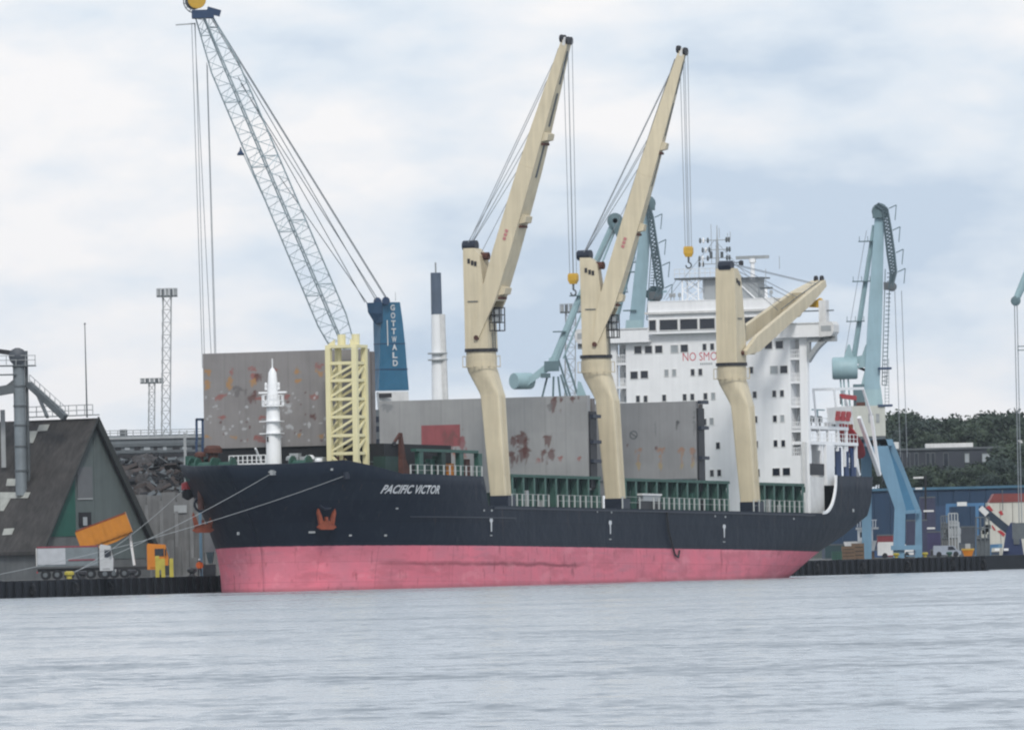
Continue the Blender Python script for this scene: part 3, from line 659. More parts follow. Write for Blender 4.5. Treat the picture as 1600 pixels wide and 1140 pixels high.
hc2 = slab('hatch_cover', P2S, y0, y1, 9.8, z2t, G2, bl2, seed=2, label='broad grey hatch cover with a red primer patch and rust blooms')
part(MB().b2(L3(P2S + 1.3, y0 + .1, 9.8), L3(P2S + 2.0, y1 + .0, z2t - .3)), 'hatch_cover', pmat('hatch_side_paint', None))
P3S = 94.2
_, z3b = at(1000, 740, P3S); y1, _ = at(1088, 700, P3S); z3t = H(1030, 628, s=P3S).z
bl3 = []
for px in (965, 998, 1032, 1065, 1083): bl3 += [bl(px, 702, 6, 3, P3S, (0.30, 0.16, 0.10), .05), bl(px, 714, 2.5, 8, P3S, (0.30, 0.20, 0.14), .2), bl(px, 725, 4, 3, P3S, (0.33, 0.26, 0.15), .1)]
bl3 += [bl(1059, 661, 3, 6, P3S, (0.05, 0.05, 0.055), .1), bl(980, 695, 2, 2, P3S, RUS, 0), bl(1026, 698, 2, 2, P3S, RUS, 0), bl(1024, 664, 1.6, 6, P3S, (0.15, .155, .16), .1), bl(1085, 660, 3, 28, P3S, (.15, .15, .155), .3)]
hc3 = slab('hatch_cover', P3S, -y1, y1, 9.8, z3t, G3, bl3, seed=3, label='aft grey hatch cover marked with a pale ring')
mb = MB(); h = H(990, 679, s=P3S)
for i in range(18):
    a0, a1 = 2 * math.pi * i / 18, 2 * math.pi * (i + 1) / 18
    mb.bar(L3(P3S - .03, h.y + .42 * math.cos(a0), h.z + .42 * math.sin(a0)), L3(P3S - .03, h.y + .42 * math.cos(a1), h.z + .42 * math.sin(a1)), .05, .06)
mb.bar(L3(P3S - .03, h.y - .3, h.z + .2), L3(P3S - .03, h.y + .3, h.z - .2), .05, .06)
part(mb, 'ring_mark', M_greyd, hc3)
part(MB().b2(L3(P3S + 1.3, -y1 + .1, 9.8), L3(P3S + 2.0, y1, z3t - .3)), 'hatch_cover', pmat('hatch_side_paint', None))
# bottom seam ledge, edge seals and hinge arms
part(MB().b2(L3(P3S - .12, -y1, 11.25), L3(P3S - .01, y1, 11.37)), 'seal_ledge', M_greyd, hc3)
for hc, s_, yy, zs in ((hc3, P3S, y1, [H(1090, p, s=P3S).z for p in (628, 668, 715)]), (hc2, P2S, at(919, 700, P2S)[0], [H(920, p, s=P2S).z for p in (650, 690, 720)])):
    part(MB().b2(L3(s_ + .2, yy + .01, 10), L3(s_ + 1.9, yy + .2, H(1000, 640, s=s_).z)), 'side_seal', M_dark, hc)
    for z in zs: part(MB().b2(L3(s_ + .1, yy + .21, z - .18), L3(s_ + 2.2, yy + .6, z + .18)), 'hinge_arm', M_navy, hc)
for z in [H(590, p, s=P2S).z for p in (655, 670, 690, 700, 718)]:
    part(MB().b2(L3(P2S + .1, y0 - .5, z - .3), L3(P2S + 1.4, y0 - .02, z + .3)), 'hinge_arm', M_navy, hc2)

# ------------------------------------------------------------------ hatch coamings, stays and bulwark rails on the port side
def coaming(s_a, s_b, y, ztop_, nst, name='hatch_coaming', stay_every=2.75, seed=0):
    r = random.Random(seed)
    o = part(MB().b2(L3(s_a, y - .5, DECK), L3(s_b, y - .25, ztop_ - .3)), name, M_greend); part(MB().b2(L3(s_a, -y + .25, DECK), L3(s_b, -y + .5, ztop_ - .3)), name, M_greend)
    part(MB().b2(L3(s_a - .1, y - .6, ztop_ - .3), L3(s_b + .1, y + .55, ztop_)), 'coaming_top_plate', M_green, o)
    n = int((s_b - s_a) / stay_every); me = None
    for i in range(n + 1):
        s = s_a + .3 + (s_b - s_a - .6) * i / n
        if me is None:
            mb = MB(); mb.prism([(-.07, -.25, DECK), (-.07, .5, DECK), (-.07, .5, DECK + .3), (-.07, .25, ztop_ - .8), (-.07, .5, ztop_ - .3), (-.07, -.25, ztop_ - .3)], (.14, 0, 0)); mb.b2((-.2, .42, DECK), (.2, .5, ztop_ - .3))
            q = part(mb, 'coaming_stay', M_stay, o); me = q.data
        else: q = inst('coaming_stay', me, o)
        q.location = Vector((-s, y, 0))
    for i in range(int((s_b - s_a) / 3.4)):          # lockers, pipes and boxes between the stays
        s = s_a + 1.5 + i * 3.4 + r.uniform(-.5, .5); hh = r.uniform(.6, 2.2)
        part(MB().b2(L3(s, y - .2, DECK), L3(s + r.uniform(.3, .9), y + .2, DECK + hh)), 'deck_fitting', r.choice([M_greend, M_dark, M_green, M_grey, M_greend]), o)
    return o
CY = 12.1
cz = lambda px, py: H(px, py, y=CY + .5).z
coaming(H(799, 745, y=CY + .5).x, H(938, 745, y=CY + .5).x, CY, cz(860, 742), 10, seed=1)
coaming(H(976, 747, y=CY + .5).x, H(1139, 752, y=CY + .5).x, CY, cz(1060, 749), 12, seed=2)
coaming(H(1178, 752, y=CY + .5).x, H(1256, 758, y=CY + .5).x, CY, cz(1215, 754), 6, seed=3)
# green frame at the break of the forecastle
sa, sb = H(648, 702, y=12.0).x, H(749, 702, y=12.4).x; zf = H(700, 702, y=12.2).z
fr = part(MB().b2(L3(sa - .3, 11.7, zf - .3), L3(sb, 12.3, zf)), 'lashing_frame', M_green)
for px in (655, 690, 718, 747):
    s_ = H(px, 720, y=12.0).x; part(MB().b2(L3(s_ - .5, 11.75, FD), L3(s_ + .5, 12.25, zf - .3)), 'frame_post', M_green if px != 690 else M_greend, fr)
for px, py0, py1, mt in ((672, 717, 728, M_green), (683, 712, 728, M_greend), (664, 722, 730, M_greend), (727, 717, 730, M_rustb), (702, 724, 735, M_orange)):
    a = H(px, py0, y=11.2); part(MB().b2(L3(a.x - .5, 10.9, FD), L3(a.x + .5, 11.5, a.z)), 'deck_fitting', mt, fr)
part(MB().b2(L3(sa - 4.6, 9.4, FD), L3(sa - 1.5, 10.8, H(630, 713, y=11).z)), 'winch_house', M_greend)

def railing(pts, h=1.05, gap=(), name='side_railing', dens=1.35, mat=None, seed=0, bars=(1.0, .52)):
    mat = mat or pmat('rail_paint', (.47, .49, .48), .6, .2, 1); r = random.Random(seed)
    mb = MB()
    for f in bars:
        for a, b_ in zip(pts, pts[1:]): mb.tube(a + Vector((0, 0, h * f)), b_ + Vector((0, 0, h * f)), .02, 5)
    o = part(mb, name, mat); me = None; L_ = sum((b_ - a).length for a, b_ in zip(pts, pts[1:]))
    n = max(2, int(L_ / dens)); acc = 0; tgt = 0
    segs = [(a, b_, (b_ - a).length) for a, b_ in zip(pts, pts[1:])]
    for i in range(n + 1):
        d = L_ * i / n
        for a, b_, l in segs:
            if d <= l + 1e-6: p = a.lerp(b_, d / l); break
            d -= l
        if me is None:
            q = part(MB().b2((-.07, -.06, 0), (.07, .06, h)), 'stanchion', mat, o); me = q.data
        elif r.random() < .93: q = inst('stanchion', me, o)
        else: continue
        q.location = p
    return o
RZ = DECK + .12
ry = lambda s: hb(s, DECK) - .12
for i, (pa, pb) in enumerate(((800, 858), (872, 942), (973, 1000), (1022, 1140), (1178, 1258))):
    sa, sb = H(pa, 790, y=13.2).x, H(pb, 795, y=13.2).x
    railing([L3(sa + (sb - sa) * t / 4, ry(sa + (sb - sa) * t / 4), RZ) for t in range(5)], 1.25, seed=i)
sa, sb = H(648, 742, y=12.7).x, H(752, 744, y=13.1).x
railing([L3(sa + (sb - sa) * t / 4, hb(sa + (sb - sa) * t / 4, 10.8) - .12, 10.75) for t in range(5)], 1.15, seed=9, dens=1.25)
# accommodation ladder stowage at the rail amidships
a = H(1003, 772, y=12.95); b_ = H(1030, 783, y=12.95)
gl = part(MB().b2(L3(a.x, 12.5, b_.z), L3(b_.x, 13.1, a.z - .1)), 'gangway_platform', M_grey)
part(MB().b2(L3(a.x - .4, 12.4, a.z - .1), L3(b_.x + .2, 13.2, a.z + .1)), 'platform_cover', M_whited, gl)
part(MB().b2(L3(a.x - .6, 12.5, DECK), L3(b_.x + .6, 13.0, b_.z)), 'platform_base', M_dark, gl)

# ------------------------------------------------------------------ deck cranes
def deck_crane(ring_px, base_px, jib_az, L_, beta, leg_frac, ytop, hook, label, ropes=True, marks=True, azw=None):
    """ring_px: pixel of the slewing ring centre, 10 m to port; jib_az: jib bearing in the level world, radians from +X"""
    rp = H(*ring_px, y=10.0); bp = H(*base_px, y=12.1)
    rs_, rz = rp.x, rp.z; bs = rs_
    def sec(y, z, hs, hy, p, n=20):
        out = []
        for i in range(n):
            a = 2 * math.pi * (i + .5) / n; c, s = math.cos(a), math.sin(a)
            out.append(L3(bs + hs * math.copysign(abs(c) ** (2 / p), c), y + hy * math.copysign(abs(s) ** (2 / p), s), z))
        return out
    ped = part(MB().loft([sec(11.95, 8.9, .78, .90, 14), sec(11.6, 14.0, .85, .98, 14), sec(11.25, 19.4, .93, 1.06, 14), sec(11.05, 19.9, .98, 1.1, 9), sec(10.2, 21.9, 1.42, 1.45, 3), sec(10.05, 22.3, 1.55, 1.55, 2), sec(10.0, 22.5, 1.58, 1.58, 2), sec(10.0, rz - .12, 1.58, 1.58, 2)]), 'deck_crane', M_cream, smooth=True, label=label)
    part(MB().b2(L3(bs - .95, 11.1, DECK - .3), L3(bs + .95, 13.2, 8.95)), 'crane_foundation', M_navy, ped)
    part(MB().lathe(L3(rs_, 10, rz), [(1.74, -.12), (1.74, .22)], 24), 'slewing_ring', M_dark, ped, smooth=True)
    mb = MB()
    for i in range(14):
        a = 2 * math.pi * i / 14; p = L3(rs_ + 2.0 * math.cos(a), 10 + 2.0 * math.sin(a), 22.5); a2 = a + 2 * math.pi / 14; q = L3(rs_ + 2.0 * math.cos(a2), 10 + 2.0 * math.sin(a2), 22.5)
        mb.tube(p, p + Vector((0, 0, 1.05)), .03, 4); mb.tube(p + Vector((0, 0, 1.05)), q + Vector((0, 0, 1.05)), .022, 4); mb.bar(L3(rs_ + 1.5 * math.cos(a), 10 + 1.5 * math.sin(a), 22.45), p - Vector((0, 0, .05)), .08, .08); mb.bar(p - Vector((0, 0, .05)), q - Vector((0, 0, .05)), .12, .05)
    part(mb, 'ring_walkway', M_cream, ped)
    for z, y, hs, hy in ((11.2, 11.83, .81, .935), (14.0, 11.6, .86, .99), (16.8, 11.42, .90, 1.03), (19.3, 11.25, .94, 1.07)):      # weld bands round the post
        part(MB().loft([sec(y, z - .035, hs, hy, 14), sec(y, z + .035, hs, hy, 14)]), 'weld_band', M_cream, ped)
    mb = MB()
    yl_ = lambda z: lerp(z, [9, 14, 19.4], [11.95, 11.6, 11.25]) + lerp(z, [9, 14, 19.4], [.9, .98, 1.06]) + .12
    for dx in (-.22, .22): mb.path([L3(bs + dx, yl_(z), z) for z in (9, 14, 19.4)], .03, 4)
    for i in range(26): z = 9.2 + i * .4; mb.tube(L3(bs - .22, yl_(z), z), L3(bs + .22, yl_(z), z), .022, 4)
    part(mb, 'post_ladder', M_cream, ped)
    # slewing frame
    uw = Vector((math.cos(jib_az), math.sin(jib_az), 0)); ul = SHIP_I.to_3x3() @ uw; ul.z = 0; ul.normalize()
    wlv = Vector((0, 0, 1)).cross(ul); O = L3(rs_, 10, rz)
    E = lambda u, w_, z: O + ul * u + wlv * w_ + Vector((0, 0, z))
    hz = H(ring_px[0], ytop, y=10).z - rz
    secs = []
    for z, u0, u1, hw in ((.22, -1.3, 1.35, 1.22), (hz * .35, -1.32, 1.25, 1.2), (hz * .72, -1.38, .75, 1.15), (hz * .93, -1.42, .45, 1.1), (hz, -1.42, -.3, 1.05)):
        secs.append([E(u0, -hw, z), E(u1, -hw, z), E(u1, hw, z), E(u0, hw, z)])
    part(MB().loft(secs), 'crane_house', M_cream, ped)
    part(MB().lathe(E(-1.05, 0, hz + .3), [(.55, -.75), (.55, .75)], 12, 'y').box(E(-1.05, 0, hz + .1), (.9, 1.3, .5)), 'sheave_block', M_navy, ped)
    part(MB().lathe(E(.35, 0, hz * .93 - .1), [(.42, -.7), (.42, .7)], 10, 'y'), 'sheave_block', M_rustb, ped)
    for sgn in (-1, 1):                               # cable slots and the rope bar on the sides
        wv = sgn * 1.13
        for u, dz in ((-.75, -1.35), (-.35, -1.55), (0.0, -1.65)):
            part(MB().prism([E(u - .14, wv, hz + dz - .25), E(u + .14, wv, hz + dz - .25), E(u + .14, wv, hz + dz + .25), E(u - .14, wv, hz + dz + .25)], wlv * sgn * .05), 'cable_slot', M_dark, ped)
        part(MB().bar(E(-.9, sgn * 1.25, hz * .48), E(.25, sgn * 1.25, hz * .48), .06, .1), 'house_handrail', M_greyd, ped)
    # operator's cab between the jib legs
    cb = part(MB().b2((-.32, -.5, .9), (.4, .5, 2.2)).xf(Matrix.Translation(E(1.85, 0, 2.1)) @ Matrix(((ul.x, wlv.x, 0, 0), (ul.y, wlv.y, 0, 0), (0, 0, 1, 0), (0, 0, 0, 1)))), 'operator_cab', M_blind, ped)
    mb = MB()
    for u in (1.3, 1.85, 2.44):
        for w_ in (-.66, .66): mb.bar(E(u, w_, 2.0), E(u, w_, 4.5), .1, .1)
    for z in (2.05, 2.9, 3.7, 4.45):
        for w_ in (-.66, .66): mb.bar(E(1.3, w_, z), E(2.44, w_, z), .1, .1)
        mb.bar(E(2.44, -.66, z), E(2.44, .66, z), .1, .1)
    part(mb, 'cab_frame', M_dark, ped)
    mb = MB(); 
    for i in range(8): mb.bar(E(1.5, -.35, .3 + i * .25), E(1.5, .35, .3 + i * .25), .05, .05)
    for w_ in (-.35, .35): mb.bar(E(1.5, w_, .1), E(1.45, w_, 2.2), .06, .06)
    part(mb, 'cab_ladder', M_greyd, ped)
    # jib
    d = ul * math.cos(beta) + Vector((0, 0, 1)) * math.sin(beta); nn = -ul * math.sin(beta) + Vector((0, 0, 1)) * math.cos(beta)
    hg = E(.05, 0, 1.25)
    J = lambda t, w_, n_: hg + d * t + wlv * w_ + nn * n_
    dep = lambda t: lerp(t / L_, [0, .13, .3, .55, .8, 1], [.45, 1.75, 1.95, 1.8, 1.35, .75])
    hwf = lambda t: lerp(t / L_, [0, .15, .6, 1], [1.42, 1.42, 1.2, .5] if leg_frac < .3 else [1.85, 1.85, 1.7, .85])
    t0 = leg_frac * L_
    mb = MB()
    ts = [0, .13 * L_, t0] if t0 > .14 * L_ else [0, t0]
    for sgn in (-1, 1):
        lw = .34 if leg_frac < .3 else .5
        mb.loft([[J(t, sgn * hwf(t) - sgn * lw * a, b_ * dep(t) / 2) for a, b_ in ((0, -1), (0, 1), (1, 1), (1, -1))] for t in ts])
    tb = [t0 + (L_ - t0) * i / 6 for i in range(7)]
    mb.loft([[J(t, a * hwf(t), b_ * dep(t) / 2) for a, b_ in ((-1, -1), (-1, 1), (1, 1), (1, -1))] for t in tb])
    jb = part(mb, 'jib', M_cream, ped)
    part(MB().lathe(hg, [(.28, 0), (.28, .1)], 10), 'hinge_pin', M_dark, ped) if False else None
    mb = MB()
    for sgn in (-1, 1): mb.tube(J(.1, sgn * 1.2, 0), J(.1, sgn * 1.52, 0), .26, 10)
    part(mb, 'hinge_pin', M_rustb, jb)
    for f in (.24, .34, .48, .58, .78, .9):
        t = f * L_
        if t > t0: part(MB().loft([[J(t + q_, a * (hwf(t) + .012), b_ * (dep(t) / 2 + .012)) for a, b_ in ((-1, -1), (-1, 1), (1, 1), (1, -1))] for q_ in (-.04, .04)]), 'jib_weld', M_cream, jb)
    mb = MB(); mb.path([J(t, -hwf(t) * .5, dep(t) / 2 + .1) for t in (t0, L_ * .5, L_ * .75, L_ * .97)], .05, 5); part(mb, 'jib_conduit', M_greyd, jb)
    for f in (.17, .41, .685):                        # stiffener lugs on the underside
        t = f * L_; n0 = -dep(t) / 2
        part(MB().loft([[J(t - .55, -.9, n0 + .1), J(t - .55, .9, n0 + .1), J(t + .5, .9, n0 + .1), J(t + .5, -.9, n0 + .1)], [J(t - .2, -.8, n0 - .55), J(t - .2, .8, n0 - .55), J(t + .45, .8, n0 - .5), J(t + .45, -.8, n0 - .5)]]), 'jib_bracket', M_cream, jb)
        part(MB().bar(J(t - .75, -.8, n0 - .12), J(t - .75, .8, n0 - .12), .3, .25), 'jib_hook_rest', M_rustb, jb)
    for f in (.55, .72, .86): part(MB().bar(J(f * L_, 0, -dep(f * L_) / 2 - .03), J((f + .11) * L_, 0, -dep((f + .11) * L_) / 2 - .03), .35, .06), 'rope_trough', M_greyd, jb)
    if marks:
        t = .33 * L_
        for i in range(3):
            q = [J(t + i * .42 + a, -hwf(t) - .02, b_) for a, b_ in ((0, -.1), (.3, -.15), (.34, .2), (.05, .22))]
            part(MB().prism(q, -wlv * .03), 'load_mark', pmat('faded_red', (0.5, 0.2, 0.2), .7, .2, 2), jb)
    for u, w_ in ((-.3, .35), (-.3, -.35), (.45, .35), (.45, -.35)):
        part(MB().lathe(J(L_ + .1, w_, u), [(.42, -.12), (.42, .12)], 12, 'y'), 'head_sheave', M_dark, jb)
    part(MB().bar(J(L_ - .5, 0, 0), J(L_ + .35, 0, 0), 1.1, .35), 'jib_head', M_whited, jb)
    # luffing ropes
    mb = MB()
    for w_, f in ((-.4, .93), (-.55, .70), (.1, .93), (.4, .70), (.55, .62)):
        mb.tube(E(-1.05, w_, hz + .6), J(f * L_, w_, dep(f * L_) / 2 + .05), .04, 5)
    mb.tube(E(.35, -.3, hz * .93 + .3), J(.5 * L_, -.4, dep(.5 * L_) / 2), .035, 5)
    part(mb, 'luffing_wire', M_rope, ped)
    # hook block
    if hook:
        tip = J(L_ + .1, 0, -.1); hk = H(*hook, s=-tip.x); zb = hk.z
        c = Vector((tip.x, tip.y, zb)); dn = SHIP_I.to_3x3() @ Vector((0, 0, -1))
        Dh = tip.z - zb; c = tip + dn * Dh
        mb = MB()
        for a, b_ in ((-.38, -.3), (-.12, .3), (.14, -.25), (.38, .3)): mb.tube(tip + ul * a + wlv * b_, c + ul * a * .8 + wlv * b_ * .6 + Vector((0, 0, .4)), .036, 5)
        part(mb, 'hoist_wire', M_rope, ped)
        hbk = part(MB().loft([[c + ul * (x_ * a) + wlv * (y_ * a * .6) + Vector((0, 0, z)) for x_, y_ in ((-1, -1), (1, -1), (1, 1), (-1, 1))] for a, z in ((.42, .62), (.5, .4), (.5, -.1), (.32, -.5))]), 'hook_block', M_yellow, ped)
        mb = MB(); mb.tube(c - Vector((0, 0, .5)), c - Vector((0, 0, 1.1)), .12, 8)
        for i in range(8):
            a0, a1 = math.pi * (.5 - i * .19), math.pi * (.5 - (i + 1) * .19)
            mb.tube(c + ul * (.3 * math.cos(a0)) + Vector((0, 0, -1.4 + .3 * math.sin(a0))), c + ul * (.3 * math.cos(a1)) + Vector((0, 0, -1.4 + .3 * math.sin(a1))), .09, 6)
        part(mb, 'cargo_hook', M_greyd, ped)
    return ped
deck_crane((752, 548), (781, 775), rad(-24), 32.4, rad(71.5), .135, 388, (897, 436), 'forward deck crane, jib raised steeply over the port side')
deck_crane((931.5, 558), (957, 780), rad(-10), 32.6, rad(72.4), .135, 403, (1072, 394), 'middle deck crane, its jib raised close behind the forward one')
deck_crane((1143, 570), (1157, 790), rad(66), 26.6, rad(18.2), .78, 420, None, 'aft deck crane with its twin-legged jib lowered towards the bridge', marks=False)

# ------------------------------------------------------------------ deckhouse and bridge
HS = 125.5
hp = lambda px, py, s=HS: H(px, py, s=s)
yr = hp(1236, 640).y; yo = hp(1263, 640).y                    # inner and outer edge of the port stair bay
z_bw = hp(1100, 520).z                                        # bridge deck underside
dh = part(MB().b2(L3(HS, -yr, DECK - .1), L3(HS + 4.2, yr, z_bw)), 'deckhouse', M_white)
def window(px, py, w_, h_, s=HS, mat=None, name='window'):
    q = hp(px, py, s)
    mb = MB(); mb.mi = 0
    mb.b2((0.03, -w_ / 2 + .06, -h_ / 2 + .06), (-.05, w_ / 2 - .06, h_ / 2 - .06)); 
    mb.mi = 1
    for a, b_ in (((-.05, -w_ / 2, h_ / 2 - .06), (.07, w_ / 2, h_ / 2)), ((-.05, -w_ / 2, -h_ / 2), (.07, w_ / 2, -h_ / 2 + .06)), ((-.05, -w_ / 2, -h_ / 2 + .06), (.07, -w_ / 2 + .06, h_ / 2 - .06)), ((-.05, w_ / 2 - .06, -h_ / 2 + .06), (.07, w_ / 2, h_ / 2 - .06))): mb.b2(a, b_)
    key = (round(w_, 2), round(h_, 2), mat is None)
    if key in WIN: o = inst(name, WIN[key], dh)
    else:
        o = mb.build(name, [mat or M_glass, M_whited], dh); WIN[key] = o.data
    o.location = L3(s, q.y, q.z); return o
WIN = {}
BIG = (.98, .92); SML = (.56, .82)
wl_ = [(997, 546.5, 1), (1013.5, 546, 1), (1029.5, 545.5, 1), (1054, 545, 3), (1069.5, 544, 1), (1101, 542, 2), (1113, 541.5, 2), (1187, 540, 2), (1201, 539, 1), (1218, 538.5, 1),
       (991, 586, 1), (1007, 585, 1), (1041.5, 582.5, 4), (1053.5, 582, 4), (1082.5, 581.5, 2), (1094.5, 581, 2), (1163, 578.5, 2), (1174, 578, 2), (1209.5, 577.5, 3), (1225, 577, 1),
       (997, 623, 2), (1009, 623, 2), (1038, 621.5, 2), (1070, 620.5, 2), (1082, 620, 2), (1102.5, 619, 2), (1114.5, 618.5, 4), (1179.5, 616.5, 2), (1210, 615, 2), (1222, 614.5, 2),
       (1101, 659, 2), (1112, 658, 4), (1180.5, 655, 2), (1211, 654, 2), (1222.5, 653.5, 4), (1094, 697, 2), (1122, 696, 2), (1181.5, 694, 2), (1212, 692.5, 2), (1224, 692.5, 2),
       (1112.5, 739, 2), (1124, 738.5, 2), (1181.5, 738.5, 1), (1213, 737, 1), (1229, 736.5, 1)]
for px, py, k in wl_:
    window(px, py, *(BIG if k in (1, 3) else SML), mat=M_blind if k in (3, 4) else None)
# NO SMOKING lettering on the front (the crane hides its end), small notice under it
a, b_ = hp(1067, 564), hp(1154, 549)
y_len = b_.y - a.y
M_redl = pmat('red_lettering', (0.55, 0.06, 0.09), .6, .15, 2)
text_on('NO SMOKING', 'warning_lettering', M_redl, lambda u, v: L3(HS - .02, u, v), a.y, a.y + y_len, hp(1067, 564).z, hp(1067, 551).z, dh, weight=-.006)
mb = MB(); q0 = hp(1094, 570)
for i in range(7): mb.b2(L3(HS - .02, q0.y + i * .22, q0.z), L3(HS - .01, q0.y + i * .22 + .14, q0.z + .22))
part(mb, 'small_notice', M_blind, dh)
# deck edge bands between storeys (thin proud ledges)
# stair bays at both sides: slabs, outer column, recessed wall, rails
lev = [hp(1250, p).z for p in (756, 713, 673, 635, 597, 560, 528)]
for sg in (1, -1):
    ya, yb = sg * yr, sg * yo
    part(MB().b2(L3(HS + 1.6, ya + sg * .003, DECK), L3(HS + 1.8, yb - sg * .6, z_bw)), 'stairwell_wall', M_whited, dh)
    part(MB().b2(L3(HS - .02, yb - sg * .95, DECK), L3(HS + .5, yb, lev[-1] + .8)), 'bay_column', M_white, dh)
    for i, z in enumerate(lev):
        part(MB().b2(L3(HS - .01, ya + sg * .003, z - .12), L3(HS + 1.58, yb - sg * .97, z + .12)), 'bay_floor', M_white, dh)
        if i and i < len(lev) - 1:
            mb = MB()
            for hz_ in (.5, 1.0): mb.bar(L3(HS + .05, ya + sg * .05, z + hz_), L3(HS + .05, yb - sg * 1.0, z + hz_), .06, .06)
            for t in range(5): y = ya + sg * (.1 + t * (abs(yb - ya) - 1.2) / 4); mb.bar(L3(HS + .05, y, z + .12), L3(HS + .05, y, z + 1.0), .05, .05)
            part(mb, 'bay_railing', M_white, dh)
        if i < len(lev) - 1:
            part(MB().b2(L3(HS + 1.52, ya + sg * .5, z + .5), L3(HS + 1.59, ya + sg * .9, z + 1.7)), 'bay_window', M_blind, dh)
            if sg > 0 and i in (1, 2): part(MB().bar(L3(HS + 1.0, ya + .1, z + .2), L3(HS + 1.0, yb - 1.1, lev[i + 1] - .2), .5, .1), 'stair_flight', M_grey, dh)
    part(MB().b2(L3(HS + .003, ya + sg * .003, DECK), L3(HS + 1.55, yb - sg * .97, lev[0] + (lev[1] - lev[0]) * .96)), 'bay_locker', M_white, dh)
# wheelhouse
WS = HS - .9
zb0, zb1, zb2, zb3 = z_bw, hp(1060, 522, WS).z, hp(1060, 490, WS).z, hp(1060, 471, WS).z
yw = hp(1210, 505, WS).y; yl = hp(1013, 505, WS).y; yw = max(yw, -yl) * .5 + yw * .5
bh = part(MB().b2(L3(WS, yl, zb0), L3(HS + 4.5, yw, zb2)), 'wheelhouse', M_white)
part(MB().b2(L3(WS - .35, yl - .3, zb2), L3(HS + 4.8, yw + .3, zb2 + .25)), 'roof_edge', M_whited, bh)
part(MB().b2(L3(WS - .1, yl, zb2 + .25), L3(HS + 4.5, yw, zb3)), 'roof_bulwark', M_white, bh)
part(MB().b2(L3(WS - .14, yl + .02, zb3 + .002), L3(HS + 4.55, yw + .04, zb3 + .1)), 'roof_rail', M_white, bh)
zc0, zc1 = hp(1060, 515.0, WS).z, hp(1060, 499, WS).z
for x0, x1 in ((1014.5, 1025), (1031, 1059), (1063, 1090), (1093.5, 1117), (1120.5, 1147), (1156, 1185), (1188.5, 1207)):
    a, b_ = hp(x0, 505, WS).y, hp(x1, 505, WS).y
    mb = MB(); mb.b2(L3(WS - .03, a, zc0), L3(WS + .05, b_, zc1)); pn = part(mb, 'bridge_window', M_glass, bh)
    mb = MB(); f = .08
    mb.b2(L3(WS - .08, a - f, zc1), L3(WS + .02, b_ + f, zc1 + f)); mb.b2(L3(WS - .08, a - f, zc0 - f), L3(WS + .02, b_ + f, zc0)); mb.b2(L3(WS - .08, a - f, zc0), L3(WS + .02, a, zc1)); mb.b2(L3(WS - .08, b_, zc0), L3(WS + .02, b_ + f, zc1))
    part(mb, 'window_frame', M_whited, pn)
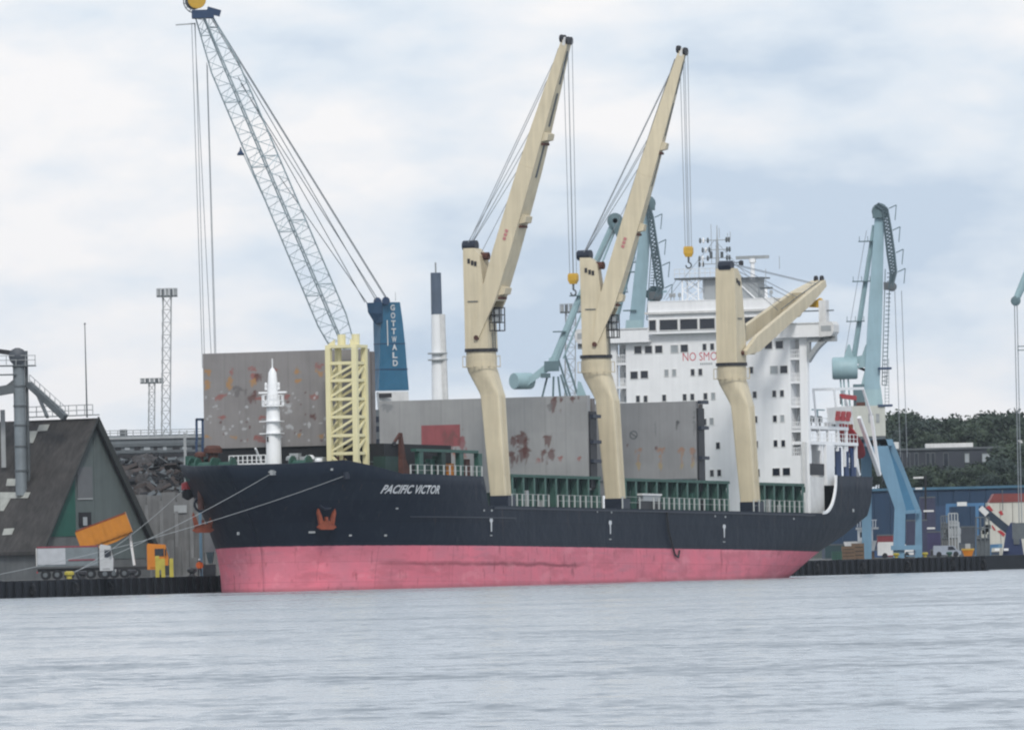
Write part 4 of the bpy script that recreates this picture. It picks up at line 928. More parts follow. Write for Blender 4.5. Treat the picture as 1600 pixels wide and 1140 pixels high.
# bridge wings
ytip = hp(1303, 515, WS).y
for sg in (1, -1):
    y_in = yw if sg > 0 else -yl
    zt1 = hp(1240, 506, WS).z; zt0 = hp(1240, 527, WS).z
    wg = part(MB().b2(L3(WS, sg * (y_in + .003), zt0), L3(WS + .15, sg * (ytip - 1.7), zt1)).b2(L3(WS + .15, sg * (y_in + .003), zt0), L3(WS + 2.0, sg * (ytip - 1.7), zt0 + .25)).b2(L3(WS + 1.9, sg * (y_in + .003), zt0 + .25), L3(WS + 2.0, sg * (ytip - 1.7), zt1)), 'bridge_wing', M_white)
    part(MB().b2(L3(WS - .12, sg * (y_in + .1), zt1 - .02), L3(WS + .2, sg * (ytip - 1.8), zt1 + .1)), 'wing_rail', M_whited, wg)
    zc_ = (zt0 + zt1) / 2 + .1
    part(MB().prism([L3(WS - .1, sg * (ytip - 1.75), zt1 + .15), L3(WS - .1, sg * (ytip - .25), zt1 + .15), L3(WS - .1, sg * ytip, zt1 - .2), L3(WS - .1, sg * ytip, zt0 + .5), L3(WS - .1, sg * (ytip - .3), zt0 + .05), L3(WS - .1, sg * (ytip - 1.75), zt0 - .05)], (-1.6, 0, 0)), 'wing_end', M_whited, wg)
    part(MB().prism([L3(WS - .12, sg * (ytip - 1.5), zc_ - .25), L3(WS - .12, sg * (ytip - .3), zc_ - .25), L3(WS - .12, sg * (ytip - .3), zc_ + .35), L3(WS - .12, sg * (ytip - 1.5), zc_ + .35)], (.02, 0, 0)), 'wing_panel', M_grey, wg)
    # arched bracket with a slot
    A = hp(1264, 566, WS + .5); B = hp(1305, 528, WS + .5); C = hp(1264, 528, WS + .5)
    arc = []
    for i in range(11):
        t = i / 10; arc.append((A.y + (B.y - A.y) * t, A.z + (B.z - A.z) * (1 - (1 - t) ** 1.9)))
    def strip(pa, pb, nm):
        secs = [[L3(WS + .4, sg * a[0], a[1]), L3(WS + .4, sg * b_[0], b_[1]), L3(WS + 1.1, sg * b_[0], b_[1]), L3(WS + 1.1, sg * a[0], a[1])] for a, b_ in zip(pa, pb)]
        part(MB().loft(secs), nm, M_grey, wg)
    up_ = [(y - .05, z + .75) for y, z in arc]; up2 = [(y, min(zt0 - .01, z + 1.5)) for y, z in arc]
    strip(arc, up_, 'wing_bracket')
    strip([(A.y + (B.y - A.y) * i / 10, zt0 - .55) for i in range(11)], [(A.y + (B.y - A.y) * i / 10, zt0 - .002) for i in range(11)], 'bracket_web')
    for t in (0, 4, 7): 
        y, z = up_[t]; part(MB().b2(L3(WS + .45, sg * (y - .15), z - .2), L3(WS + 1.05, sg * (y + .15), zt0 - .5)), 'bracket_post', M_grey, wg)
    # gusset inside the bay, below the wing
    a = hp(1262, 556); b2_ = hp(1240, 556); c = hp(1262, 540)
    part(MB().prism([L3(HS + .1, sg * b2_.y, b2_.z), L3(HS + .1, sg * a.y, c.z + .6), L3(HS + .1, sg * a.y, c.z - .2), L3(HS + .1, sg * (b2_.y + .4), b2_.z - .3)], (-.2, 0, 0)), 'bay_gusset', M_grey, wg)
# jib rest post on the port wing
jt = hp(1290, 452, 126.4)
pr_ = part(MB().b2(L3(126.0, jt.y - .7, z_bw - .2), L3(126.9, jt.y + .15, jt.z - 1.2)), 'jib_rest', M_whited)
part(MB().bar(L3(126.4, jt.y - 3.0, hp(1262, 486, 126.4).z), L3(126.4, jt.y + .9, hp(1262, 486, 126.4).z), .25, .14), 'rest_walkway', M_greyd, pr_)
hk = hp(1274, 474, 131); 
part(MB().prism([L3(131, hk.y - .75, hk.z - .4), L3(131, hk.y + .75, hk.z - .5), L3(131, hk.y + .7, hk.z + .35), L3(131, hk.y + .5, hk.z + .6), L3(131, hk.y - .6, hk.z)], (-.6, 0, 0)), 'stowed_hook_block', M_yellow)

# navigation gear above the wheelhouse
TS = HS + 2.0
tz = lambda px, py, s=TS: H(px, py, s=s)
zr = zb3
a, b_ = tz(1058, 436), tz(1122, 435)
mp2 = part(MB().b2(L3(TS - .8, a.y, a.z - .12), L3(TS + 1.2, b_.y, a.z + .08)), 'monkey_island_platform', M_greyd)
mb = MB(); 
for f in (.55, 1.05): mb.tube(L3(TS - .75, a.y, a.z + f), L3(TS - .75, b_.y, a.z + f), .03, 5)
for i in range(9): y = a.y + (b_.y - a.y) * i / 8; mb.tube(L3(TS - .75, y, a.z), L3(TS - .75, y, a.z + 1.05), .03, 5)
part(mb, 'platform_railing', M_whited, mp2)
yA, yB = tz(1069, 450).y, tz(1094, 450).y
mb = MB()
for s_ in (TS - .5, TS + .9):
    for y in (yA, yB): mb.tube(L3(s_, y, zr), L3(s_, y, a.z), .09, 6)
    zm = (zr + a.z) / 2
    mb.tube(L3(s_, yA, zr), L3(s_, yB, zm), .05, 5); mb.tube(L3(s_, yB, zr), L3(s_, yA, zm), .05, 5); mb.tube(L3(s_, yA, zm), L3(s_, yB, a.z), .05, 5); mb.tube(L3(s_, yB, zm), L3(s_, yA, a.z), .05, 5)
part(mb, 'lattice_support', M_white, mp2)
q0, q1 = tz(1100, 437), tz(1121, 468); part(MB().b2(L3(TS, q0.y, zr - .2), L3(TS + 2, q1.y, q0.z)), 'equipment_room', M_grey)
q0, q1 = tz(1150, 436), tz(1184, 468); er = part(MB().b2(L3(TS, q0.y, zr - .2), L3(TS + 2, q1.y, q0.z)), 'equipment_room', M_grey)
part(MB().b2(L3(TS - .5, q0.y - .2, q0.z), L3(TS + 2.2, q1.y + .6, q0.z + .15)), 'room_roof', M_greyd, er)
part(MB().bar(L3(TS - .2, q0.y, q0.z - .1), L3(TS - .2, q1.y, zr), .12, .12), 'ladder', M_white, er)
# signal mast
msx = tz(1121, 400); mz = lambda py: tz(1121, py).z
mst = part(MB().lathe(L3(TS, msx.y, 0), [(.3, zr), (.24, mz(420)), (.16, mz(385)), (.06, mz(370)), (.04, mz(352))], 10), 'signal_mast', M_grey, smooth=True)
for py, x0, x1 in ((375, 1093, 1139), (390, 1097, 1140), (403, 1092, 1140), (412, 1092, 1125)):
    y0_, y1_ = tz(x0, py).y, tz(x1, py).y
    part(MB().tube(L3(TS, y0_, mz(py)), L3(TS, y1_, mz(py)), .05, 6), 'yard', M_grey, mst)
    for x in (x0 + 1, x0 + 6, (x0 + x1) / 2 - 10, x1 - 4, x1):
        yy = tz(x, py).y; part(MB().lathe(L3(TS, yy, mz(py)), [(.05, -.3), (.13, -.2), (.13, .15), (.06, .3)], 7), 'signal_lamp', M_greyd if x != x0 + 6 else M_white, mst)
for x, p0, p1 in ((1112, 412, 350), (1124, 372, 356), (1137, 376, 364), (1141, 374, 362), (1092, 436, 404), (1218, 420, 400), (1197, 462, 420)):
    q = tz(x, p0); part(MB().tube(L3(TS, q.y, q.z), L3(TS, q.y, tz(x, p1).z), .035, 5), 'whip_antenna', M_grey, mst)
for x in (1111, 1128): q = tz(x, 398); part(MB().b2(L3(TS - .15, q.y - .12, q.z - .35), L3(TS + .15, q.y + .12, q.z + .35)), 'mast_unit', M_greyd, mst)
part(MB().bar(L3(TS, tz(1136, 411).y, mz(411)), L3(TS, tz(1158, 411).y, mz(411)), .1, .1).lathe(L3(TS, tz(1158, 412).y, mz(412)), [(.05, -.35), (.28, -.25), (.28, .2), (.05, .3)], 8), 'search_light', M_dark, mst)
# radars
q = tz(1176, 418); rz0 = q.z
rd = part(MB().lathe(L3(TS, q.y, 0), [(.28, tz(1176, 436).z), (.22, tz(1176, 412).z), (.38, tz(1176, 410).z), (.38, tz(1176, 404).z)], 10), 'radar_pedestal', M_white, smooth=True)
part(MB().box(L3(TS, q.y, tz(1176, 402).z), (.3, 3.9, .36)), 'radar_scanner', M_grey, rd)
q = tz(1197, 450); rd = part(MB().lathe(L3(TS, q.y, 0), [(.2, zr), (.16, tz(1197, 451).z)], 8), 'radar_pedestal', M_white, smooth=True)
part(MB().box(L3(TS, q.y, tz(1197, 450).z), (.25, 1.5, .22)), 'radar_scanner', M_greyd, rd)
for px in (1048, 1053, 1062, 1190, 1205):
    q = tz(px, 462, WS + .6); part(MB().lathe(L3(WS + .6, q.y, zr), [(.05, 0), (.05, .5), (.2, .55), (.2, .9), (.02, 1.0)], 8), 'deck_light', M_grey)
mb = MB()
for a0, b0 in (((1060, 437), (1040, 468)), ((1124, 410), (1172, 470)), ((1130, 420), (1182, 470)), ((1120, 375), (1205, 468)), ((1120, 375), (1045, 468))):
    p0, p1 = tz(*a0), tz(*b0); mb.tube(L3(TS - .6, p0.y, p0.z), L3(TS - .6, p1.y, p1.z), .03, 4)
part(mb, 'mast_stays', M_rope)

# ------------------------------------------------------------------ stern: decks behind the house, free-fall boat and its frame
AS = 133.0; ay_ = 12.0
az = lambda px, py, y=ay_: H(px, py, y=y)
sL, sR = az(1266, 690).x, az(1341, 690).x
zd1, zd2 = az(1290, 691).z, az(1290, 667).z
yin = 6.0
for z, e_, px in ((zd1, sR, 1341), (zd2, az(1326, 667).x, 1326)):
    ad = part(MB().b2(L3(sL, yin, z - .25), L3(e_, ay_, z + .1)), 'boat_deck', M_white)
    for i in range(5):
        s_ = sL + .3 + (e_ - sL - .6) * i / 4; part(MB().b2(L3(s_ - .15, ay_ - .35, z - 2.6), L3(s_ + .15, ay_ - .05, z - .25)), 'deck_pillar', M_white, ad)
    mb = MB()
    for f in (.5, 1.0): mb.bar(L3(sL, ay_ - .1, z + f), L3(e_, ay_ - .1, z + f), .06, .06)
    for i in range(14): s_ = sL + (e_ - sL) * i / 13; mb.bar(L3(s_, ay_ - .1, z + .1), L3(s_, ay_ - .1, z + 1.0), .06, .06)
    part(mb, 'deck_railing', M_white, ad)
part(MB().b2(L3(HS + 4.21, -5, DECK), L3(HS + 12.0, 5, zd2 + 2)), 'aft_casing', M_white)
part(MB().b2(L3(sL, yin - .3, DECK), L3(sR - 1, yin - .1, zd1 + 1.2)), 'aft_house_side', M_grey)
a, b_ = az(1290, 696), az(1302, 740); part(MB().b2(L3(a.x, 10, 11), L3(b_.x, 12.1, zd1 - .26)), 'deck_locker', M_white)
for x0, x1 in ((1306, 1315), (1320, 1327), (1330, 1338)):
    a, b_ = az(x0, 700, 10.5), az(x1, 738, 10.5); part(MB().b2(L3(a.x, 10.3, 11), L3(b_.x, 10.5, zd1 - .4)), 'blue_locker', pmat('locker_blue', (.03, .07, .19), .5, .2, 1))
a, b_ = az(1266, 742), az(1287, 718); part(MB().b2(L3(a.x, 9, DECK), L3(b_.x, 12.0, H(1275, 745, y=12).z)), 'side_locker', M_whited)
part(MB().b2(L3(a.x, 11.9, H(1275, 742, y=12).z), L3(b_.x, 12.05, H(1275, 724, y=12).z)), 'mooring_opening', M_dark)
part(MB().b2(L3(az(1262, 770).x, 11.5, H(1270, 769, y=12).z), L3(az(1285, 770).x, 11.7, H(1270, 760, y=12).z)), 'green_beam', M_green)
for px in (1262, 1268): part(MB().b2(L3(az(px, 760).x, 11.4, DECK), L3(az(px, 760).x + .4, 11.8, zd1)), 'deck_pillar', M_whited)
# white edge bar following the swept bulwark
pts = [L3(s, hb(s, 9) + .02, ztop(s) + .05) for s in [126.3 + 4.3 * (i / 24) ** .6 for i in range(25)]]
mb = MB()
for a, b_ in zip(pts, pts[1:]): mb.bar(a, b_, .3, .22, upv=(0, 1, 0))
part(mb, 'bulwark_edge_bar', M_white)
# launching frame
by = 10.4
fz = lambda px, py: H(px, py, y=by)
T1, T2 = fz(1287, 608), fz(1332, 607); B1, B2 = fz(1295, 655), fz(1342, 700); B3 = fz(1358, 742)
dvt = part(MB().bar(L3(T1.x, by - 1.25, T1.z), L3(T2.x, by - 1.25, T2.z), .3, .3).bar(L3(T1.x, by + 1.25, T1.z), L3(T2.x, by + 1.25, T2.z), .3, .3), 'boat_launching_frame', M_white)
for y in (by - 1.25, by + 1.25):
    part(MB().bar(L3(T1.x, y, T1.z), L3(B1.x, y, B1.z - 3), .2, .2), 'frame_leg', M_white, dvt)
    part(MB().bar(L3(T2.x, y, T2.z), L3(B2.x + .8, y, fz(1345, 650).z), .22, .22), 'frame_leg', M_white, dvt)
    part(MB().bar(L3(fz(1326, 652).x, y, fz(1326, 652).z), L3(B3.x, y, B3.z), .4, .4), 'launch_rail', M_white, dvt)
    part(MB().bar(L3(B2.x + .8, y, fz(1345, 650).z), L3(B3.x, y, B3.z), .3, .3), 'frame_leg', M_white, dvt)
part(MB().bar(L3(T2.x, by - 1.25, T2.z), L3(T2.x, by + 1.25, T2.z), .28, .28).bar(L3(T1.x, by - 1.25, T1.z), L3(T1.x, by + 1.25, T1.z), .28, .28), 'frame_crossbar', M_white, dvt)
a, b_ = fz(1298, 619), fz(1321, 622); part(MB().bar(L3(a.x, by + 1.2, a.z), L3(b_.x, by + 1.2, b_.z), .3, .5), 'spreader_beam', M_redbright, dvt)
for p in (a, b_): part(MB().bar(L3(p.x, by + 1.2, p.z), L3(p.x, by + 1.2, p.z - .9), .16, .16), 'spreader_leg', M_greyd, dvt)
a, b_ = H(1292, 637, y=by + 1.9), H(1331, 661, y=by + 1.9)
sgp = part(MB().prism([L3(a.x, by + 1.85, a.z), L3(b_.x, by + 1.85, H(1331, 634, y=by + 1.9).z), L3(b_.x + .2, by + 1.85, b_.z), L3(a.x + .4, by + 1.85, b_.z)], (0, .1, 0)), 'funnel_board', M_whited)
mb = MB(); 
def gl_(u0, v0, u1, v1):
    p = lambda u, v: L3(a.x + (b_.x - a.x) * (.3 + .64 * u), by + 2.0, b_.z + (a.z - b_.z) * (.22 + .5 * v))
    mb.bar(p(u0 + v0 * .08, v0), p(u1 + v1 * .08, v1), .06, .36, upv=(0, 0, 1)) if abs(u1 - u0) > .02 else mb.bar(p(u0 + v0 * .08, v0), p(u1 + v1 * .08, v1), .3, .06, upv=(0, 1, 0))
for u in (0, .33, .66):
    gl_(u, .95, u + .25, .95); gl_(u, .5, u + .25, .5); gl_(u, 0.05, u + .25, .05)
for u, v0, v1 in ((.02, .5, .95), (.25, .05, .5), (.35, 0, 1), (.58, .0, .45), (.68, .5, .95), (.9, .5, 1)): gl_(u, v0, u + .005, v1)
part(mb, 'red_lettering', M_redbright, sgp)
# enclosed boat, bow down on the rail
c0, c1 = fz(1318, 668), fz(1343, 712)
d_ = (L3(c1.x, by, c1.z) - L3(c0.x, by, c0.z)); 
secs = []
for t, r in ((0, .35), (.08, .9), (.25, 1.2), (.6, 1.25), (.85, .95), (1, .2)):
    p = L3(c0.x, by, c0.z) + d_ * t; secs.append([p + Vector((r * .8 * math.cos(q), r * math.sin(q) if True else 0, r * .8 * math.cos(q))) for q in [2 * math.pi * i / 12 for i in range(12)]])
bt = part(MB().loft(secs), 'free_fall_boat', M_redbright, smooth=True)
part(MB().box(L3(c0.x, by, c0.z) + d_ * .3 + Vector((.5, 0, .9)), (1.0, 1.2, .8)), 'boat_cockpit', M_red, bt)
for px in (1268, 1275, 1281): 
    q = az(px, 655, 9); part(MB().lathe(L3(q.x, 9, zd2), [(.1, 0), (.1, .6), (.3, .65), (.3, 1.3), (.05, 1.4)], 8), 'deck_light', M_greyd)
q = az(1277, 640, 8); part(MB().tube(L3(q.x, 8, zd2), L3(q.x, 8, q.z), .12, 6).bar(L3(q.x - 1.5, 8, q.z), L3(q.x + 2, 8, q.z), .15, .15), 'provision_crane', pmat('pale_teal_paint', None))
for x0, x1, y0_, y1_ in ((1293, 1300, 660, 672), (1303, 1309, 662, 672), (1311, 1318, 663, 673)):
    a, b_ = az(x0, y0_, 9), az(x1, y1_, 9); part(MB().b2(L3(a.x, 8.6, zd2), L3(b_.x, 9, a.z)), 'deck_fitting', M_greyd if x0 == 1303 else M_whited)

# ------------------------------------------------------------------ mooring lines
def line(p, q, sag, r, label, grp='mooring lines of the cargo ship'):
    pts = [p.lerp(q, i / 14) - Vector((0, 0, sag * 4 * (i / 14) * (1 - i / 14))) for i in range(15)]
    t = Thing('mooring_line', label, 'mooring line', q, grp); t.part(MB().path(pts, r, 5), 'hawser', M_hawser); 
wS = lambda p: SHIP_M @ p
e1 = W(108, 896, 1262); e2 = W(-12, 899, 1254)
line(wS(L3(*bow_s(425, 738)) + Vector((0, .1, 0))), e1, .5, .03, 'pale hawser from the upper bow fairlead down to the yellow bollard')
line(wS(L3(*bow_s(540, 742)) + Vector((0, .1, 0))), e2, .8, .03, 'longest pale hawser, crossing the whole bow from below the forecastle')
hs_ = L3(11.5, -hb(11.5, 10.2) - .1, 10.2)
line(wS(hs_), W(118, 893, 1266), .6, .03, 'pale hawser running from the starboard fairlead past the tipped orange trailer')
mb = MB(); mb.lathe(hs_ + Vector((.1, -.1, -.1)), [(.1, -.5), (.5, -.3), (.5, .3), (.1, .5)], 10); part(mb, 'fairlead_buoy', M_redbright)
part(MB().lathe(hs_ + Vector((.2, .1, -.9)), [(.1, -.6), (.6, -.3), (.6, .3), (.1, .6)], 10), 'fairlead', M_rubber)
part(MB().box(L3(*bow_s(425, 738)) + Vector((0, .1, 0)), (.8, .3, .5)), 'fairlead', M_grey); part(MB().box(L3(*bow_s(540, 742)) + Vector((0, .1, 0)), (.9, .3, .7)), 'fairlead', M_navy)

# =================================================================== LEFT SHORE
def zg(px, d): return QZ
def G(px, d): p = W(px, 890, d); return Vector((p.x, p.y, QZ))
def zof(px, py, d): return W(px, py, d).z
# --- dark pitched-roof warehouse
dW = 1330.0; al = rad(42)
gd = Vector((math.cos(al), math.sin(al), 0)); rdv = Vector((-math.sin(al), math.cos(al), 0))
apx = W(148, 653, dW)
kW = K(dW)
wl_half = 82 / kW / gd.x
ez = zof(66, 848, dW)
C0 = Vector((apx.x, apx.y, 0))
M_roof = pmat('dark_sheet_roof', (0.05, 0.046, 0.044), .75, .4, .5, .6, bump=.3)
M_gable = pmat('grey_green_cladding', (0.105, 0.13, 0.13), .7, .12, .5, .15)
M_gabgreen = pmat('green_cladding', (0.022, 0.10, 0.078), .6, .12, .5, .1)
M_sky = pmat('translucent_sheet', (0.36, 0.37, 0.34), .5, .2, 1.2)
M_wallg = pmat('grey_render', (0.12, 0.128, 0.132), .8, .2, .5, .2)
wh = Thing('warehouse', 'dark roofed warehouse with a green and grey gable behind the tipping trailer', 'warehouse', (C0.x, C0.y, QZ))
P_ = lambda a, b_, z: C0 + gd * a + rdv * b_ + Vector((0, 0, z))
Lr = 46.0
wh.part(MB().prism([P_(-wl_half, .3, QZ), P_(wl_half, .3, QZ), P_(wl_half, .3, ez), P_(0, .3, apx.z - .2), P_(-wl_half, .3, ez)], rdv * Lr), 'wall', M_wallg)
for sg in (-1, 1):
    n_ = Vector((0, 0, .3))
    ov = wl_half + .5; zo = ez - .5 * (apx.z - ez) / wl_half
    wh.part(MB().prism([P_(0, -.5, apx.z), P_(sg * ov, -.5, zo), P_(sg * ov, -.5, zo - .35), P_(0, -.5, apx.z - .35)], rdv * (Lr + 1)), 'roof', M_roof)
    wh.part(MB().prism([P_(0, -.75, apx.z + .15), P_(sg * ov, -.75, zo + .15), P_(sg * ov, -.75, zo - (.9 if sg > 0 else .12)), P_(0, -.75, apx.z - (1.1 if sg > 0 else .12))], rdv * .22), 'barge_board', pmat('barge_paint', (0.03, 0.034, 0.034), .7, .2, 1))
sl = (apx.z - ez) / wl_half
def gab(px, py):      # pixel -> gable plane (a, z)
    r = ray(px, py); o = CAM; nrm = rdv; t = ((C0 + rdv * -.0).dot(nrm) - o.dot(nrm)) / r.dot(nrm); q = o + r * t; return (q - C0).dot(gd), q.z
g1a, g1z = gab(76, 838); g1b, _ = gab(121, 838); g2a, _ = gab(151, 838); _, gmid = gab(110, 734)
def gpoly(a0, a1, z0, off, name, mat):
    f = lambda a: apx.z - abs(a) * sl - .5
    a0 = max(a0, -(apx.z - .5 - z0) / sl + .05)
    pts = [P_(a0, .3 - off, z0), P_(a1, .3 - off, z0), P_(a1, .3 - off, f(a1))] + ([P_(0, .3 - off, f(0))] if a0 < 0 < a1 else []) + [P_(a0, .3 - off, f(a0))]
    return wh.part(MB().prism(pts, rdv * .05), name, mat)
gpoly(g1a - 4, g1b, g1z, .08, 'cladding_panel', M_gabgreen); gpoly(g1b + .03, g2a, g1z, .06, 'cladding_panel', M_gable); gpoly(g2a + .03, wl_half - .6, g1z - 2.5, .07, 'cladding_panel', M_gable)
_, z1 = gab(130, 729); _, z2 = gab(130, 778)
wh.part(MB().prism([P_(g1b + .3, .12, z2), P_(g2a - .3, .12, z2), P_(g2a - .3, .12, z1), P_(g1b + .3, .12, z1)], rdv * .08), 'gable_hatch', pmat('pale_grey_panel', (0.135, 0.145, 0.155), .7, .1, 1))
_, z1 = gab(130, 800); _, z2 = gab(130, 822); wn_ = wh.part(MB().prism([P_(g1b + .4, .1, z2), P_(g2a - .6, .1, z2), P_(g2a - .6, .1, z1), P_(g1b + .4, .1, z1)], rdv * .1), 'gable_window', M_dark)
wh.part(MB().prism([P_(g1b + .9, .05, z2 + .1), P_(g2a - 1.2, .05, z2 + .1), P_(g2a - 1.2, .05, z1 - .5), P_(g1b + .9, .05, z1 - .5)], rdv * .05), 'pane', M_blind, wn_)
wh.part(MB().prism([P_(g1b + .3, .12, gab(130, 780)[1]), P_(g2a - .3, .12, gab(130, 780)[1]), P_(g2a - .3, .12, gab(130, 778)[1] + .02), P_(g1b + .3, .12, gab(130, 778)[1] + .02)], rdv * .1), 'hatch_sill', M_grey)
# pale roof lights on the near slope
sdir = (gd * -1 + Vector((0, 0, -sl))); n_roof = Vector((-sl * gd.x, -sl * gd.y, 1)).normalized()
def roofpt(px, py):
    r = ray(px, py); o = CAM; A = P_(0, 0, apx.z); t = (A - o).dot(n_roof) / r.dot(n_roof); return o + r * t
for poly in ([(62, 664), (78, 663), (74, 673), (58, 674)], [(44, 674), (60, 673), (52, 692), (38, 692)], [(12, 748), (26, 748), (24, 759), (10, 759)], [(0, 769), (48, 769), (44, 778), (0, 779)], [(0, 779), (17, 779), (6, 798), (0, 798)], [(7, 826), (23, 825), (19, 835), (4, 836)]):
    q = [roofpt(*p) + n_roof * .02 for p in poly]; wh.part(MB().prism(q, n_roof * .05), 'roof_light', M_sky)
# ridge walkway
rp = lambda t: P_(0, t, apx.z + .35)
mb = MB()
wk0 = 0.3
for f in (.55, 1.1):
    mb.tube(rp(wk0) + Vector((0, 0, f)), rp(11) + Vector((0, 0, f)), .045, 5)
for i in range(9): p = rp(wk0 + i * 10.7 / 8); mb.tube(p, p + Vector((0, 0, 1.1)), .05, 5)
mb.bar(rp(-.3), rp(12), .9, .12)
wh.part(mb, 'ridge_walkway', M_grey)
t = Thing('antenna_pole', 'thin grey pole rising from the warehouse ridge', 'pole', W(136, 650, dW)); 
t.part(MB().tube(W(136, 652, dW), W(132.5, 506, dW), .1, 6, .05), 'pole', M_greyd); t.part(MB().lathe(W(132.5, 506, dW), [(.02, -.1), (.14, 0), (.02, .15)], 6), 'pole_cap', M_greyd)
# --- bucket elevator beside the roof
dE = roofpt(34, 765).y - .3; kE = K(dE)
ev = Thing('bucket_elevator', 'tall grey elevator tube with conveyor gantries, standing before the dark roof', 'elevator', G(36, dE))
top = W(35, 548, dE); xb = W(34, 765, dE)
mb = MB(); r_ = 9.3 / kE
ev.part(mb.lathe((xb.x - .02, dE, 0), [(r_, xb.z - .6), (r_, top.z)], 14), 'elevator_tube', pmat('galvanised', (0.20, 0.23, 0.25), .5, .2, .5, .25), smooth=True)
ev.part(MB().tube((xb.x + .78, dE + .4, xb.z - .4), (xb.x + .78, dE + .4, top.z), .17, 8), 'elevator_tube', M_greyd)
for py in (572, 603, 634, 664, 697, 735): ev.part(MB().lathe((xb.x, dE, W(34, py, dE).z), [(r_ + .08, -.1), (r_ + .08, .1)], 14), 'tube_flange', M_greyd)
ev.part(MB().lathe((xb.x - .1, dE, top.z - .6), [(.3, -.85), (.95, -.6), (.95, .6), (.3, .85)], 14, 'y'), 'elevator_head', pmat('head_drum', (0.06, 0.07, 0.085), .5, .2, 1), smooth=True)
def wbar(t, a, b_, d, wd, h, name, mat, d2=None): return t.part(MB().bar(W(*a, d), W(*b_, d2 or d), wd, h), name, mat)
wbar(ev, (30, 553), (-20, 546), dE, .8, .5, 'conveyor_spout', M_dark); wbar(ev, (25, 606), (-30, 616), dE, .9, 1.0, 'conveyor_spout', M_greyd); wbar(ev, (28, 590), (0, 612), dE, .4, .3, 'gantry_strut', M_greyd)
for py, x1 in ((571, 56), (585, 26)): wbar(ev, (-25, py + 1), (x1, py), dE, 1.6, .14, 'gantry_floor', M_greyd)
mb = MB()
for py in (556, 563): mb.tube(W(-25, py, dE - .8), W(56, py - 1, dE - .8), .04, 5)
for i in range(6): mb.tube(W(-20 + i * 15, 571, dE - .8), W(-20.3 + i * 15, 556, dE - .8), .045, 5)
ev.part(mb, 'gantry_railing', M_grey)
wbar(ev, (45, 600), (102, 652), dE, .6, .6, 'inclined_conveyor', M_greyd, dW - 1); wbar(ev, (58, 614), (74, 651), dE + 4, .3, .3, 'gantry_strut', M_greyd, dW - 2); wbar(ev, (46, 606), (98, 655), dE, .2, .2, 'gantry_strut', M_greyd, dW - 1)
mb = MB()
for f in (7, 15): mb.tube(W(46, 600 - f, dE), W(102, 650 - f, dW - 1), .04, 5)
cr_ = ev.part(mb, 'conveyor_railing', M_grey)
for i in range(8): f = i / 7.01; b_ = W(46, 600, dE).lerp(W(102, 650, dW - 1), f); a = W(46, 585, dE).lerp(W(102, 635, dW - 1), f); ev.part(MB().tube(b_, a, .045, 5), 'railing_post', M_grey, cr_)
wbar(ev, (4, 640), (6, 730), dE + 4, .5, .5, 'down_pipe', M_grey)

# --- floodlight masts
def light_mast(px, ptop, pbot, d, hw_px, head_px, label, head_h=10, nlev=22):
    a, b_ = W(px, ptop, d), W(px, pbot, d); k_ = K(d); hw = hw_px / k_
    x = (b_.x + a.x) / 2
    zt_, t = a.z, Thing('floodlight_mast', label, 'light mast', (b_.x, d, QZ), 'floodlight masts on the shore')
    cs = [(-hw, -hw), (hw, -hw), (hw, hw), (-hw, hw)]
    for cx, cy in cs: t.part(MB().tube((b_.x + cx * 1.15, d + cy, QZ), (a.x + .35 + cx, d + cy, zt_), .085, 6), 'mast_leg', M_grey)
    mb = MB()
    for i in range(nlev):
        z0_ = QZ + (zt_ - QZ) * i / nlev; z1_ = QZ + (zt_ - QZ) * (i + 1) / nlev; xx = b_.x + (a.x + .35 - b_.x) * (i / nlev)
        for j in range(4):
            (ax_, ay2), (bx_, by2) = cs[j], cs[(j + 1) % 4]
            p, q = ((xx + ax_ * 1.1, d + ay2, z0_), (xx + bx_ * 1.1, d + by2, z1_)); mb.tube(p, q, .04, 4); mb.tube((xx + ax_ * 1.1, d + ay2, z1_), (xx + bx_ * 1.1, d + by2, z1_), .035, 4)
    t.part(mb, 'lattice_bracing', M_grey)
    hw2 = head_px / 2 / k_
    t.part(MB().box((a.x + .35, d, zt_ + .1), (hw2 * 2, 2.0, .2)), 'lamp_platform', M_greyd)
    n = 5
    for i in range(n):
        for row, f in enumerate((0, 1)):
            t.part(MB().box((a.x + .35 + (i - 2) * hw2 * .4, d - .6 + row * 1.2, zt_ + head_h * .55 / k_), (hw2 * .3, .5, head_h * .75 / k_)), 'floodlight', M_greyd if (i + row) % 2 else M_grey)
    mb = MB(); 
    for i in range(7): mb.tube((a.x + .35 - hw2 + hw2 * i / 3, d - 1, zt_), (a.x + .35 - hw2 + hw2 * i / 3, d - 1, zt_ + head_h / k_), .04, 4)
    mb.tube((a.x + .35 - hw2, d - 1, zt_ + head_h / k_), (a.x + .35 + hw2, d - 1, zt_ + head_h / k_), .05, 5)
    t.part(mb, 'lamp_railing', M_grey)
light_mast(257, 464, 890, 1620, 6.2, 32, 'tallest lattice floodlight mast, left of the crane ropes', 13)
light_mast(234, 599, 890, 1900, 4.5, 36, 'short floodlight mast with a flat wide head beside the tallest one', 8)
light_mast(888, 489, 890, 1660, 7.5, 34, 'floodlight mast rising behind the hanging yellow hook block', 14)

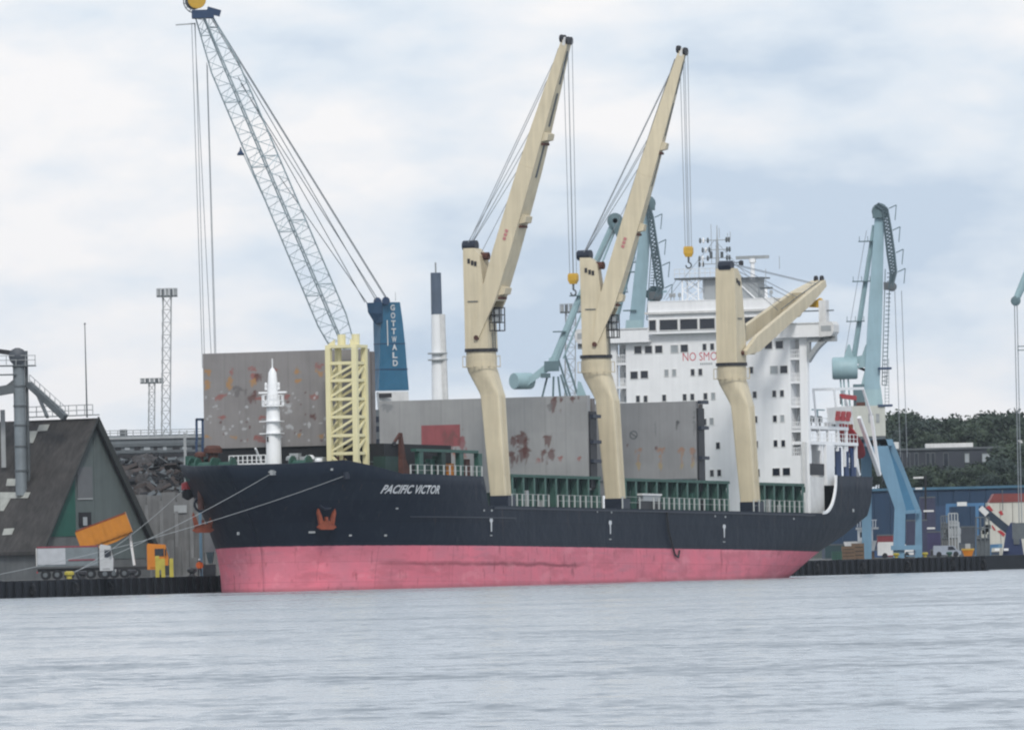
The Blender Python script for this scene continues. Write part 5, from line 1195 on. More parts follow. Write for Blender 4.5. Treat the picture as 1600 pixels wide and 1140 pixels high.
# --- long conveyor hall behind the bow, scrap heap and concrete bays
dH = 1480.0
M_hall = pmat('weathered_cladding', (0.155, 0.175, 0.19), .7, .2, .3, .2)
t = Thing('long_hall', 'long low grey hall with banded cladding behind the scrap heap', 'hall', G(240, dH))
A, B_ = W(158, 681, dH), W(322, 677, dH)
t.part(MB().b2((A.x - 8, dH, QZ), (B_.x + 6, dH + 18, A.z - .0)), 'wall', M_hall)
for py0, py1, mt in ((681, 685, M_grey), (692, 697, M_greyd), (703, 707, M_greyd), (709, 714, M_dark)):
    z0_, z1_ = zof(240, py1, dH), zof(240, py0, dH); t.part(MB().b2((A.x - 8.1, dH - .25, z0_), (B_.x + 6.1, dH - .01, z1_)), 'cladding_band', mt)
rs = random.Random(3)
for i in range(10):
    px = 165 + i * 15; z0_, z1_ = zof(px, 703, dH), zof(px, 697.5, dH); x = W(px, 700, dH).x
    t.part(MB().b2((x, dH - .12, z0_), (x + rs.uniform(.4, .9), dH - .01, z1_)), 'hall_window', M_dark if i % 2 else M_blind)
mb = MB()
for py in (672, 676): mb.tube(W(158, py + 1, dH), W(322, py - 2.4, dH), .05, 5)
for i in range(14): mb.tube(W(160 + i * 12, 681, dH), W(160 + i * 12, 672, dH), .06, 5)
t.part(mb, 'roof_railing', M_grey)
t.part(MB().b2(W(187, 680, dH), W(199, 671, dH + 3)), 'roof_unit', M_greyd)
q = Thing('gate_frame', 'dark goalpost frame beside the forward hatch cover', 'frame', G(312, 1440))
for a, b_ in (((307.5, 690), (307, 654)), ((317, 690), (316.5, 654)), ((306, 655), (320, 655))): q.part(MB().bar(W(*a, 1440), W(*b_, 1440), .28, .28), 'frame_bar', M_bluetowerd)
for i in range(2): q.part(MB().b2((W(307 + 9.5 * i, 700, 1440).x - .14, 1439.8, QZ), (W(307 + 9.5 * i, 700, 1440).x + .14, 1440.2, zof(310, 689, 1440))), 'frame_bar', M_bluetowerd)
q = Thing('pale_post', 'tall pale post right of the scrap heap by the bow', 'post', G(290, 1400)); q.part(MB().bar((W(290, 740, 1400).x, 1400, QZ), (W(290, 740, 1400).x, 1400, zof(290, 676, 1400)), .3, .3), 'post', M_grey); q.part(MB().box((W(290, 740, 1400).x, 1400, QZ + .2), (.8, .8, .4)), 'foot', M_concrete)
# heap of scrap
def heap(cx, d, hw, dep, h, mat, name, label, seed, n=60, amp=.5):
    vs, fs = [], []
    for j in range(n + 1):
        for i in range(n + 1):
            u, v = i / n * 2 - 1, j / n * 2 - 1; r2 = max(0, 1 - u * u) * max(0, 1 - v * v)
            z = h * r2 ** .28 * (1 + .10 * noise.fractal(Vector((u * 2, v * 2, seed)), 1.0, 2.0, 4)) + (.35 * noise.fractal(Vector((u * 9, v * 9, seed)), .8, 2.1, 3) if r2 > .05 else 0)
            vs.append((cx + u * hw, d + v * dep, QZ - .1 + max(0, z)))
    for j in range(n):
        for i in range(n): a = j * (n + 1) + i; fs.append((a, a + 1, a + n + 2, a + n + 1))
    o = MB()._add(vs, fs).build(name, mat); tag(o, label, 'heap'); return o
M_scrap = pmat('scrap_metal', (0.05, 0.046, 0.046), .8, .8, 1.6, bump=1.0)
heap(W(244, 760, 1425).x, 1425, 9.5, 14, 13.2, M_scrap, 'scrap_heap', 'big dark heap of scrap metal behind the quay by the bow', 2.0)
mb = MB(); q = random.Random(8); hx = W(244, 760, 1425).x
for i in range(900):
    u, v = q.uniform(-.95, .95), q.uniform(-1, .2); z = 13.2 * (max(0, 1 - u * u) * max(0, 1 - v * v)) ** .28 * 1.0
    mb.mi = q.randrange(3); mb.box((hx + u * 9.5, 1425 + v * 14, QZ + z * q.uniform(.93, 1.03)), (q.uniform(.2, 1.6), q.uniform(.2, 1), q.uniform(.1, .5)), Matrix.Rotation(q.uniform(-1, 1), 3, 'Y') @ Matrix.Rotation(q.uniform(-1, 1), 3, 'X'))
tag(mb.build('scrap_pieces', [pmat('brown_scrap', (.06, .048, .045), .8, .3, 1), M_greyd, M_rubber]), kind='stuff')
# concrete bay walls in front of the heap
M_bay = pmat('bay_concrete', (0.165, 0.168, 0.17), .85, .3, .35, .3)
t = Thing('bay_wall', 'grey concrete bay wall with buttresses behind the orange cab', 'wall', G(270, 1372))
a = W(205, 778, 1372); b_ = W(345, 760, 1372)
for i in range(6):
    x0 = a.x + (b_.x - a.x) * i / 6; x1 = a.x + (b_.x - a.x) * (i + 1) / 6; zt_ = zof(240, 772 - i * 1.5 + (i % 2) * 3, 1372)
    t.part(MB().b2((x0 + .03, 1372, QZ), (x1 - .03, 1373.2, zt_)), 'wall_block', M_bay)
    t.part(MB().prism([(x0 - .2, 1372, QZ), (x0 - .2, 1372, zt_ - 1), (x0 - .2, 1370.4, QZ)], (.4, 0, 0)), 'buttress', M_bay)
t.part(MB().b2((W(272, 800, 1372).x, 1371.8, zof(275, 801, 1372)), (W(292, 800, 1372).x, 1371.99, zof(275, 789, 1372))), 'wall_plate', M_grey)
for px0, px1, py0, py1, nm, lb, mt in ((318, 336, 800, 895, 'silo_box', 'blue edged grey hopper box under the bow', M_concrete),):
    pass
hp_ = Thing('hopper', 'grey hopper with blue corner post below the starboard bow', 'hopper', G(326, 1302))
hp_.part(MB().b2((W(318, 800, 1302).x, 1302, zof(325, 862, 1302)), (W(335, 800, 1302).x, 1304, zof(325, 832, 1302))), 'hopper_bin', M_grey); hp_.part(MB().bar((W(314, 860, 1302).x, 1301.8, QZ), (W(314, 860, 1302).x, 1301.8, zof(314, 800, 1302)), .3, .3), 'corner_post', M_blueleg)
hp_.part(MB().prism([(W(320, 800, 1302).x, 1302, zof(325, 862, 1302)), (W(333, 800, 1302).x, 1302, zof(325, 862, 1302)), (W(330, 800, 1302).x, 1302, zof(325, 880, 1302)), (W(324, 800, 1302).x, 1302, zof(325, 880, 1302))], (0, 1.6, 0)), 'hopper_spout', M_teald); hp_.part(MB().box((W(327, 885, 1302).x, 1302.8, QZ + .6), (1.3, 1.6, 1.2)), 'hopper_base', M_greyd)
# rows of concrete blocks along the bay
me = None
for i in range(9):
    px = 222 + i * 11.5
    if i in (2, 3): continue
    o = MB().box((0, 0, 1.4), (.66, .9, 2.8)).build('concrete_block', M_bay) if me is None else inst('concrete_block', me, None)
    me = o.data; o.location = G(px, 1352 + (i % 3)); o.scale = (1, 1, rnd.uniform(.6, 1.5)); tag(o, ('first', 'second', '', '', 'third', 'fourth', 'fifth', 'sixth', 'rightmost')[i] + ' upright concrete block from the left in the row before the bay wall' if i < 8 else 'rightmost upright concrete block in the row before the bay wall', 'concrete block', 'concrete blocks before the bay wall')

# --- vehicles on the quay (local frame: x along the vehicle, z up)
def wheel_set(t, xs, w_, r=.5, rim=M_greyd):
    me = None
    for x in xs:
        for sg in (-1, 1):
            o = bpy.data.objects.new('wheel', None) if False else MB().lathe((0, 0, 0), [(r * .55, -.14), (r, -.12), (r, .12), (r * .55, .14)], 14, 'y').build('wheel', M_rubber, t.o, True)
            o.location = (x, sg * w_ / 2, r); h_ = MB().lathe((0, 0, 0), [(.02, -.16), (r * .5, -.15), (r * .5, .15), (.02, .16)], 10, 'y').build('rim', rim, o)
def lorry(name, label, px0, px1, d, cab_mat, bed_mat, tip, rz=0, bz=1.2, hb_=1.75, clen=2.15):
    g0, g1 = G(px0, d), G(px1, d); Lg = (g1 - g0).length
    t = Thing(name, label, 'lorry', g0, None, math.atan2(g1.y - g0.y, g1.x - g0.x) + rz); t.inv = Matrix.Identity(4)
    B2 = lambda a, b_: MB().b2(a, b_)
    t.part(B2((.2, -.45, .85), (Lg, .45, 1.15)), 'chassis', M_dark)
    wheel_set(t, [1.0, 2.2, 3.4, Lg - 4.6, Lg - 3.4, Lg - .9], 2.1)
    cx = Lg - clen - .05
    cab = t.part(MB().prism([(cx, -1.2, .8), (cx + clen, -1.2, .8), (cx + clen + .05, -1.2, 2.0), (cx + clen - .25, -1.2, 3.35), (cx + .1, -1.2, 3.5), (cx, -1.2, 3.3)], (0, 2.4, 0)), 'cab', cab_mat)
    t.part(B2((cx + .37 * clen, -1.23, 2.15), (cx + .81 * clen, -1.19, 2.95)), 'side_window', M_glass, cab); t.part(MB().prism([(cx + clen + .06, -1.05, 2.1), (cx + clen + .06, 1.05, 2.1), (cx + clen - .18, 1.05, 3.1), (cx + clen - .18, -1.05, 3.1)], (.03, 0, 0)), 'windscreen', M_glass, cab)
    t.part(B2((cx + clen + .01, -1.15, .5), (cx + clen + .2, 1.15, .95)), 'bumper', M_greyd, cab); t.part(B2((cx + .3, -1.28, 1.0), (cx + clen - .3, -1.19, 1.02)), 'step', M_dark, cab)
    for sg in (-.85, .85): t.part(MB().lathe((cx + clen + .21, sg, .78), [(.14, 0), (.14, .03)], 8, 'x'), 'headlight', M_white, cab)
    t.part(B2((cx + clen - .3, -1.5, 2.2), (cx + clen - .15, -1.25, 2.9)), 'mirror', M_dark, cab)
    Lb = cx - .35 if not tip else 5.5
    Rm = Matrix.Translation((.2, 0, bz)) @ Matrix.Rotation(-tip, 4, 'Y')
    mb = MB(); mb.b2((0, -1.22, 0), (Lb, 1.22, .15)); mb.b2((0, -1.25, .151), (Lb, -1.15, hb_)); mb.b2((0, 1.15, .151), (Lb, 1.25, hb_)); mb.b2((Lb - .1, -1.149, .151), (Lb, 1.149, hb_ + .2))
    bed = t.part(mb.xf(Rm), 'tipper_body', bed_mat)
    t.part(MB().b2((-.1, -1.2, .1), (-.02, 1.2, hb_)).xf(Rm), 'tailgate', bed_mat if tip else M_whited, bed)
    if not tip: t.part(MB().b2((.05, -1.28, .2), (2.9, -1.251, hb_ - .05)).xf(Rm), 'side_panel', pmat('panel_grey', (.42, .44, .47), .5, .12, 1), bed)
    if tip: t.part(MB().prism([(0, -1.0, -.001), (Lb * .3, -1.0, -.4), (Lb * .65, -1.0, -.42), (Lb * .9, -1.0, -.2), (Lb, -1.0, -.001)], (0, 2.0, 0)).xf(Rm), 'body_belly', bed_mat, bed)
    mb = MB()
    for i in range(9): x = .3 + (Lb - .5) * i / 8; mb.b2((x, -1.33, .05), (x + .1, -1.251, hb_ - .1)) if (tip or x > 3) else None
    t.part(mb.xf(Rm), 'side_rib', bed_mat, bed)
    mb = MB(); mb.b2((0, -1.3, hb_ + .01), (Lb, -1.1, hb_ + .16)); mb.b2((0, 1.1, hb_ + .01), (Lb, 1.3, hb_ + .16)); t.part(mb.xf(Rm), 'top_rail', M_red if tip else pmat('dull_red', (.22, .04, .06), .6, .2, 1), bed)
    if not tip: t.part(MB().b2((3.2, -1.35, .55), (Lb - .3, -1.335, .68)).xf(Rm), 'red_stripe', pmat('dull_red', None), bed)
    if tip:
        pt = Rm @ Vector((Lb - .3, 0, .2)); t.part(MB().tube(Vector((pt.x + .45, 0, 1.3)), pt, .14, 8), 'hydraulic_ram', M_white); t.part(MB().b2((.3, -.5, 1.16), (1.2, .5, 3.0)), 'tipping_frame', M_greyd)
    for sg in (-1, 1): t.part(B2((.12, sg * .8 - .15, .7), (.2, sg * .8 + .15, .9)), 'tail_light', M_redbright)
    return t
lorry('tipper_lorry', 'grey tipper lorry with a red top rail parked nearest the left quay edge', 56, 178, 1276, pmat('cab_grey', (.45, .46, .47), .5, .15, 1), pmat('tipper_grey', (.17, .2, .215), .5, .15, 1), 0, bz=1.35, hb_=1.9, clen=1.35)
lorry('tipper_lorry', 'orange tipper lorry with its body raised behind the grey lorry', 127, 264, 1292, M_orange, pmat('tipper_orange', (.55, .21, .015), .5, .15, 1), rad(19), bz=3.0, hb_=1.95)
# yellow mooring hopper frame by the orange cab
d = 1280; t = Thing('loading_frame', 'small yellow steel frame in front of the orange cab', 'frame', G(257, d))
for px in (246, 255, 268): t.part(MB().bar((W(px, 890, d).x, d, QZ), (W(px, 890, d).x, d, QZ + (2.2 if px < 250 else 1.9)), .55, .4), 'post', pmat('lemon_paint', (.42, .35, .05), .5, .2, 1.3))
t.part(MB().b2((W(246, 890, d).x, d - .25, QZ + .75), (W(255, 890, d).x, d + .25, QZ + 1.9)), 'panel', pmat('lemon_paint', None)); t.part(MB().b2((W(256.5, 890, d).x, d - .2, QZ + .2), (W(266, 890, d).x, d + .2, QZ + 1.2)), 'motor', M_dark)
# bollards
bl0 = None
for px, d, lb in ((108, 1262, 'yellow bollard nearest the left corner, a hawser round it'), (128, 1264, None), (206, 1270, None), (300, 1279, None), (1401, 1482, None), (1446, 1489, None), (1484, 1496, None)):
    t = Thing('mooring_bollard', lb or {128: 'dark bollard in front of the grey lorry', 206: 'dark bollard between the two lorries\' cabs', 300: 'dark bollard just left of the ship\'s bow', 1401: 'yellow bollard under the blue crane leg', 1446: 'yellow bollard right of the blue crane legs', 1484: 'green bollard left of the orange skip'}[px], 'bollard', G(px, d), 'bollards on the quay edge')
    mt = M_dark if px in (128, 206, 300) else (M_green if px == 1484 else pmat('lemon_paint', None))
    c = G(px, d); bs_ = .75 if px > 1000 else 1; t.part(MB().lathe(c, [(.3 * bs_, 0), (.26 * bs_, .35 * bs_), (.5 * bs_, .5 * bs_), (.5 * bs_, .75 * bs_), (.3 * bs_, .85 * bs_)], 10), 'bollard_post', mt, smooth=True); t.part(MB().lathe(c, [(.5, 0), (.5, .08)], 10), 'base_plate', M_dark)

# worker in an orange jacket by the bow
def worker(px, d):
    c = G(px, d); root = Thing('person', 'person in an orange hi-vis jacket standing on the quay by the bow', 'person', c)
    vs = [(0, 0, .92), (0, 0, 1.15), (0, 0, 1.42), (0, 0, 1.52), (0, 0, 1.64), (-.11, 0, .86), (-.13, -.03, .48), (-.14, 0, .07), (-.14, -.14, .04), (.11, 0, .86), (.14, .03, .48), (.15, .04, .07), (.15, -.1, .04), (-.21, 0, 1.4), (-.28, -.02, 1.12), (-.25, -.16, .9), (.21, 0, 1.4), (.29, 0, 1.12), (.28, -.12, .88)]
    es = [(0, 1), (1, 2), (2, 3), (3, 4), (0, 5), (5, 6), (6, 7), (7, 8), (0, 9), (9, 10), (10, 11), (11, 12), (2, 13), (13, 14), (14, 15), (2, 16), (16, 17), (17, 18)]
    rr = [.16, .17, .17, .06, .1, .1, .075, .055, .05, .1, .075, .055, .05, .075, .055, .045, .075, .055, .045]
    me = bpy.data.meshes.new('body'); me.from_pydata(vs, es, []); me.materials.append(pmat('work_trousers', (.02, .024, .035), .8, .2, 3)); o = bpy.data.objects.new('body', me); COL.objects.link(o); o.parent = root.o
    md = o.modifiers.new('skin', 'SKIN'); 
    for i, v in enumerate(me.skin_vertices[0].data): v.radius = (rr[i], rr[i]); v.use_root = (i == 0)
    o.modifiers.new('sub', 'SUBSURF').levels = 1
    jk = [[(r_ * math.cos(a) * 1.25, r_ * math.sin(a) * .9, z) for a in [2 * math.pi * i / 10 for i in range(10)]] for r_, z in ((.20, .82), (.21, 1.1), (.21, 1.38), (.1, 1.5))]
    MB().loft(jk).build('jacket', pmat('hi_vis_orange', (.75, .14, .02), .6, .1, 3), root.o, True)
    MB().lathe((0, 0, 1.68), [(.0, -.02), (.13, 0), (.13, .06), (.08, .13), (.0, .15)], 10).build('helmet', M_white, root.o, True)
    for sg, s_ in ((-1, ((-.22, 0, 1.4), (-.29, -.02, 1.12), (-.26, -.16, .92))), (1, ((.22, 0, 1.4), (.3, 0, 1.12), (.29, -.12, .9)))):
        MB().tube(s_[0], s_[1], .095, 8, .08).tube(s_[1], s_[2], .08, 8, .065).build('sleeve', pmat('hi_vis_orange', None), root.o, True)
worker(312, 1284)

# =================================================================== MOBILE HARBOUR CRANE (blue tower, lattice boom)
dM = 1386.0; kM = K(dM)
mc = Thing('mobile_harbour_crane', 'blue mobile harbour crane with a long grey lattice boom behind the forward hatch', 'harbour crane', G(606, dM))
wm = lambda px, py, dd=0: W(px, py, dM + dd)
# tower: tapered box seen on two faces; near right face carries the name
def quadsec(py, x0, x1, x2):     # x0 far-left edge, x1 near edge, x2 far right edge (pixels)
    a, b_, c = wm(x0, py, 1.6), wm(x1, py, -.6), wm(x2, py, 1.4); e_ = a + c - b_
    z = b_.z
    return [Vector((q.x, q.y, z)) for q in (a, b_, c, e_)]
secs = [quadsec(610, 586, 592, 639), quadsec(575, 585, 593, 636), quadsec(537, 584, 594, 633), quadsec(500, 583, 595, 629), quadsec(472, 582, 596, 625)]
tw = mc.part(MB().loft(secs), 'tower', M_bluetower)
for py, x0, x1, x2 in ((537, 584, 594, 633), (577, 585, 593, 637)):
    q = quadsec(py, x0 - .4, x1, x2 + .4); mc.part(MB().loft([[p + Vector((0, 0, -.06)) for p in q], [p + Vector((0, 0, .06)) for p in q]]), 'plate_joint', M_bluetowerd, tw)
hdq = MB().loft([[wm(586, 506, -.5), wm(597, 503, -1.4), wm(600, 503, 1), wm(588, 506, 1.6)], [wm(575, 488, -.5), wm(597, 490, -1.6), wm(600, 490, 1), wm(577, 488, 1.6)], [wm(573, 473, -.5), wm(597, 472, -1.6), wm(600, 472, 1), wm(574, 473, 1.6)]])
mc.part(hdq, 'tower_head', pmat('head_blue', (.03, .075, .14), .5, .2, 1), tw)
for px, py in ((590, 471), (603, 470)): mc.part(MB().lathe(wm(px, py), [(.45, -.9), (.45, .9)], 12, 'y'), 'head_sheave', M_bluetowerd, tw)
mc.part(MB().tube(wm(605, 500, -.9), wm(606, 540, -.9), .06, 6), 'ladder', M_whited, tw)
mc.part(MB().tube(wm(618, 470), wm(617.7, 456), .03, 5), 'whip_antenna', M_grey, tw)
mc.part(MB().loft([quadsec(640, 590, 594, 640), quadsec(612, 588, 592, 638)]), 'machinery_house', M_whited)
mc.part(MB().b2(wm(592, 621, -.9), wm(612, 614, -.5)), 'machinery_vent', M_dark)
base = quadsec(640, 588, 592, 640); bz = base[0].z
mc.part(MB().b2((base[0].x - 2, dM - 2.5, QZ + 2.2), (base[2].x + 1.5, dM + 3.5, bz)), 'undercarriage', M_greyd); 
for i in range(5): mc.part(MB().lathe((base[0].x - 1 + i * 1.4, dM - 2.6, QZ + 1.1), [(1.0, 0), (1.1, .1), (1.1, .5), (1.0, .6)], 14, 'y'), 'wheel', M_rubber)
for x in (base[0].x - 3, base[2].x + 2.5): mc.part(MB().b2((x - .5, dM - 3.5, QZ), (x + .5, dM + 4.5, QZ + .5)), 'outrigger', M_bluetowerd); mc.part(MB().b2((x - .3, dM - .5, QZ + .5), (x + .3, dM + .5, QZ + 2.4)), 'outrigger', M_bluetowerd)
# name down the face, one letter below the other
pb, pc = secs[4][1], secs[4][2]
ux = (pc - pb).normalized(); nf = Vector((ux.y, -ux.x, 0))
for i, ch in enumerate('GOTTWALD'):
    py = 480.5 + i * 12.4; k_ = (py - 472) / (610 - 472); L_ = quadsec(py, 582 + k_ * 4, 596 - k_ * 4, 625 + k_ * 14)
    c = L_[1].lerp(L_[2], .56 + .02 * k_); dirx = (L_[2] - L_[1]).normalized(); nrm = Vector((dirx.y, -dirx.x, 0))
    wd, hh = .66, .66
    text_on(ch, 'maker_lettering', M_letter, lambda u, v: mc.inv @ (c + nrm * .09 + dirx * u + Vector((0, 0, v))), -wd / 2, wd / 2, -hh / 2, hh / 2, tw, weight=.03)
# boom
ft = W(541, 552, dM - 1.5); tp = W(317, 24, dM - 22)
bd = (tp - ft); BL = bd.length; bd.normalize()
bx = bd.cross(Vector((0, 0, 1))).normalized(); bn = bx.cross(bd)
# cross-section corners chosen square, yawed so three chords show
def boomw(t): return lerp(t, [0, .1, .85, .97, 1], [.9, 1.28, 1.2, .8, .65])
ya_ = rad(0)
def bc(t, i):
    a = rad(45 + 90 * i); r_ = boomw(t) * 1.32
    return ft + bd * BL * t + (bx * math.cos(a) + bn * math.sin(a)) * r_
bm_ = None
for i in range(4):
    mb = MB(); ts = [0, .1, .4, .85, 1]
    for a, b_ in zip(ts, ts[1:]): mb.tube(bc(a, i), bc(b_, i), .09, 6)
    o = mc.part(mb, 'boom_chord', M_lattice)
nb = 21
mb = MB()
for k in range(nb):
    t0_, t1_ = k / nb, (k + 1) / nb
    for i in range(4):
        j = (i + 1) % 4
        mb.tube(bc(t0_, i), bc((t0_ + t1_) / 2, j), .038, 4); mb.tube(bc((t0_ + t1_) / 2, j), bc(t1_, i), .038, 4)
        if k % 4 == 0: mb.tube(bc(t0_, i), bc(t0_, j), .06, 4)
mc.part(mb, 'boom_lacing', M_lattice)
# boom head
hd = mc.part(MB().box(tp + Vector((0, 0, .1)), (2.4, 2.2, .9)), 'boom_head', M_bluetowerd)
mc.part(MB().box(tp + Vector((1.2, -.3, .35)), (1.5, 1.4, .7), Matrix.Rotation(.3, 3, 'Y')), 'head_platform', M_bluetowerd, hd)
mc.part(MB().lathe(tp + Vector((-.6, -.6, 1.7)), [(.3, -.35), (1.0, -.3), (1.0, .3), (.3, .35)], 16, 'y'), 'head_sheave', M_yellow, hd); mc.part(MB().lathe(tp + Vector((-1.0, .8, 1.6)), [(.3, -.3), (.95, -.25), (.95, .25), (.3, .3)], 16, 'y'), 'head_sheave', M_greyd, hd)
mb = MB()
for i in range(9): 
    a0 = rad(60 + i * 22); a1 = rad(60 + (i + 1) * 22); c = tp + Vector((-.7, 0, 1.6)); mb.tube(c + Vector((math.cos(a0) * 1.4, 0, math.sin(a0) * 1.4)), c + Vector((math.cos(a1) * 1.4, 0, math.sin(a1) * 1.4)), .06, 5); mb.tube(c + Vector((math.cos(a0) * .9, 0, math.sin(a0) * .9)), c + Vector((math.cos(a0) * 1.4, 0, math.sin(a0) * 1.4)), .05, 5)
mc.part(mb, 'rope_guard', M_greyd, hd); mc.part(MB().bar(tp + Vector((-.9, 0, -.9)), tp + Vector((-3.0, 0, -1.0)), .14, .14), 'head_arm', M_grey, hd)
t = .435; p = bc(t, 2) ; q = W(376, 240, p.y); lm = mc.part(MB().lathe(q, [(.38, -.2), (.4, -.05), (.12, .35), (.05, .7)], 10), 'boom_floodlight', M_bluetowerd); mc.part(MB().tube(q + Vector((0, 0, .6)), bc(t + .02, 3), .06, 5), 'lamp_arm', M_lattice, lm)
# pendants and hoist ropes
mb = MB()
for (ax_, ay_b), (bx_, by_b), da, db in (((330, 28), (588, 470), -20, -.8), ((333, 30), (604, 468), -20, .8), ((336, 32), (606, 468), -19, 1), ((372, 120), (570, 472), -18, 0), ((376, 130), (592, 470), -18, .8), ((436, 275), (574, 474), -12, .5)):
    mb.tube(W(ax_, ay_b, dM + da), W(bx_, by_b, dM + db), .05, 5)
mc.part(mb, 'luffing_rope', M_rope)
mb = MB()
for x0, y0_, x1 in ((299.5, 36, 316.5), (304, 36, 331), (305, 36, 320), (323, 98, 336), (324, 102, 338)): mb.tube(W(x0, y0_, dM - 22), W(x1, 575, dM - 22), .04, 5)
mc.part(mb, 'hoist_rope', M_rope)
gb = W(345, 625, dM - 22); gr = mc.part(MB().prism([gb + Vector((-1.3, -.6, 1)), gb + Vector((1.3, -.6, 1)), gb + Vector((1.6, -.6, -.6)), gb + Vector((0, -.6, -1.8)), gb + Vector((-1.6, -.6, -.6))], (0, 1.2, 0)), 'grab', M_greyd)
mb = MB(); 
for x in (-.5, .5): mb.tube(gb + Vector((x, 0, 1)), W(340 + x * 8, 572, dM - 22), .05, 5)
mc.part(mb, 'grab_chain', M_rope, gr)

# chimney stack
dC = 2600.0; kC = K(dC)
ch = Thing('chimney_stack', 'white chimney stack with a dark blue top behind the ship', 'chimney', (W(685, 860, dC).x, dC, 0))
ca, cm, cb_ = W(682, 426, dC), W(683, 491, dC), W(687, 640, dC)
bxx = (W(685, 860, dC)).x + .8
ch.part(MB().lathe((bxx, dC, 0), [(12.5 / kC, 0), (11.0 / kC, cb_.z), (8.4 / kC, cm.z)], 18), 'shaft', M_white, smooth=True)
ch.part(MB().lathe((bxx, dC, 0), [(8.6 / kC, cm.z + .01), (8.2 / kC, ca.z), (6.5 / kC, ca.z), (6.5 / kC, ca.z - 1)], 18), 'flue_top', pmat('slate_blue', (.085, .115, .165), .5, .15, .3), smooth=True)
for py in (552, 562): ch.part(MB().lathe((bxx, dC, W(685, py, dC).z), [(15.5 / kC, -.15), (15.5 / kC, .15)], 16), 'chimney_gallery', M_grey)
ch.part(MB().tube((bxx, dC, ca.z), (bxx, dC, W(676, 410, dC).z), .2, 6), 'lightning_rod', M_grey); ch.part(MB().tube((bxx + 10.2 / kC, dC - 6 / kC, cb_.z), (bxx + 7.8 / kC, dC - 4 / kC, cm.z), .7, 8), 'drain_pipe', M_whited)

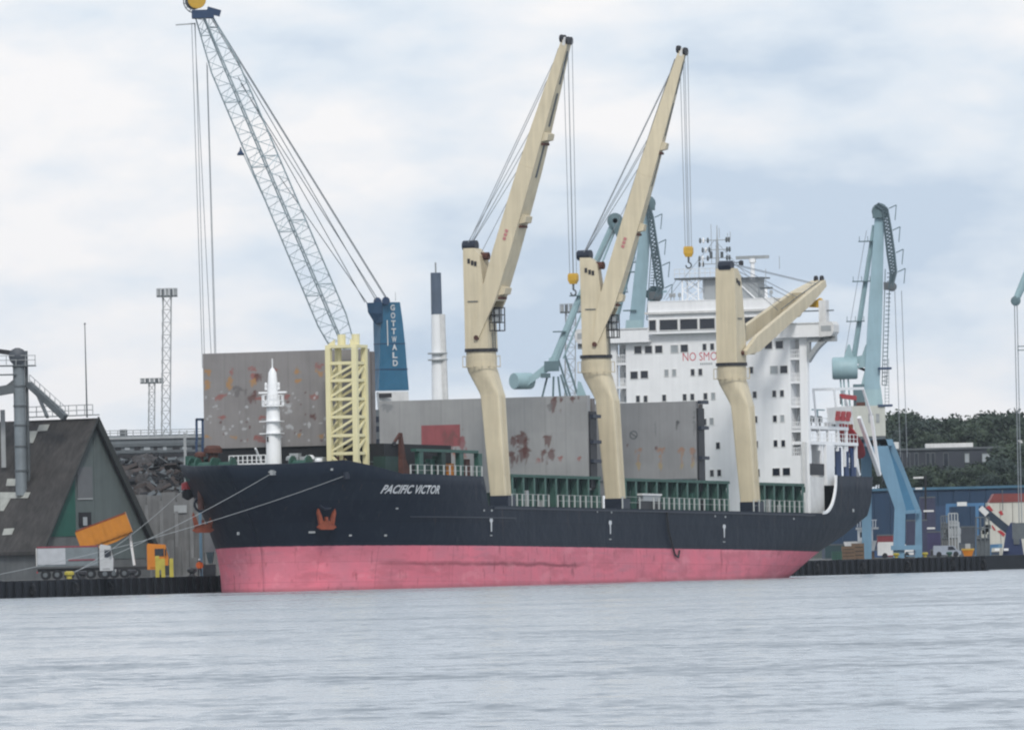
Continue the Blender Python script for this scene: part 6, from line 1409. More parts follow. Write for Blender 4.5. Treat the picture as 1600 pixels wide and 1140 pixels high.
# =================================================================== PORTAL CRANES
def portal_crane(label, d, jib_a, jib_b, jw0, jw1, tie_a, tie_b, cw, fly, pivot, house=None, legs=None, jib_mat=None, extras=True, deep=0.0):
    """main jib a->b (pixels), counterweight centre cw, tie rod, hanging fly jib as a chain of pixels"""
    jib_mat = jib_mat or M_tealb
    t = Thing('portal_crane', label, 'harbour crane', G(pivot[0], d), 'level-luffing cranes along the quay'); k_ = K(d)
    w_ = lambda p, dd=0: W(p[0], p[1], d + dd)
    A, B = w_(jib_a), w_(jib_b, deep)
    secs = []
    for f, hw in ((0, jw0 / 2), (.5, (jw0 * .95 + jw1 * .45) / 2 * .72), (1, jw1 / 2)):
        c = A.lerp(B, f); x = hw / k_; secs.append([c + Vector((-x, -x * .8, 0)), c + Vector((x, -x * .8, 0)), c + Vector((x, x * .8, 0)), c + Vector((-x, x * .8, 0))])
    jb = t.part(MB().loft(secs), 'main_jib', jib_mat)
    t.part(MB().lathe(B + Vector((0, 0, 0)), [(.3, -.7), (.95, -.6), (.95, .6), (.3, .7)], 14, 'y'), 'head_pulley', M_teald, jb)
    hb2 = t.part(MB().box(B + Vector((0, 0, -.3)), (1.7, 1.6, 1.0)), 'head_frame', M_teald, jb)
    # tie rod with small platforms
    T0, T1 = w_(tie_a, 1), w_(tie_b, 1 + deep)
    tr = t.part(MB().tube(T0, T1, .34, 8, .26), 'tie_rod', M_teal)
    for f in (.28, .58, .88):
        c = T0.lerp(T1, f); pf = t.part(MB().box(c + Vector((-.5, -.4, 0)), (2.2, 1, .12)), 'rod_platform', M_teald, tr)
        mb = MB()
        for x in (-1.5, -.5, .5): mb.tube(c + Vector((x, -.9, 0)), c + Vector((x, -.9, .6)), .035, 4)
        t.part(mb, 'platform_railing', M_teald, tr)
    # fly jib: lattice between two chains of points
    pts = [w_(p, -.4 + deep) for p in fly]; pts2 = [w_((p[0] - wd, p[1] + 3), -.4 + deep) for p, wd in zip(fly, (4, 7, 9, 10, 8, 5)[:len(fly)])]
    mb = MB()
    for off in (-.5, .5):
        o_ = Vector((0, off, 0))
        for a, b_ in zip(pts, pts[1:]): mb.tube(a + o_, b_ + o_, .15, 5)
        for a, b_ in zip(pts2, pts2[1:]): mb.tube(a + o_, b_ + o_, .13, 5)
        for i in range(len(pts) - 1):
            for f in (0, .165, .33, .495, .66, .83): mb.tube(pts[i].lerp(pts[i + 1], f) + o_, pts2[i].lerp(pts2[i + 1], min(1, f + .08)) + o_, .08, 4); mb.tube(pts2[i].lerp(pts2[i + 1], min(1, f + .08)) + o_, pts[i].lerp(pts[i + 1], min(1, f + .165)) + o_, .08, 4)
    for i in range(len(pts)): mb.tube(pts[i] + Vector((0, -.5, 0)), pts[i] + Vector((0, .5, 0)), .1, 4)
    t.part(mb, 'fly_jib', pmat('fly_jib_steel', (.085, .125, .145), .6, .2, .8))
    e_ = pts[-1]; t.part(MB().lathe(e_, [(.2, -.6), (.55, -.5), (.55, .5), (.2, .6)], 12, 'y'), 'end_pulley', M_greyd); t.part(MB().box(e_ + Vector((-.4, 0, .1)), (1.2, 1.1, .9)), 'fly_jib_end', M_greyd)
    mb = MB()
    for i, a in enumerate(pts[1:-1]): mb.tube(a + Vector((.2, -.5, 0)), a + Vector((1.1, -.5, .4)), .06, 4); mb.tube(a + Vector((1.1, -.5, .4)), a + Vector((.9, -.5, -1.4)), .05, 4)
    t.part(mb, 'fly_jib_rail', M_teald)
    # ladder down the jib
    mb = MB(); x = jw0 / 2 / k_ + .25
    for off in (0, .55): mb.tube(A.lerp(B, .1) + Vector((x + off, -.5, 0)), A.lerp(B, .7) + Vector((x * .8 + off, -.5, 0)), .05, 4)
    for i in range(28): c = A.lerp(B, .1 + .6 * i / 28); mb.tube(c + Vector((x, -.5, 0)), c + Vector((x + .55, -.5, 0)), .05, 4)
    t.part(mb, 'jib_ladder', M_teald, jb)
    mb = MB()
    for x in (-.3, .5): mb.tube(e_ + Vector((x + .6, 0, -.5)), Vector((e_.x + x + .8, e_.y, QZ + 12)), .04, 4)
    mb.tube(w_((tie_b[0] - 12, tie_b[1] + 8), 1 + deep), w_((cw[0] - 2, cw[1] - 14)), .03, 4)
    t.part(mb, 'hoist_rope', M_rope)
    return t, w_, k_
# A: complete crane at the right
t, w_, k_ = portal_crane('complete pale teal portal crane on blue legs, right of the ship\'s stern', 1490.0, (1361, 632), (1374.5, 330), 25, 14, (1334, 560), (1366, 352), (1321, 574),
    [(1372, 318), (1386, 326), (1392, 360), (1397, 395), (1400, 425), (1394, 448)], (1400, 870), deep=-3)
d = 1490.0
cwm = t.part(MB().lathe(w_((1320, 575)), [(1.25, -1.5), (1.35, -1.3), (1.35, 1.3), (1.25, 1.5)], 18, 'x'), 'counterweight', M_teal, smooth=True)
for px in (1313, 1318, 1325): t.part(MB().bar(w_((px, 588)), w_((px + 3, 634)), .2, .2), 'ballast_strut', M_teal)
t.part(MB().prism([w_((1318, 560), -.4), w_((1334, 560), -.4), w_((1328, 538), -.4), w_((1325, 538), -.4)], (0, .8, 0)), 'lever_horn', M_teal, cwm)
t.part(MB().bar(w_((1320, 566)), w_((1352, 560)), 1.0, .9), 'balance_lever', M_teal); t.part(MB().bar(w_((1337, 572), .8), w_((1356, 580), .8), .8, .3), 'lever_platform', M_dark)
t.part(MB().loft([[w_((1342, 634), -1.2), w_((1380, 634), -1.2), w_((1380, 634), 2), w_((1342, 634), 2)], [w_((1343, 610), -1), w_((1377, 610), -1), w_((1377, 610), 1.8), w_((1343, 610), 1.8)], [w_((1352, 575), -.7), w_((1371, 575), -.7), w_((1371, 575), 1.3), w_((1352, 575), 1.3)]]), 'turret', M_teal)
t.part(MB().prism([w_((1340, 575), -.9), w_((1362, 572), -.9), w_((1353, 538), -.9)], (0, 1.4, 0)), 'jib_bracket', M_teal)
t.part(MB().b2(w_((1334, 636), -1.6), w_((1350, 600), -.4)), 'turret_machinery', M_teald); t.part(MB().b2(w_((1336, 634), -1.7), w_((1352, 628), -1.61)), 'red_guard', M_rustb)
hs2 = t.part(MB().b2(w_((1325, 682), -3), w_((1380.5, 634), 3)), 'machinery_house', M_beige)
t.part(MB().b2(w_((1324, 686.5), -3.1), w_((1381.5, 682), 3.1)), 'house_floor', M_greyd, hs2)
for px in (1361, 1373): 
    t.part(MB().b2(w_((px - 4, 660), -3.06), w_((px + (3 if px < 1370 else 1), 646), -3.02)), 'house_mark', pmat('faded_grey_mark', (.3, .32, .33), .7, .2, 2), hs2)
pf = t.part(MB().b2(w_((1372, 635), -3.2), w_((1393, 632), 1)), 'turret_platform', M_bluetowerd); t.part(MB().b2(w_((1372, 577), -2), w_((1392, 574), 1)), 'turret_platform', M_bluetowerd)
mb = MB()
for i in range(12): mb.bar(w_((1383, 632 - i * 5), -1), w_((1389, 632 - i * 5), -1), .05, .05)
for px in (1383, 1389): mb.bar(w_((px, 634), -1), w_((px - .5, 560), -1), .06, .06)
t.part(mb, 'turret_ladder', M_teald)
# portal legs: bent box legs, front and back pair
def leg(pts, dd, w0, name='portal_leg', mat=None):
    secs = []
    for (x0, x1, py) in pts:
        a, b_ = w_((x0, py), dd), w_((x1, py), dd); secs.append([a, b_, b_ + Vector((0, w0, 0)), a + Vector((0, w0, 0))])
    return t.part(MB().loft(secs), name, mat or M_blueleg)
leg([(1396, 1412, 893), (1396, 1414, 850), (1398, 1415, 793), (1360, 1386, 690), (1358, 1384, 686)], -3.2, 1.2)
leg([(1430, 1441, 893), (1430, 1441, 850), (1431, 1440, 800), (1383, 1396, 690), (1382, 1394, 686)], 1.6, 1.3)
leg([(1347, 1362, 893), (1347, 1362, 800), (1345, 1362, 690), (1345, 1362, 686)], 3.2, 1.2)
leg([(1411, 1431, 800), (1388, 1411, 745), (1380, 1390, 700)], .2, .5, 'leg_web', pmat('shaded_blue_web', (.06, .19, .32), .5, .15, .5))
t.part(MB().b2(w_((1392, 852), -3.6), w_((1440, 858), -3.2)), 'sill_beam', M_blueleg); t.part(MB().b2(w_((1352, 697), -3.2), w_((1392, 686.6), 3.4)), 'portal_ring', M_blueleg)
t.part(MB().bar(w_((1412, 800), -1), w_((1436, 798), 1), .35, .4), 'cross_tie', M_blueleg)
mb = MB()
for i in range(5): mb.bar(w_((1415, 862 + i * 6), -3), w_((1432, 862 + i * 6), -3), .1, .1)
t.part(mb, 'portal_ladder', M_blueleg)
for px in (1404, 1436): t.part(MB().b2(w_((px - 9, 893), -4), w_((px + 9, 878), -2.9)), 'bogie', M_teald); 
# B: crane half hidden behind the middle deck crane's jib
t, w_, k_ = portal_crane('pale blue portal crane jib standing close behind the middle deck crane', 1478.0, (993, 520), (1012, 318), 24, 13, (962, 500), (1003, 345), (955, 520),
    [(1012, 312), (1020, 340), (1026, 380), (1032, 415), (1036, 450), (1027, 463)], (985, 880), deep=-3)
d = 1478.0
t.part(MB().loft([[w_((968, 640), -2), w_((1012, 640), -2), w_((1012, 640), 2), w_((968, 640), 2)], [w_((978, 500), -1), w_((1004, 500), -1), w_((1004, 500), 1.5), w_((978, 500), 1.5)]]), 'turret', M_teal)
t.part(MB().b2(w_((960, 690), -3), w_((1020, 640), 3)), 'machinery_house', M_beige)
for x0, x1 in ((960, 975), (1005, 1020)): t.part(MB().loft([[w_((x0 - 10, 893), -2), w_((x1 - 10, 893), -2), w_((x1 - 10, 893), 0), w_((x0 - 10, 893), 0)], [w_((x0, 691), -2), w_((x1, 691), -2), w_((x1, 691), 0), w_((x0, 691), 0)]]), 'portal_leg', M_blueleg)
t.part(MB().lathe(w_((1023, 460)), [(.3, -.6), (1.0, -.5), (1.0, .5), (.3, .6)], 12, 'y'), 'end_pulley', M_teald); t.part(MB().bar(w_((1005, 455)), w_((1025, 470)), .5, .7), 'fly_jib_end', M_teald); t.part(MB().bar(w_((1020, 458)), w_((1042, 455)), .25, .25), 'fly_jib_arm', M_tealb)
for py in (425, 485): t.part(MB().box(w_((984, py), -1), (1.6, 1, .15)), 'jib_platform', M_teald)
# C: crane whose balance lever and round counterweight show between the deck cranes
d = 1500.0; k_ = K(d); w_ = lambda p, dd=0: W(p[0], p[1], d + dd)
t = Thing('portal_crane', 'grey teal portal crane with a round counterweight showing between the two raised deck cranes', 'harbour crane', G(885, d), 'level-luffing cranes along the quay')
t.part(MB().lathe(w_((816, 595), 0) + Vector((0, 0, 0)), [(.95, -1.3), (1.0, -1.2), (1.0, 1.2), (.95, 1.3)], 20, 'x').xf(Matrix.Translation(w_((816, 595))) @ Matrix.Rotation(rad(38), 4, 'Z') @ Matrix.Translation(-w_((816, 595)))), 'counterweight', M_teal, smooth=True)
t.part(MB().loft([[w_((823, 592), -.6), w_((823, 603), -.6), w_((823, 603), .8), w_((823, 592), .8)], [w_((855, 566), -.7), w_((845, 588), -.7), w_((845, 588), .9), w_((855, 566), .9)], [w_((862, 556), -.5), w_((868, 573), -.5), w_((868, 573), .7), w_((862, 556), .7)]]), 'balance_lever', M_teal)
t.part(MB().b2(w_((845, 590), -1.2), w_((860, 583), .5)), 'lever_platform', M_teald); t.part(MB().box(w_((862, 572)), (1.8, 1.6, 1.2)), 'lever_hub', M_teald)
bm2 = t.part(MB().tube(w_((863, 572)), w_((900, 478)), .55, 8, .4).tube(w_((900, 478)), w_((960, 347), -2), .42, 8, .42), 'boom', M_teal)
for px, py in ((876, 518), (902, 462)): t.part(MB().box(w_((px - 2, py), -.6), (1.6, .8, .14)), 'rod_platform', M_teald, bm2)
t.part(MB().lathe(w_((961, 345), -2), [(.3, -.6), (.95, -.5), (.95, .5), (.3, .6)], 14, 'y'), 'head_pulley', M_teald, bm2); t.part(MB().bar(w_((958, 342), -2), w_((972, 375), -2), 1.2, .9), 'head_frame', M_teald, bm2)
mb = MB()
for a, b_ in (((970, 365), (955, 470)), ((965, 350), (880, 560))): mb.tube(w_(a, -2), w_(b_), .12, 5)
t.part(mb, 'stay_rod', M_teal)
for a, b_ in (((856, 585), (846, 625)), ((865, 588), (864, 625)), ((872, 588), (876, 625)), ((876, 585), (888, 625)), ((872, 560), (893, 625)), ((883, 555), (905, 625))): t.part(MB().bar(w_(a), w_(b_), .25, .25), 'turret_strut', M_teald)
t.part(MB().bar(w_((858, 562)), w_((874, 557)), .5, .4), 'turret_strut', M_teal)
t.part(MB().b2(w_((840, 690), -2.5), w_((910, 625), 3)), 'machinery_house', M_beige)
for x0, x1 in ((838, 850), (900, 912)): t.part(MB().loft([[w_((x0 - 6, 893), -2), w_((x1 - 6, 893), -2), w_((x1 - 6, 893), 0), w_((x0 - 6, 893), 0)], [w_((x0, 691), -2), w_((x1, 691), -2), w_((x1, 691), 0), w_((x0, 691), 0)]]), 'portal_leg', M_blueleg)
t.part(MB().prism([w_((899, 640), -2.6), w_((925, 640), -2.6), w_((908, 597), -2.6), w_((903, 595), -2.6)], (0, 1.5, 0)), 'gable_frame', M_teal)
# D: only the jib end of another crane enters at the right edge
d = 1560.0; w_ = lambda p, dd=0: W(p[0], p[1], d + dd); t = Thing('portal_crane', 'crane boom end at the right edge with ropes hanging straight down', 'harbour crane', G(1640, d), 'level-luffing cranes along the quay')
t.part(MB().tube(w_((1588, 467)), w_((1640, 350)), .45, 10, .8), 'boom', M_teal); t.part(MB().lathe(w_((1587, 470)), [(.25, -.5), (.62, -.4), (.62, .4), (.25, .5)], 12, 'y'), 'end_pulley', M_teald); t.part(MB().tube(w_((1640, 350)), (w_((1650, 893)).x, d, QZ), .9, 10), 'mast', M_teal)
mb = MB()
for px in (1585, 1589): mb.tube(w_((px, 472)), Vector((w_((px + 9, 880)).x, d, QZ + 4)), .06, 5)
t.part(mb, 'hoist_rope', M_rope); t.part(MB().box((w_((1593, 880)).x, d, QZ + 3), (1.6, 1.2, 2.0)), 'hook_block', M_greyd)
for py in (540, 546): t.part(MB().b2(w_((1590, py + 1.5), -.5), w_((1650, py - 1), .5)), 'boom_platform', M_teald)

# =================================================================== RIGHT SHORE
# hillside
M_hill = pmat('hill_grass', (0.022, 0.033, 0.02), .95, .4, .05)
mb = MB(); n = 26
vs, fs = [], []
for j in range(n + 1):
    for i in range(n + 1):
        x = -260 + 640 * i / n; y = 1760 + 900 * j / n
        e_ = max(0, min(1, (x - 10) / 60)) 
        h_ = 13.0 * max(0, min(1, (y - 1790) / 260)) * e_ + 1.2 * noise.noise(Vector((x * .02, y * .02, 0)))
        vs.append((x, y, QZ + .05 + max(0, h_) if 0 < i < n and 0 < j else QZ - .5))
fs = [(j * (n + 1) + i, j * (n + 1) + i + 1, (j + 1) * (n + 1) + i + 1, (j + 1) * (n + 1) + i) for j in range(n) for i in range(n)]
tag(MB()._add(vs, fs).build('hillside', M_hill, None, True), kind='structure')
# trees
M_bark = pmat('bark', (0.05, 0.04, 0.03), .9, .3, 2)
def leafmat(name, a, b_):
    m = bpy.data.materials.new(name); m.use_nodes = True; nt = m.node_tree; p = nt.nodes['Principled BSDF']; p.inputs['Roughness'].default_value = .7
    tc = N(nt.nodes, 'ShaderNodeTexCoord'); nz = N(nt.nodes, 'ShaderNodeTexNoise', Scale=.55, Detail=4.0); nt.links.new(tc.outputs['Object'], nz.inputs[0])
    r = N(nt.nodes, 'ShaderNodeValToRGB'); r.color_ramp.elements[0].position = .35; r.color_ramp.elements[0].color = (*a, 1); r.color_ramp.elements[1].position = .65; r.color_ramp.elements[1].color = (*b_, 1)
    nt.links.new(nz.outputs[0], r.inputs[0]); nt.links.new(r.outputs[0], p.inputs['Base Color']); return m
LM = [leafmat('leaves_dark', (.011, .024, .016), (.026, .046, .026)), leafmat('leaves_mid', (.015, .030, .017), (.034, .056, .028)), leafmat('leaves_blue', (.013, .027, .022), (.026, .046, .035))]
def crown_mesh(seed, h, r_, nleaf=5200, ncl=22):
    q = random.Random(seed); cl = []
    for i in range(ncl):
        a = q.uniform(0, 2 * math.pi); rr = r_ * q.random() ** .5 * .8; zz = q.uniform(.28, .95) * h
        rr *= (1 - abs(zz / h - .55) * .9); cl.append((Vector((rr * math.cos(a), rr * math.sin(a), zz)), q.uniform(.22, .42) * r_))
    vs, fs = [], []
    for i in range(nleaf):
        c, cr_ = cl[q.randrange(ncl)]; d_ = Vector((q.gauss(0, 1), q.gauss(0, 1), q.gauss(0, .8))).normalized(); p = c + d_ * cr_ * q.uniform(.65, 1.08)
        u = Vector((q.gauss(0, 1), q.gauss(0, 1), q.gauss(0, .6))).normalized(); v = u.cross(d_ + Vector((q.gauss(0, .5), q.gauss(0, .5), q.gauss(0, .5)))); 
        if v.length < .01: continue
        v.normalize(); s_ = q.uniform(.22, .42); o = len(vs); vs += [p - u * s_, p + v * s_ * .6, p + u * s_, p - v * s_ * .6]; fs.append((o, o + 1, o + 2, o + 3))
    for c, cr_ in cl:      # dense heart of each clump
        o = len(vs); m = 6
        for a in range(m + 1):
            for b_ in range(m): th, ph = math.pi * a / m, 2 * math.pi * b_ / m; vs.append(c + Vector((math.sin(th) * math.cos(ph), math.sin(th) * math.sin(ph), math.cos(th))) * cr_ * .72)
        for a in range(m):
            for b_ in range(m): fs.append((o + a * m + b_, o + a * m + (b_ + 1) % m, o + (a + 1) * m + (b_ + 1) % m, o + (a + 1) * m + b_))
    return vs, fs
TM = []
for i in range(5):
    vs, fs = crown_mesh(20 + i, 10, 5.2 if i != 3 else 3.6); me = bpy.data.meshes.new('crown'); me.from_pydata(vs, [], fs); me.materials.append(LM[i % 3]); TM.append(me)
mb = MB(); mb.tube((0, 0, -1.5), (0.1, 0, 4), .34, 8, .24)
for a in range(5): mb.tube((.1, 0, 3 + a * .5), (2.2 * math.cos(a * 1.4), 2.2 * math.sin(a * 1.4), 5.5 + a * .5), .16, 6, .06)
tr0 = mb.build('trunk', M_bark); TRK = tr0.data; bpy.data.objects.remove(tr0)
TR = [(1374, 686, 2280, 1.0, 2), (1354, 694, 2260, .9, 0), (1392, 668, 2330, 1.15, 0), (1410, 652, 2350, 1.3, 1), (1432, 660, 2300, 1.05, 2), (1452, 656, 2360, 1.25, 3), (1473, 657, 2320, 1.2, 0), (1494, 662, 2340, 1.1, 2), (1524, 659, 2310, 1.05, 4), (1545, 655, 2350, 1.35, 1), (1562, 651, 2330, 1.4, 0), (1586, 660, 2340, 1.2, 2), (1604, 656, 2320, 1.25, 4), (1625, 658, 2330, 1.25, 1),
      (1597, 693, 1985, 1.2, 4), (1582, 706, 1970, 1.0, 0), (1566, 720, 1950, .9, 2), (1612, 697, 1960, 1.15, 1), (1548, 727, 1940, .75, 3), (1528, 730, 1930, .72, 1), (1508, 734, 1925, .7, 0), (1490, 733, 1940, .75, 2), (1470, 738, 1930, .7, 4), (1452, 733, 1945, .75, 1), (1540, 744, 1900, .6, 2), (1562, 742, 1905, .65, 0), (1502, 748, 1895, .55, 4), (1590, 738, 1900, .7, 3), (1432, 738, 1930, .75, 0), (1412, 733, 1935, .75, 2), (1445, 675, 2290, 1.0, 4), (1500, 672, 2300, .9, 1)]
tl_ = {0: 'broad dark tree', 1: 'mid green rounded tree', 2: 'bluish green bushy tree', 3: 'narrow dark tree', 4: 'low spreading green tree'}
nm_ = []
for i, (px, py, d, sc, k) in enumerate(TR):
    p = W(px, py, d); base = p.z - 10.2 * sc; back = d > 2200
    t = bpy.data.objects.new('tree', None); COL.objects.link(t); t.location = (p.x, d, base); t.rotation_euler = (0, 0, i * 1.3); t.scale = (sc, sc, sc)
    where = 'on the skyline behind the long dark house' if back else 'on the slope before the long dark house'
    ORD = ['first', 'second', 'third', 'fourth', 'fifth', 'sixth', 'seventh', 'eighth', 'ninth', 'tenth', 'eleventh', 'twelfth', 'thirteenth', 'fourteenth', 'fifteenth', 'sixteenth', 'seventeenth', 'eighteenth', 'nineteenth', 'twentieth']
    rank = sorted(a[0] for a in TR if (a[2] > 2200) == back).index(px)
    tag(t, f'{tl_[k]} {where}, {ORD[rank]} from the left', 'tree', 'trees ' + where)
    inst('crown', TM[k], t); inst('trunk', TRK, t)
# a few small tree tops between the cranes' feet and the hall on the left
# long dark house with windows
dB = 2120.0; t = Thing('long_house', 'long dark flat-roofed house among the trees, with pale roof boxes', 'house', (W(1470, 720, dB).x, dB, zof(1470, 742, dB) - 3))
M_house = pmat('dark_brick', (0.04, 0.045, 0.058), .8, .2, .4, .1)
A, B_ = W(1381, 745, dB), W(1566, 700, dB)
t.part(MB().b2((A.x, dB, A.z - 6), (B_.x, dB + 12, B_.z)), 'wall', M_house)
t.part(MB().b2((A.x - .3, dB - .3, B_.z), (B_.x + .3, dB + 12.3, B_.z + .35)), 'roof_edge', M_greyd)
for x0, x1, y0_, y1_ in ((1372, 1405, 690, 700), (1447, 1521, 691, 699), (1586, 1602, 687, 696)):
    a, b_ = W(x0, y1_, dB), W(x1, y0_, dB); t.part(MB().b2((a.x, dB + 2, B_.z + .35), (b_.x, dB + 6, b_.z)), 'roof_box', M_whited)
for i, px in enumerate((1404, 1418, 1430, 1448, 1456, 1475, 1508, 1535, 1557)):
    w2 = (5, 3, 4, 4, 4, 6, 6, 12, 4)[i]; a, b_ = W(px, (730, 738, 732, 734, 734, 728, 722, 721, 715)[i], dB), W(px + w2, 708, dB)
    wi = t.part(MB().b2((a.x, dB - .1, a.z), (b_.x, dB - .01, b_.z)), 'window', M_blind if i in (6, 7) else M_glass)
    f = .12; t.part(MB().b2((a.x - f, dB - .2, a.z - f), (b_.x + f, dB - .02, a.z)).b2((a.x - f, dB - .2, b_.z), (b_.x + f, dB - .02, b_.z + f)).b2((a.x - f, dB - .2, a.z), (a.x, dB - .02, b_.z)).b2((b_.x, dB - .2, a.z), (b_.x + f, dB - .02, b_.z)), 'window_frame', M_greyd, wi)
# blue shed
dS = 1690.0; M_shed = pmat('blue_sheet', (0.010, 0.036, 0.082), .6, .12, .3, .15)
t = Thing('blue_shed', 'long deep blue industrial shed behind the quay at the right', 'shed', G(1500, dS))
A, B_ = W(1290, 764, dS), W(1690, 760, dS)
n = 16
for i in range(n):
    x0, x1 = A.x + (B_.x - A.x) * i / n, A.x + (B_.x - A.x) * (i + 1) / n; t.part(MB().b2((x0 + .02, dS + (i % 2) * .06, QZ), (x1 - .02, dS + 1, zof(1490, 764, dS))), 'wall_panel', M_shed)
t.part(MB().b2((A.x - .2, dS - .3, zof(1490, 764, dS)), (B_.x, dS + 30, zof(1490, 760, dS))), 'roof', pmat('blue_roof', (.05, .13, .2), .6, .2, .4))
t.part(MB().b2((A.x, dS + 1.01, QZ), (B_.x, dS + 29, zof(1490, 765, dS))), 'shed_body', M_shed)
for px in (1460, 1540): a = W(px, 790, dS); t.part(MB().b2((a.x, dS - .15, QZ), (a.x + 2.2, dS - .01, a.z)), 'shed_door', M_bluetowerd)
# white and red building with a blue loader in front
dR = 1610.0; t = Thing('white_depot', 'cream white depot with a red upper band at the right edge', 'depot', G(1580, dR))
A, B_ = W(1543, 785, dR), W(1640, 783, dR)
n = 5
for i in range(n):
    x0, x1 = A.x + (B_.x - A.x) * i / n, A.x + (B_.x - A.x) * (i + 1) / n; t.part(MB().b2((x0 + .03, dR, QZ), (x1 - .03, dR + 8, A.z)), 'wall_panel', pmat('cream_sheet', (.55, .54, .48), .6, .12, .6, .15))
t.part(MB().prism([(A.x + .2, dR - .1, A.z + .01), (B_.x, dR - .1, A.z + .01), (B_.x, dR - .1, zof(1580, 771, dR)), (W(1553, 771, dR).x, dR - .1, zof(1553, 771, dR))], (0, 8, 0)), 'red_band', pmat('brick_red_sheet', (.2, .045, .04), .6, .15, .8))
t.part(MB().b2((W(1566, 780, dR).x, dR - .25, A.z - 1), (W(1567, 780, dR).x, dR - .12, zof(1566, 771, dR) + .5)), 'down_pipe', M_greyd)
def rb(pts): 
    t.part(MB().prism([W(x, y, dR - .03) for x, y in pts], (0, -.04, 0)), 'red_stripe', M_redbright)
rb([(1540, 792), (1546, 789), (1552, 797), (1543, 801)]); rb([(1560, 799), (1565, 797), (1568, 803), (1564, 805)]); rb([(1558, 829), (1564, 828), (1571, 834), (1568, 838)]); rb([(1548, 820), (1551, 820), (1556, 828), (1553, 828)])
t = Thing('blue_loader', 'dark blue triangular loader with a sloping boom before the white depot', 'loader', G(1585, 1575)); d = 1575.0
t.part(MB().loft([[W(1562, 893, d), W(1604, 893, d), W(1604, 893, d + 3), W(1562, 893, d + 3)], [W(1572, 830, d), W(1594, 830, d), W(1594, 830, d + 2.4), W(1572, 830, d + 2.4)], [W(1579, 816, d), W(1586, 816, d), W(1586, 816, d + 2), W(1579, 816, d + 2)]]), 'tower', pmat('indigo_paint', (.02, .035, .1), .5, .2, .8))
t.part(MB().bar(W(1537, 797, d + 1), W(1580, 832, d + 1), 1.4, .95), 'boom', pmat('boom_navy', (.018, .035, .06), .5, .2, 1)); t.part(MB().bar(W(1534, 801, d + .5), W(1540, 795, d + .5), 1.6, 1.2), 'boom_end', M_whited); t.part(MB().bar(W(1549, 853, d), W(1566, 852, d), .4, .5), 'side_arm', M_blueleg); t.part(MB().b2(W(1584, 850, d - .2), W(1593, 838, d - .05)), 'cab_window', M_greyd); 
for px in (1558, 1572): t.part(MB().box(W(px, 858, d - .5), (.6, .3, .3)), 'work_lamp', M_white)
# steel gantry frame
d = 1560.0; t = Thing('steel_gantry', 'light blue open gantry frame standing before the blue shed', 'gantry', G(1505, d))
for px in (1480.5, 1527, 1546): t.part(MB().bar((W(px, 880, d).x, d, QZ), (W(px, 800, d).x, d, zof(px, 789 if px < 1540 else 852, d)), .42, .42), 'gantry_leg', pmat('mid_blue_paint', (.06, .16, .3), .5, .15, 1))
t.part(MB().bar(W(1478, 789, d), W(1538, 787.5, d), .35, .4), 'gantry_beam', pmat('mid_blue_paint', None)); t.part(MB().bar(W(1527, 853, d), W(1560, 852, d), .3, .35), 'gantry_beam', pmat('mid_blue_paint', None)); t.part(MB().box(W(1503, 787, d - .2), (1.2, .6, .5)), 'gantry_lamp', M_whited)
# grey plant stacks
def plant(px0, px1, py, d, label, seed, mats):
    q = random.Random(seed); t = Thing('process_unit', label, 'machine', G((px0 + px1) / 2, d)); a, b_ = W(px0, py, d), W(px1, py, d); w2 = b_.x - a.x; H_ = a.z - QZ
    t.part(MB().b2((a.x, d, QZ), (b_.x, d + 2, QZ + H_ * .45)), 'machine_base', mats[0])
    for i in range(7):
        x = a.x + q.random() * w2 * .75; z = QZ + H_ * q.uniform(.4, .82); t.part(MB().lathe((x + .4, d + .6, z), [(.1, -.5), (.42, -.35), (.42, .35), (.15, .55)], 8) if i % 2 else MB().box((x + .4, d + .5, z), (.8, .9, .9)), 'machine_unit', mats[1 + i % 2])
    mb = MB()
    for i in range(4): x = a.x + w2 * i / 3; mb.tube((x, d - .2, QZ), (x, d - .2, a.z), .09, 5)
    for f in (.45, .72, 1): mb.tube((a.x, d - .2, QZ + H_ * f), (b_.x, d - .2, QZ + H_ * f), .08, 5)
    t.part(mb, 'machine_frame', mats[2]); return t
plant(1482, 1496, 802, 1545, 'pale stacked process unit left in the blue gantry', 1, (M_concrete, M_grey, M_grey)); plant(1525, 1545, 808, 1550, 'pale twin process unit right in the blue gantry', 2, (M_greyd, M_beige, M_greyd)); plant(1470, 1481, 806, 1552, 'dull grey cylinder unit beside the gantry leg', 3, (M_concrete, M_grey, M_greyd))
# containers and vehicles under the crane
def container(px0, px1, py, d, mat, label, z0=QZ, h=None):
    a, b_ = W(px0, 890, d), W(px1, 890, d); zt_ = zof(px0, py, d); t = Thing('container', label, 'container', (a.x, d, z0), 'containers behind the crane')
    t.part(MB().b2((a.x, d, z0), (b_.x, d + 2.4, zt_)), 'container_box', mat)
    n = max(4, int((b_.x - a.x) / .55)); mb = MB()
    for i in range(n): x = a.x + (b_.x - a.x) * (i + .25) / n; mb.b2((x, d - .06, z0 + .15), (x + .25, d - .002, zt_ - .15))
    t.part(mb, 'side_ribs', mat); t.part(MB().b2((a.x - .03, d - .09, zt_ - .14), (b_.x + .03, d - .062, zt_ + .02)).b2((a.x - .03, d - .09, z0), (b_.x + .03, d - .062, z0 + .14)), 'side_rail', M_greyd); return zt_
container(1350, 1388, 858, 1540, pmat('container_blue', (.03, .07, .16), .6, .2, 1), 'dark blue container just right of the stern')
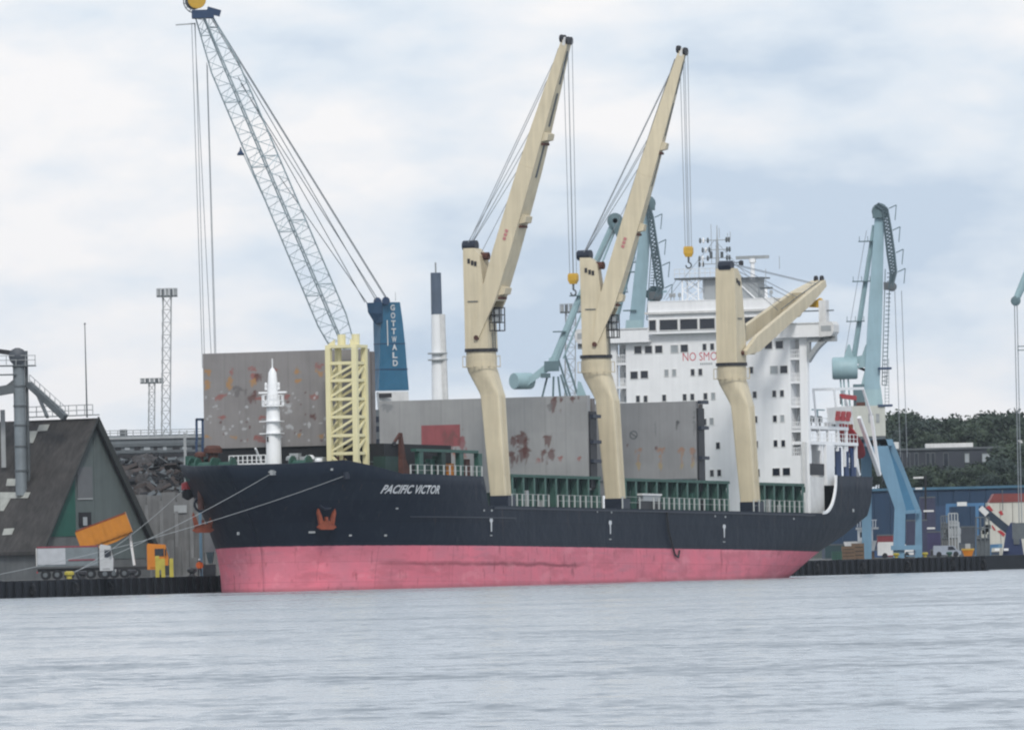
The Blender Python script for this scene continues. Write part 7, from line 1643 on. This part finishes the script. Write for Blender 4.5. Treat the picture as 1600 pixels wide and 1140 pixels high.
container(1418, 1450, 812, 1560, pmat('container_navy', (.04, .045, .09), .6, .2, 1), 'navy container between the crane legs'); container(1443, 1472, 830, 1566, pmat('container_violet', (.045, .04, .11), .6, .2, 1), 'violet blue container right of the crane legs'); container(1495, 1522, 850, 1570, M_greyd, 'dark grey container under the gantry beam'); container(1372, 1400, 835, 1575, pmat('container_red', (.18, .03, .04), .6, .2, 1), 'red container behind the crane\'s left leg')
container(1440, 1464, 776, 1640, pmat('container_navy', None), 'upper navy container stacked left of the shed door')
container(1476, 1500, 838, 1600, M_rubber, 'black container under the left half of the gantry beam'); container(1503, 1530, 822, 1640, pmat('container_slate', (.05, .06, .075), .6, .2, 1), 'slate container behind the orange skip'); container(1455, 1478, 858, 1540, M_dark, 'low black container right of the silver car'); container(1290, 1320, 850, 1560, pmat('container_teal', (.02, .05, .06), .6, .2, 1), 'dark teal container seen under the stern overhang'); container(1535, 1562, 862, 1590, M_bluetowerd, 'low dark blue container left of the blue loader')
def van(px, d, w_m, h_m, mat, label, name='van', cat='van'):
    t = Thing(name, label, cat, G(px, d)); c = G(px, d); f = w_m / 4.6
    P2 = lambda x, z: c + Vector((x * f, -.9, z * h_m / 2.0))
    b_ = t.part(MB().prism([P2(0, .35), P2(4.6, .35), P2(4.6, .95), P2(4.0, 1.15), P2(3.3, 1.95), P2(.1, 2.0), P2(0, 1.6)], (0, 1.8, 0)), 'body', mat)
    t.part(MB().prism([P2(2.4, 1.2) - Vector((0, .03, 0)), P2(3.7, 1.2) - Vector((0, .03, 0)), P2(3.2, 1.8) - Vector((0, .03, 0)), P2(2.4, 1.8) - Vector((0, .03, 0))], (0, .02, 0)), 'side_window', M_glass, b_)
    for x in (.9, 3.7):
        for y in (-.92, .78): t.part(MB().lathe(c + Vector((x * f, y, .33)), [(.2, 0), (.33, .02), (.33, .14), (.2, .16)], 12, 'y'), 'wheel', M_rubber)
    t.part(MB().b2(P2(4.55, .7), P2(4.63, .85) + Vector((0, 1.8, 0))), 'bumper', M_greyd, b_)
van(1372, 1530, 4.4, 2.0, M_whited, 'white van parked behind the crane\'s left leg'); van(1459, 1530, 3.4, 1.4, pmat('silver_paint', (.28, .31, .36), .4, .1, 1), 'small silver car right of the crane legs', 'parked_car', 'car')
d = 1505; t = Thing('skip', 'small orange skip with a yellow lip on the quay edge', 'skip', G(1513, d)); c = G(1513, d)
t.part(MB().loft([[c + Vector((x, y, .05)) for x, y in ((-.45, -.5), (.45, -.5), (.45, .5), (-.45, .5))], [c + Vector((x, y, .75)) for x, y in ((-.7, -.7), (.7, -.7), (.7, .7), (-.7, .7))]]), 'skip_body', M_orange); t.part(MB().b2(c + Vector((-.75, -.75, .751)), c + Vector((.75, .75, .95))), 'skip_lip', M_yellow); t.part(MB().box(c + Vector((0, 0, 1.25)), (.6, .5, .6)), 'load', M_grey)
# timber, crates, blue boat-like heap beneath the counter
def crate(px, d, sx, sz, mat, label, grp=None, slat=True):
    c = G(px, d); t = Thing('crate', label, 'crate', c, grp)
    for i in range(4): z = sz * (i + .5) / 4; t.part(MB().box(c + Vector((0, -.5, z)), (sx, .08, sz / 4 * .8)), 'plank', mat)
    for x in (-.45, .45): t.part(MB().box(c + Vector((x * sx, -.56, sz / 2)), (.12, .06, sz)), 'batten', mat)
    t.part(MB().box(c + Vector((0, 0, sz / 2)), (sx * .98, .9, sz * .98)), 'crate_core', M_dark)
M_wood = pmat('weathered_timber', (.15, .10, .065), .8, .3, 1.5)
crate(1326, 1470, 1.6, 1.6, M_wood, 'brown timber crate standing first behind the stern'); crate(1341, 1472, 1.5, 1.9, M_wood, 'taller brown crate right of the first, below the stern'); crate(1308, 1468, 1.2, 1.0, M_green, 'low green crate under the stern counter')
d = 1500; t = Thing('work_boat', 'white work boat cabin with rails seen under the stern overhang', 'boat', G(1350, d))
t.part(MB().b2(W(1341, 845, d), W(1363, 826, d + 2)), 'cabin', M_white); t.part(MB().b2(W(1338, 827, d - .2), W(1372, 823, d + 2)), 'cabin_roof', M_whited); t.part(MB().loft([[W(1322, 860, d), W(1366, 860, d), W(1366, 860, d + 3), W(1322, 860, d + 3)], [W(1318, 846, d), W(1370, 844, d), W(1370, 844, d + 3), W(1318, 846, d + 3)]]), 'boat_hull', M_whited)
mb = MB()
for i in range(8): mb.tube(W(1340 + i * 4, 823, d), W(1340 + i * 4, 813, d), .05, 4)
mb.tube(W(1340, 813, d), W(1370, 812, d), .05, 4); t.part(mb, 'cabin_railing', M_white)
for i in range(3): t.part(MB().b2(W(1344 + i * 6, 839, d - .05), W(1348 + i * 6, 831, d - .02)), 'cabin_window', M_glass)
t.part(MB().b2(W(1325, 893, d), W(1365, 861, d + 2.8)), 'cradle', M_wood)
# lamp arms on a dark pole right of the crane
d = 1580; t = Thing('lamp_pole', 'dark pole with pale horizontal lamp arms between crane and shed', 'lamp pole', G(1452, d))
t.part(MB().tube((W(1447, 880, d).x, d, QZ), W(1446, 742, d), .14, 6), 'pole', M_dark)
for py, x0, x1 in ((746, 1427, 1443), (763, 1430, 1441), (798, 1443, 1459), (825, 1446, 1461)): t.part(MB().bar(W(x0, py, d - .4), W(x1, py - .4, d - .4), .3, .22), 'lamp_arm', M_whited)
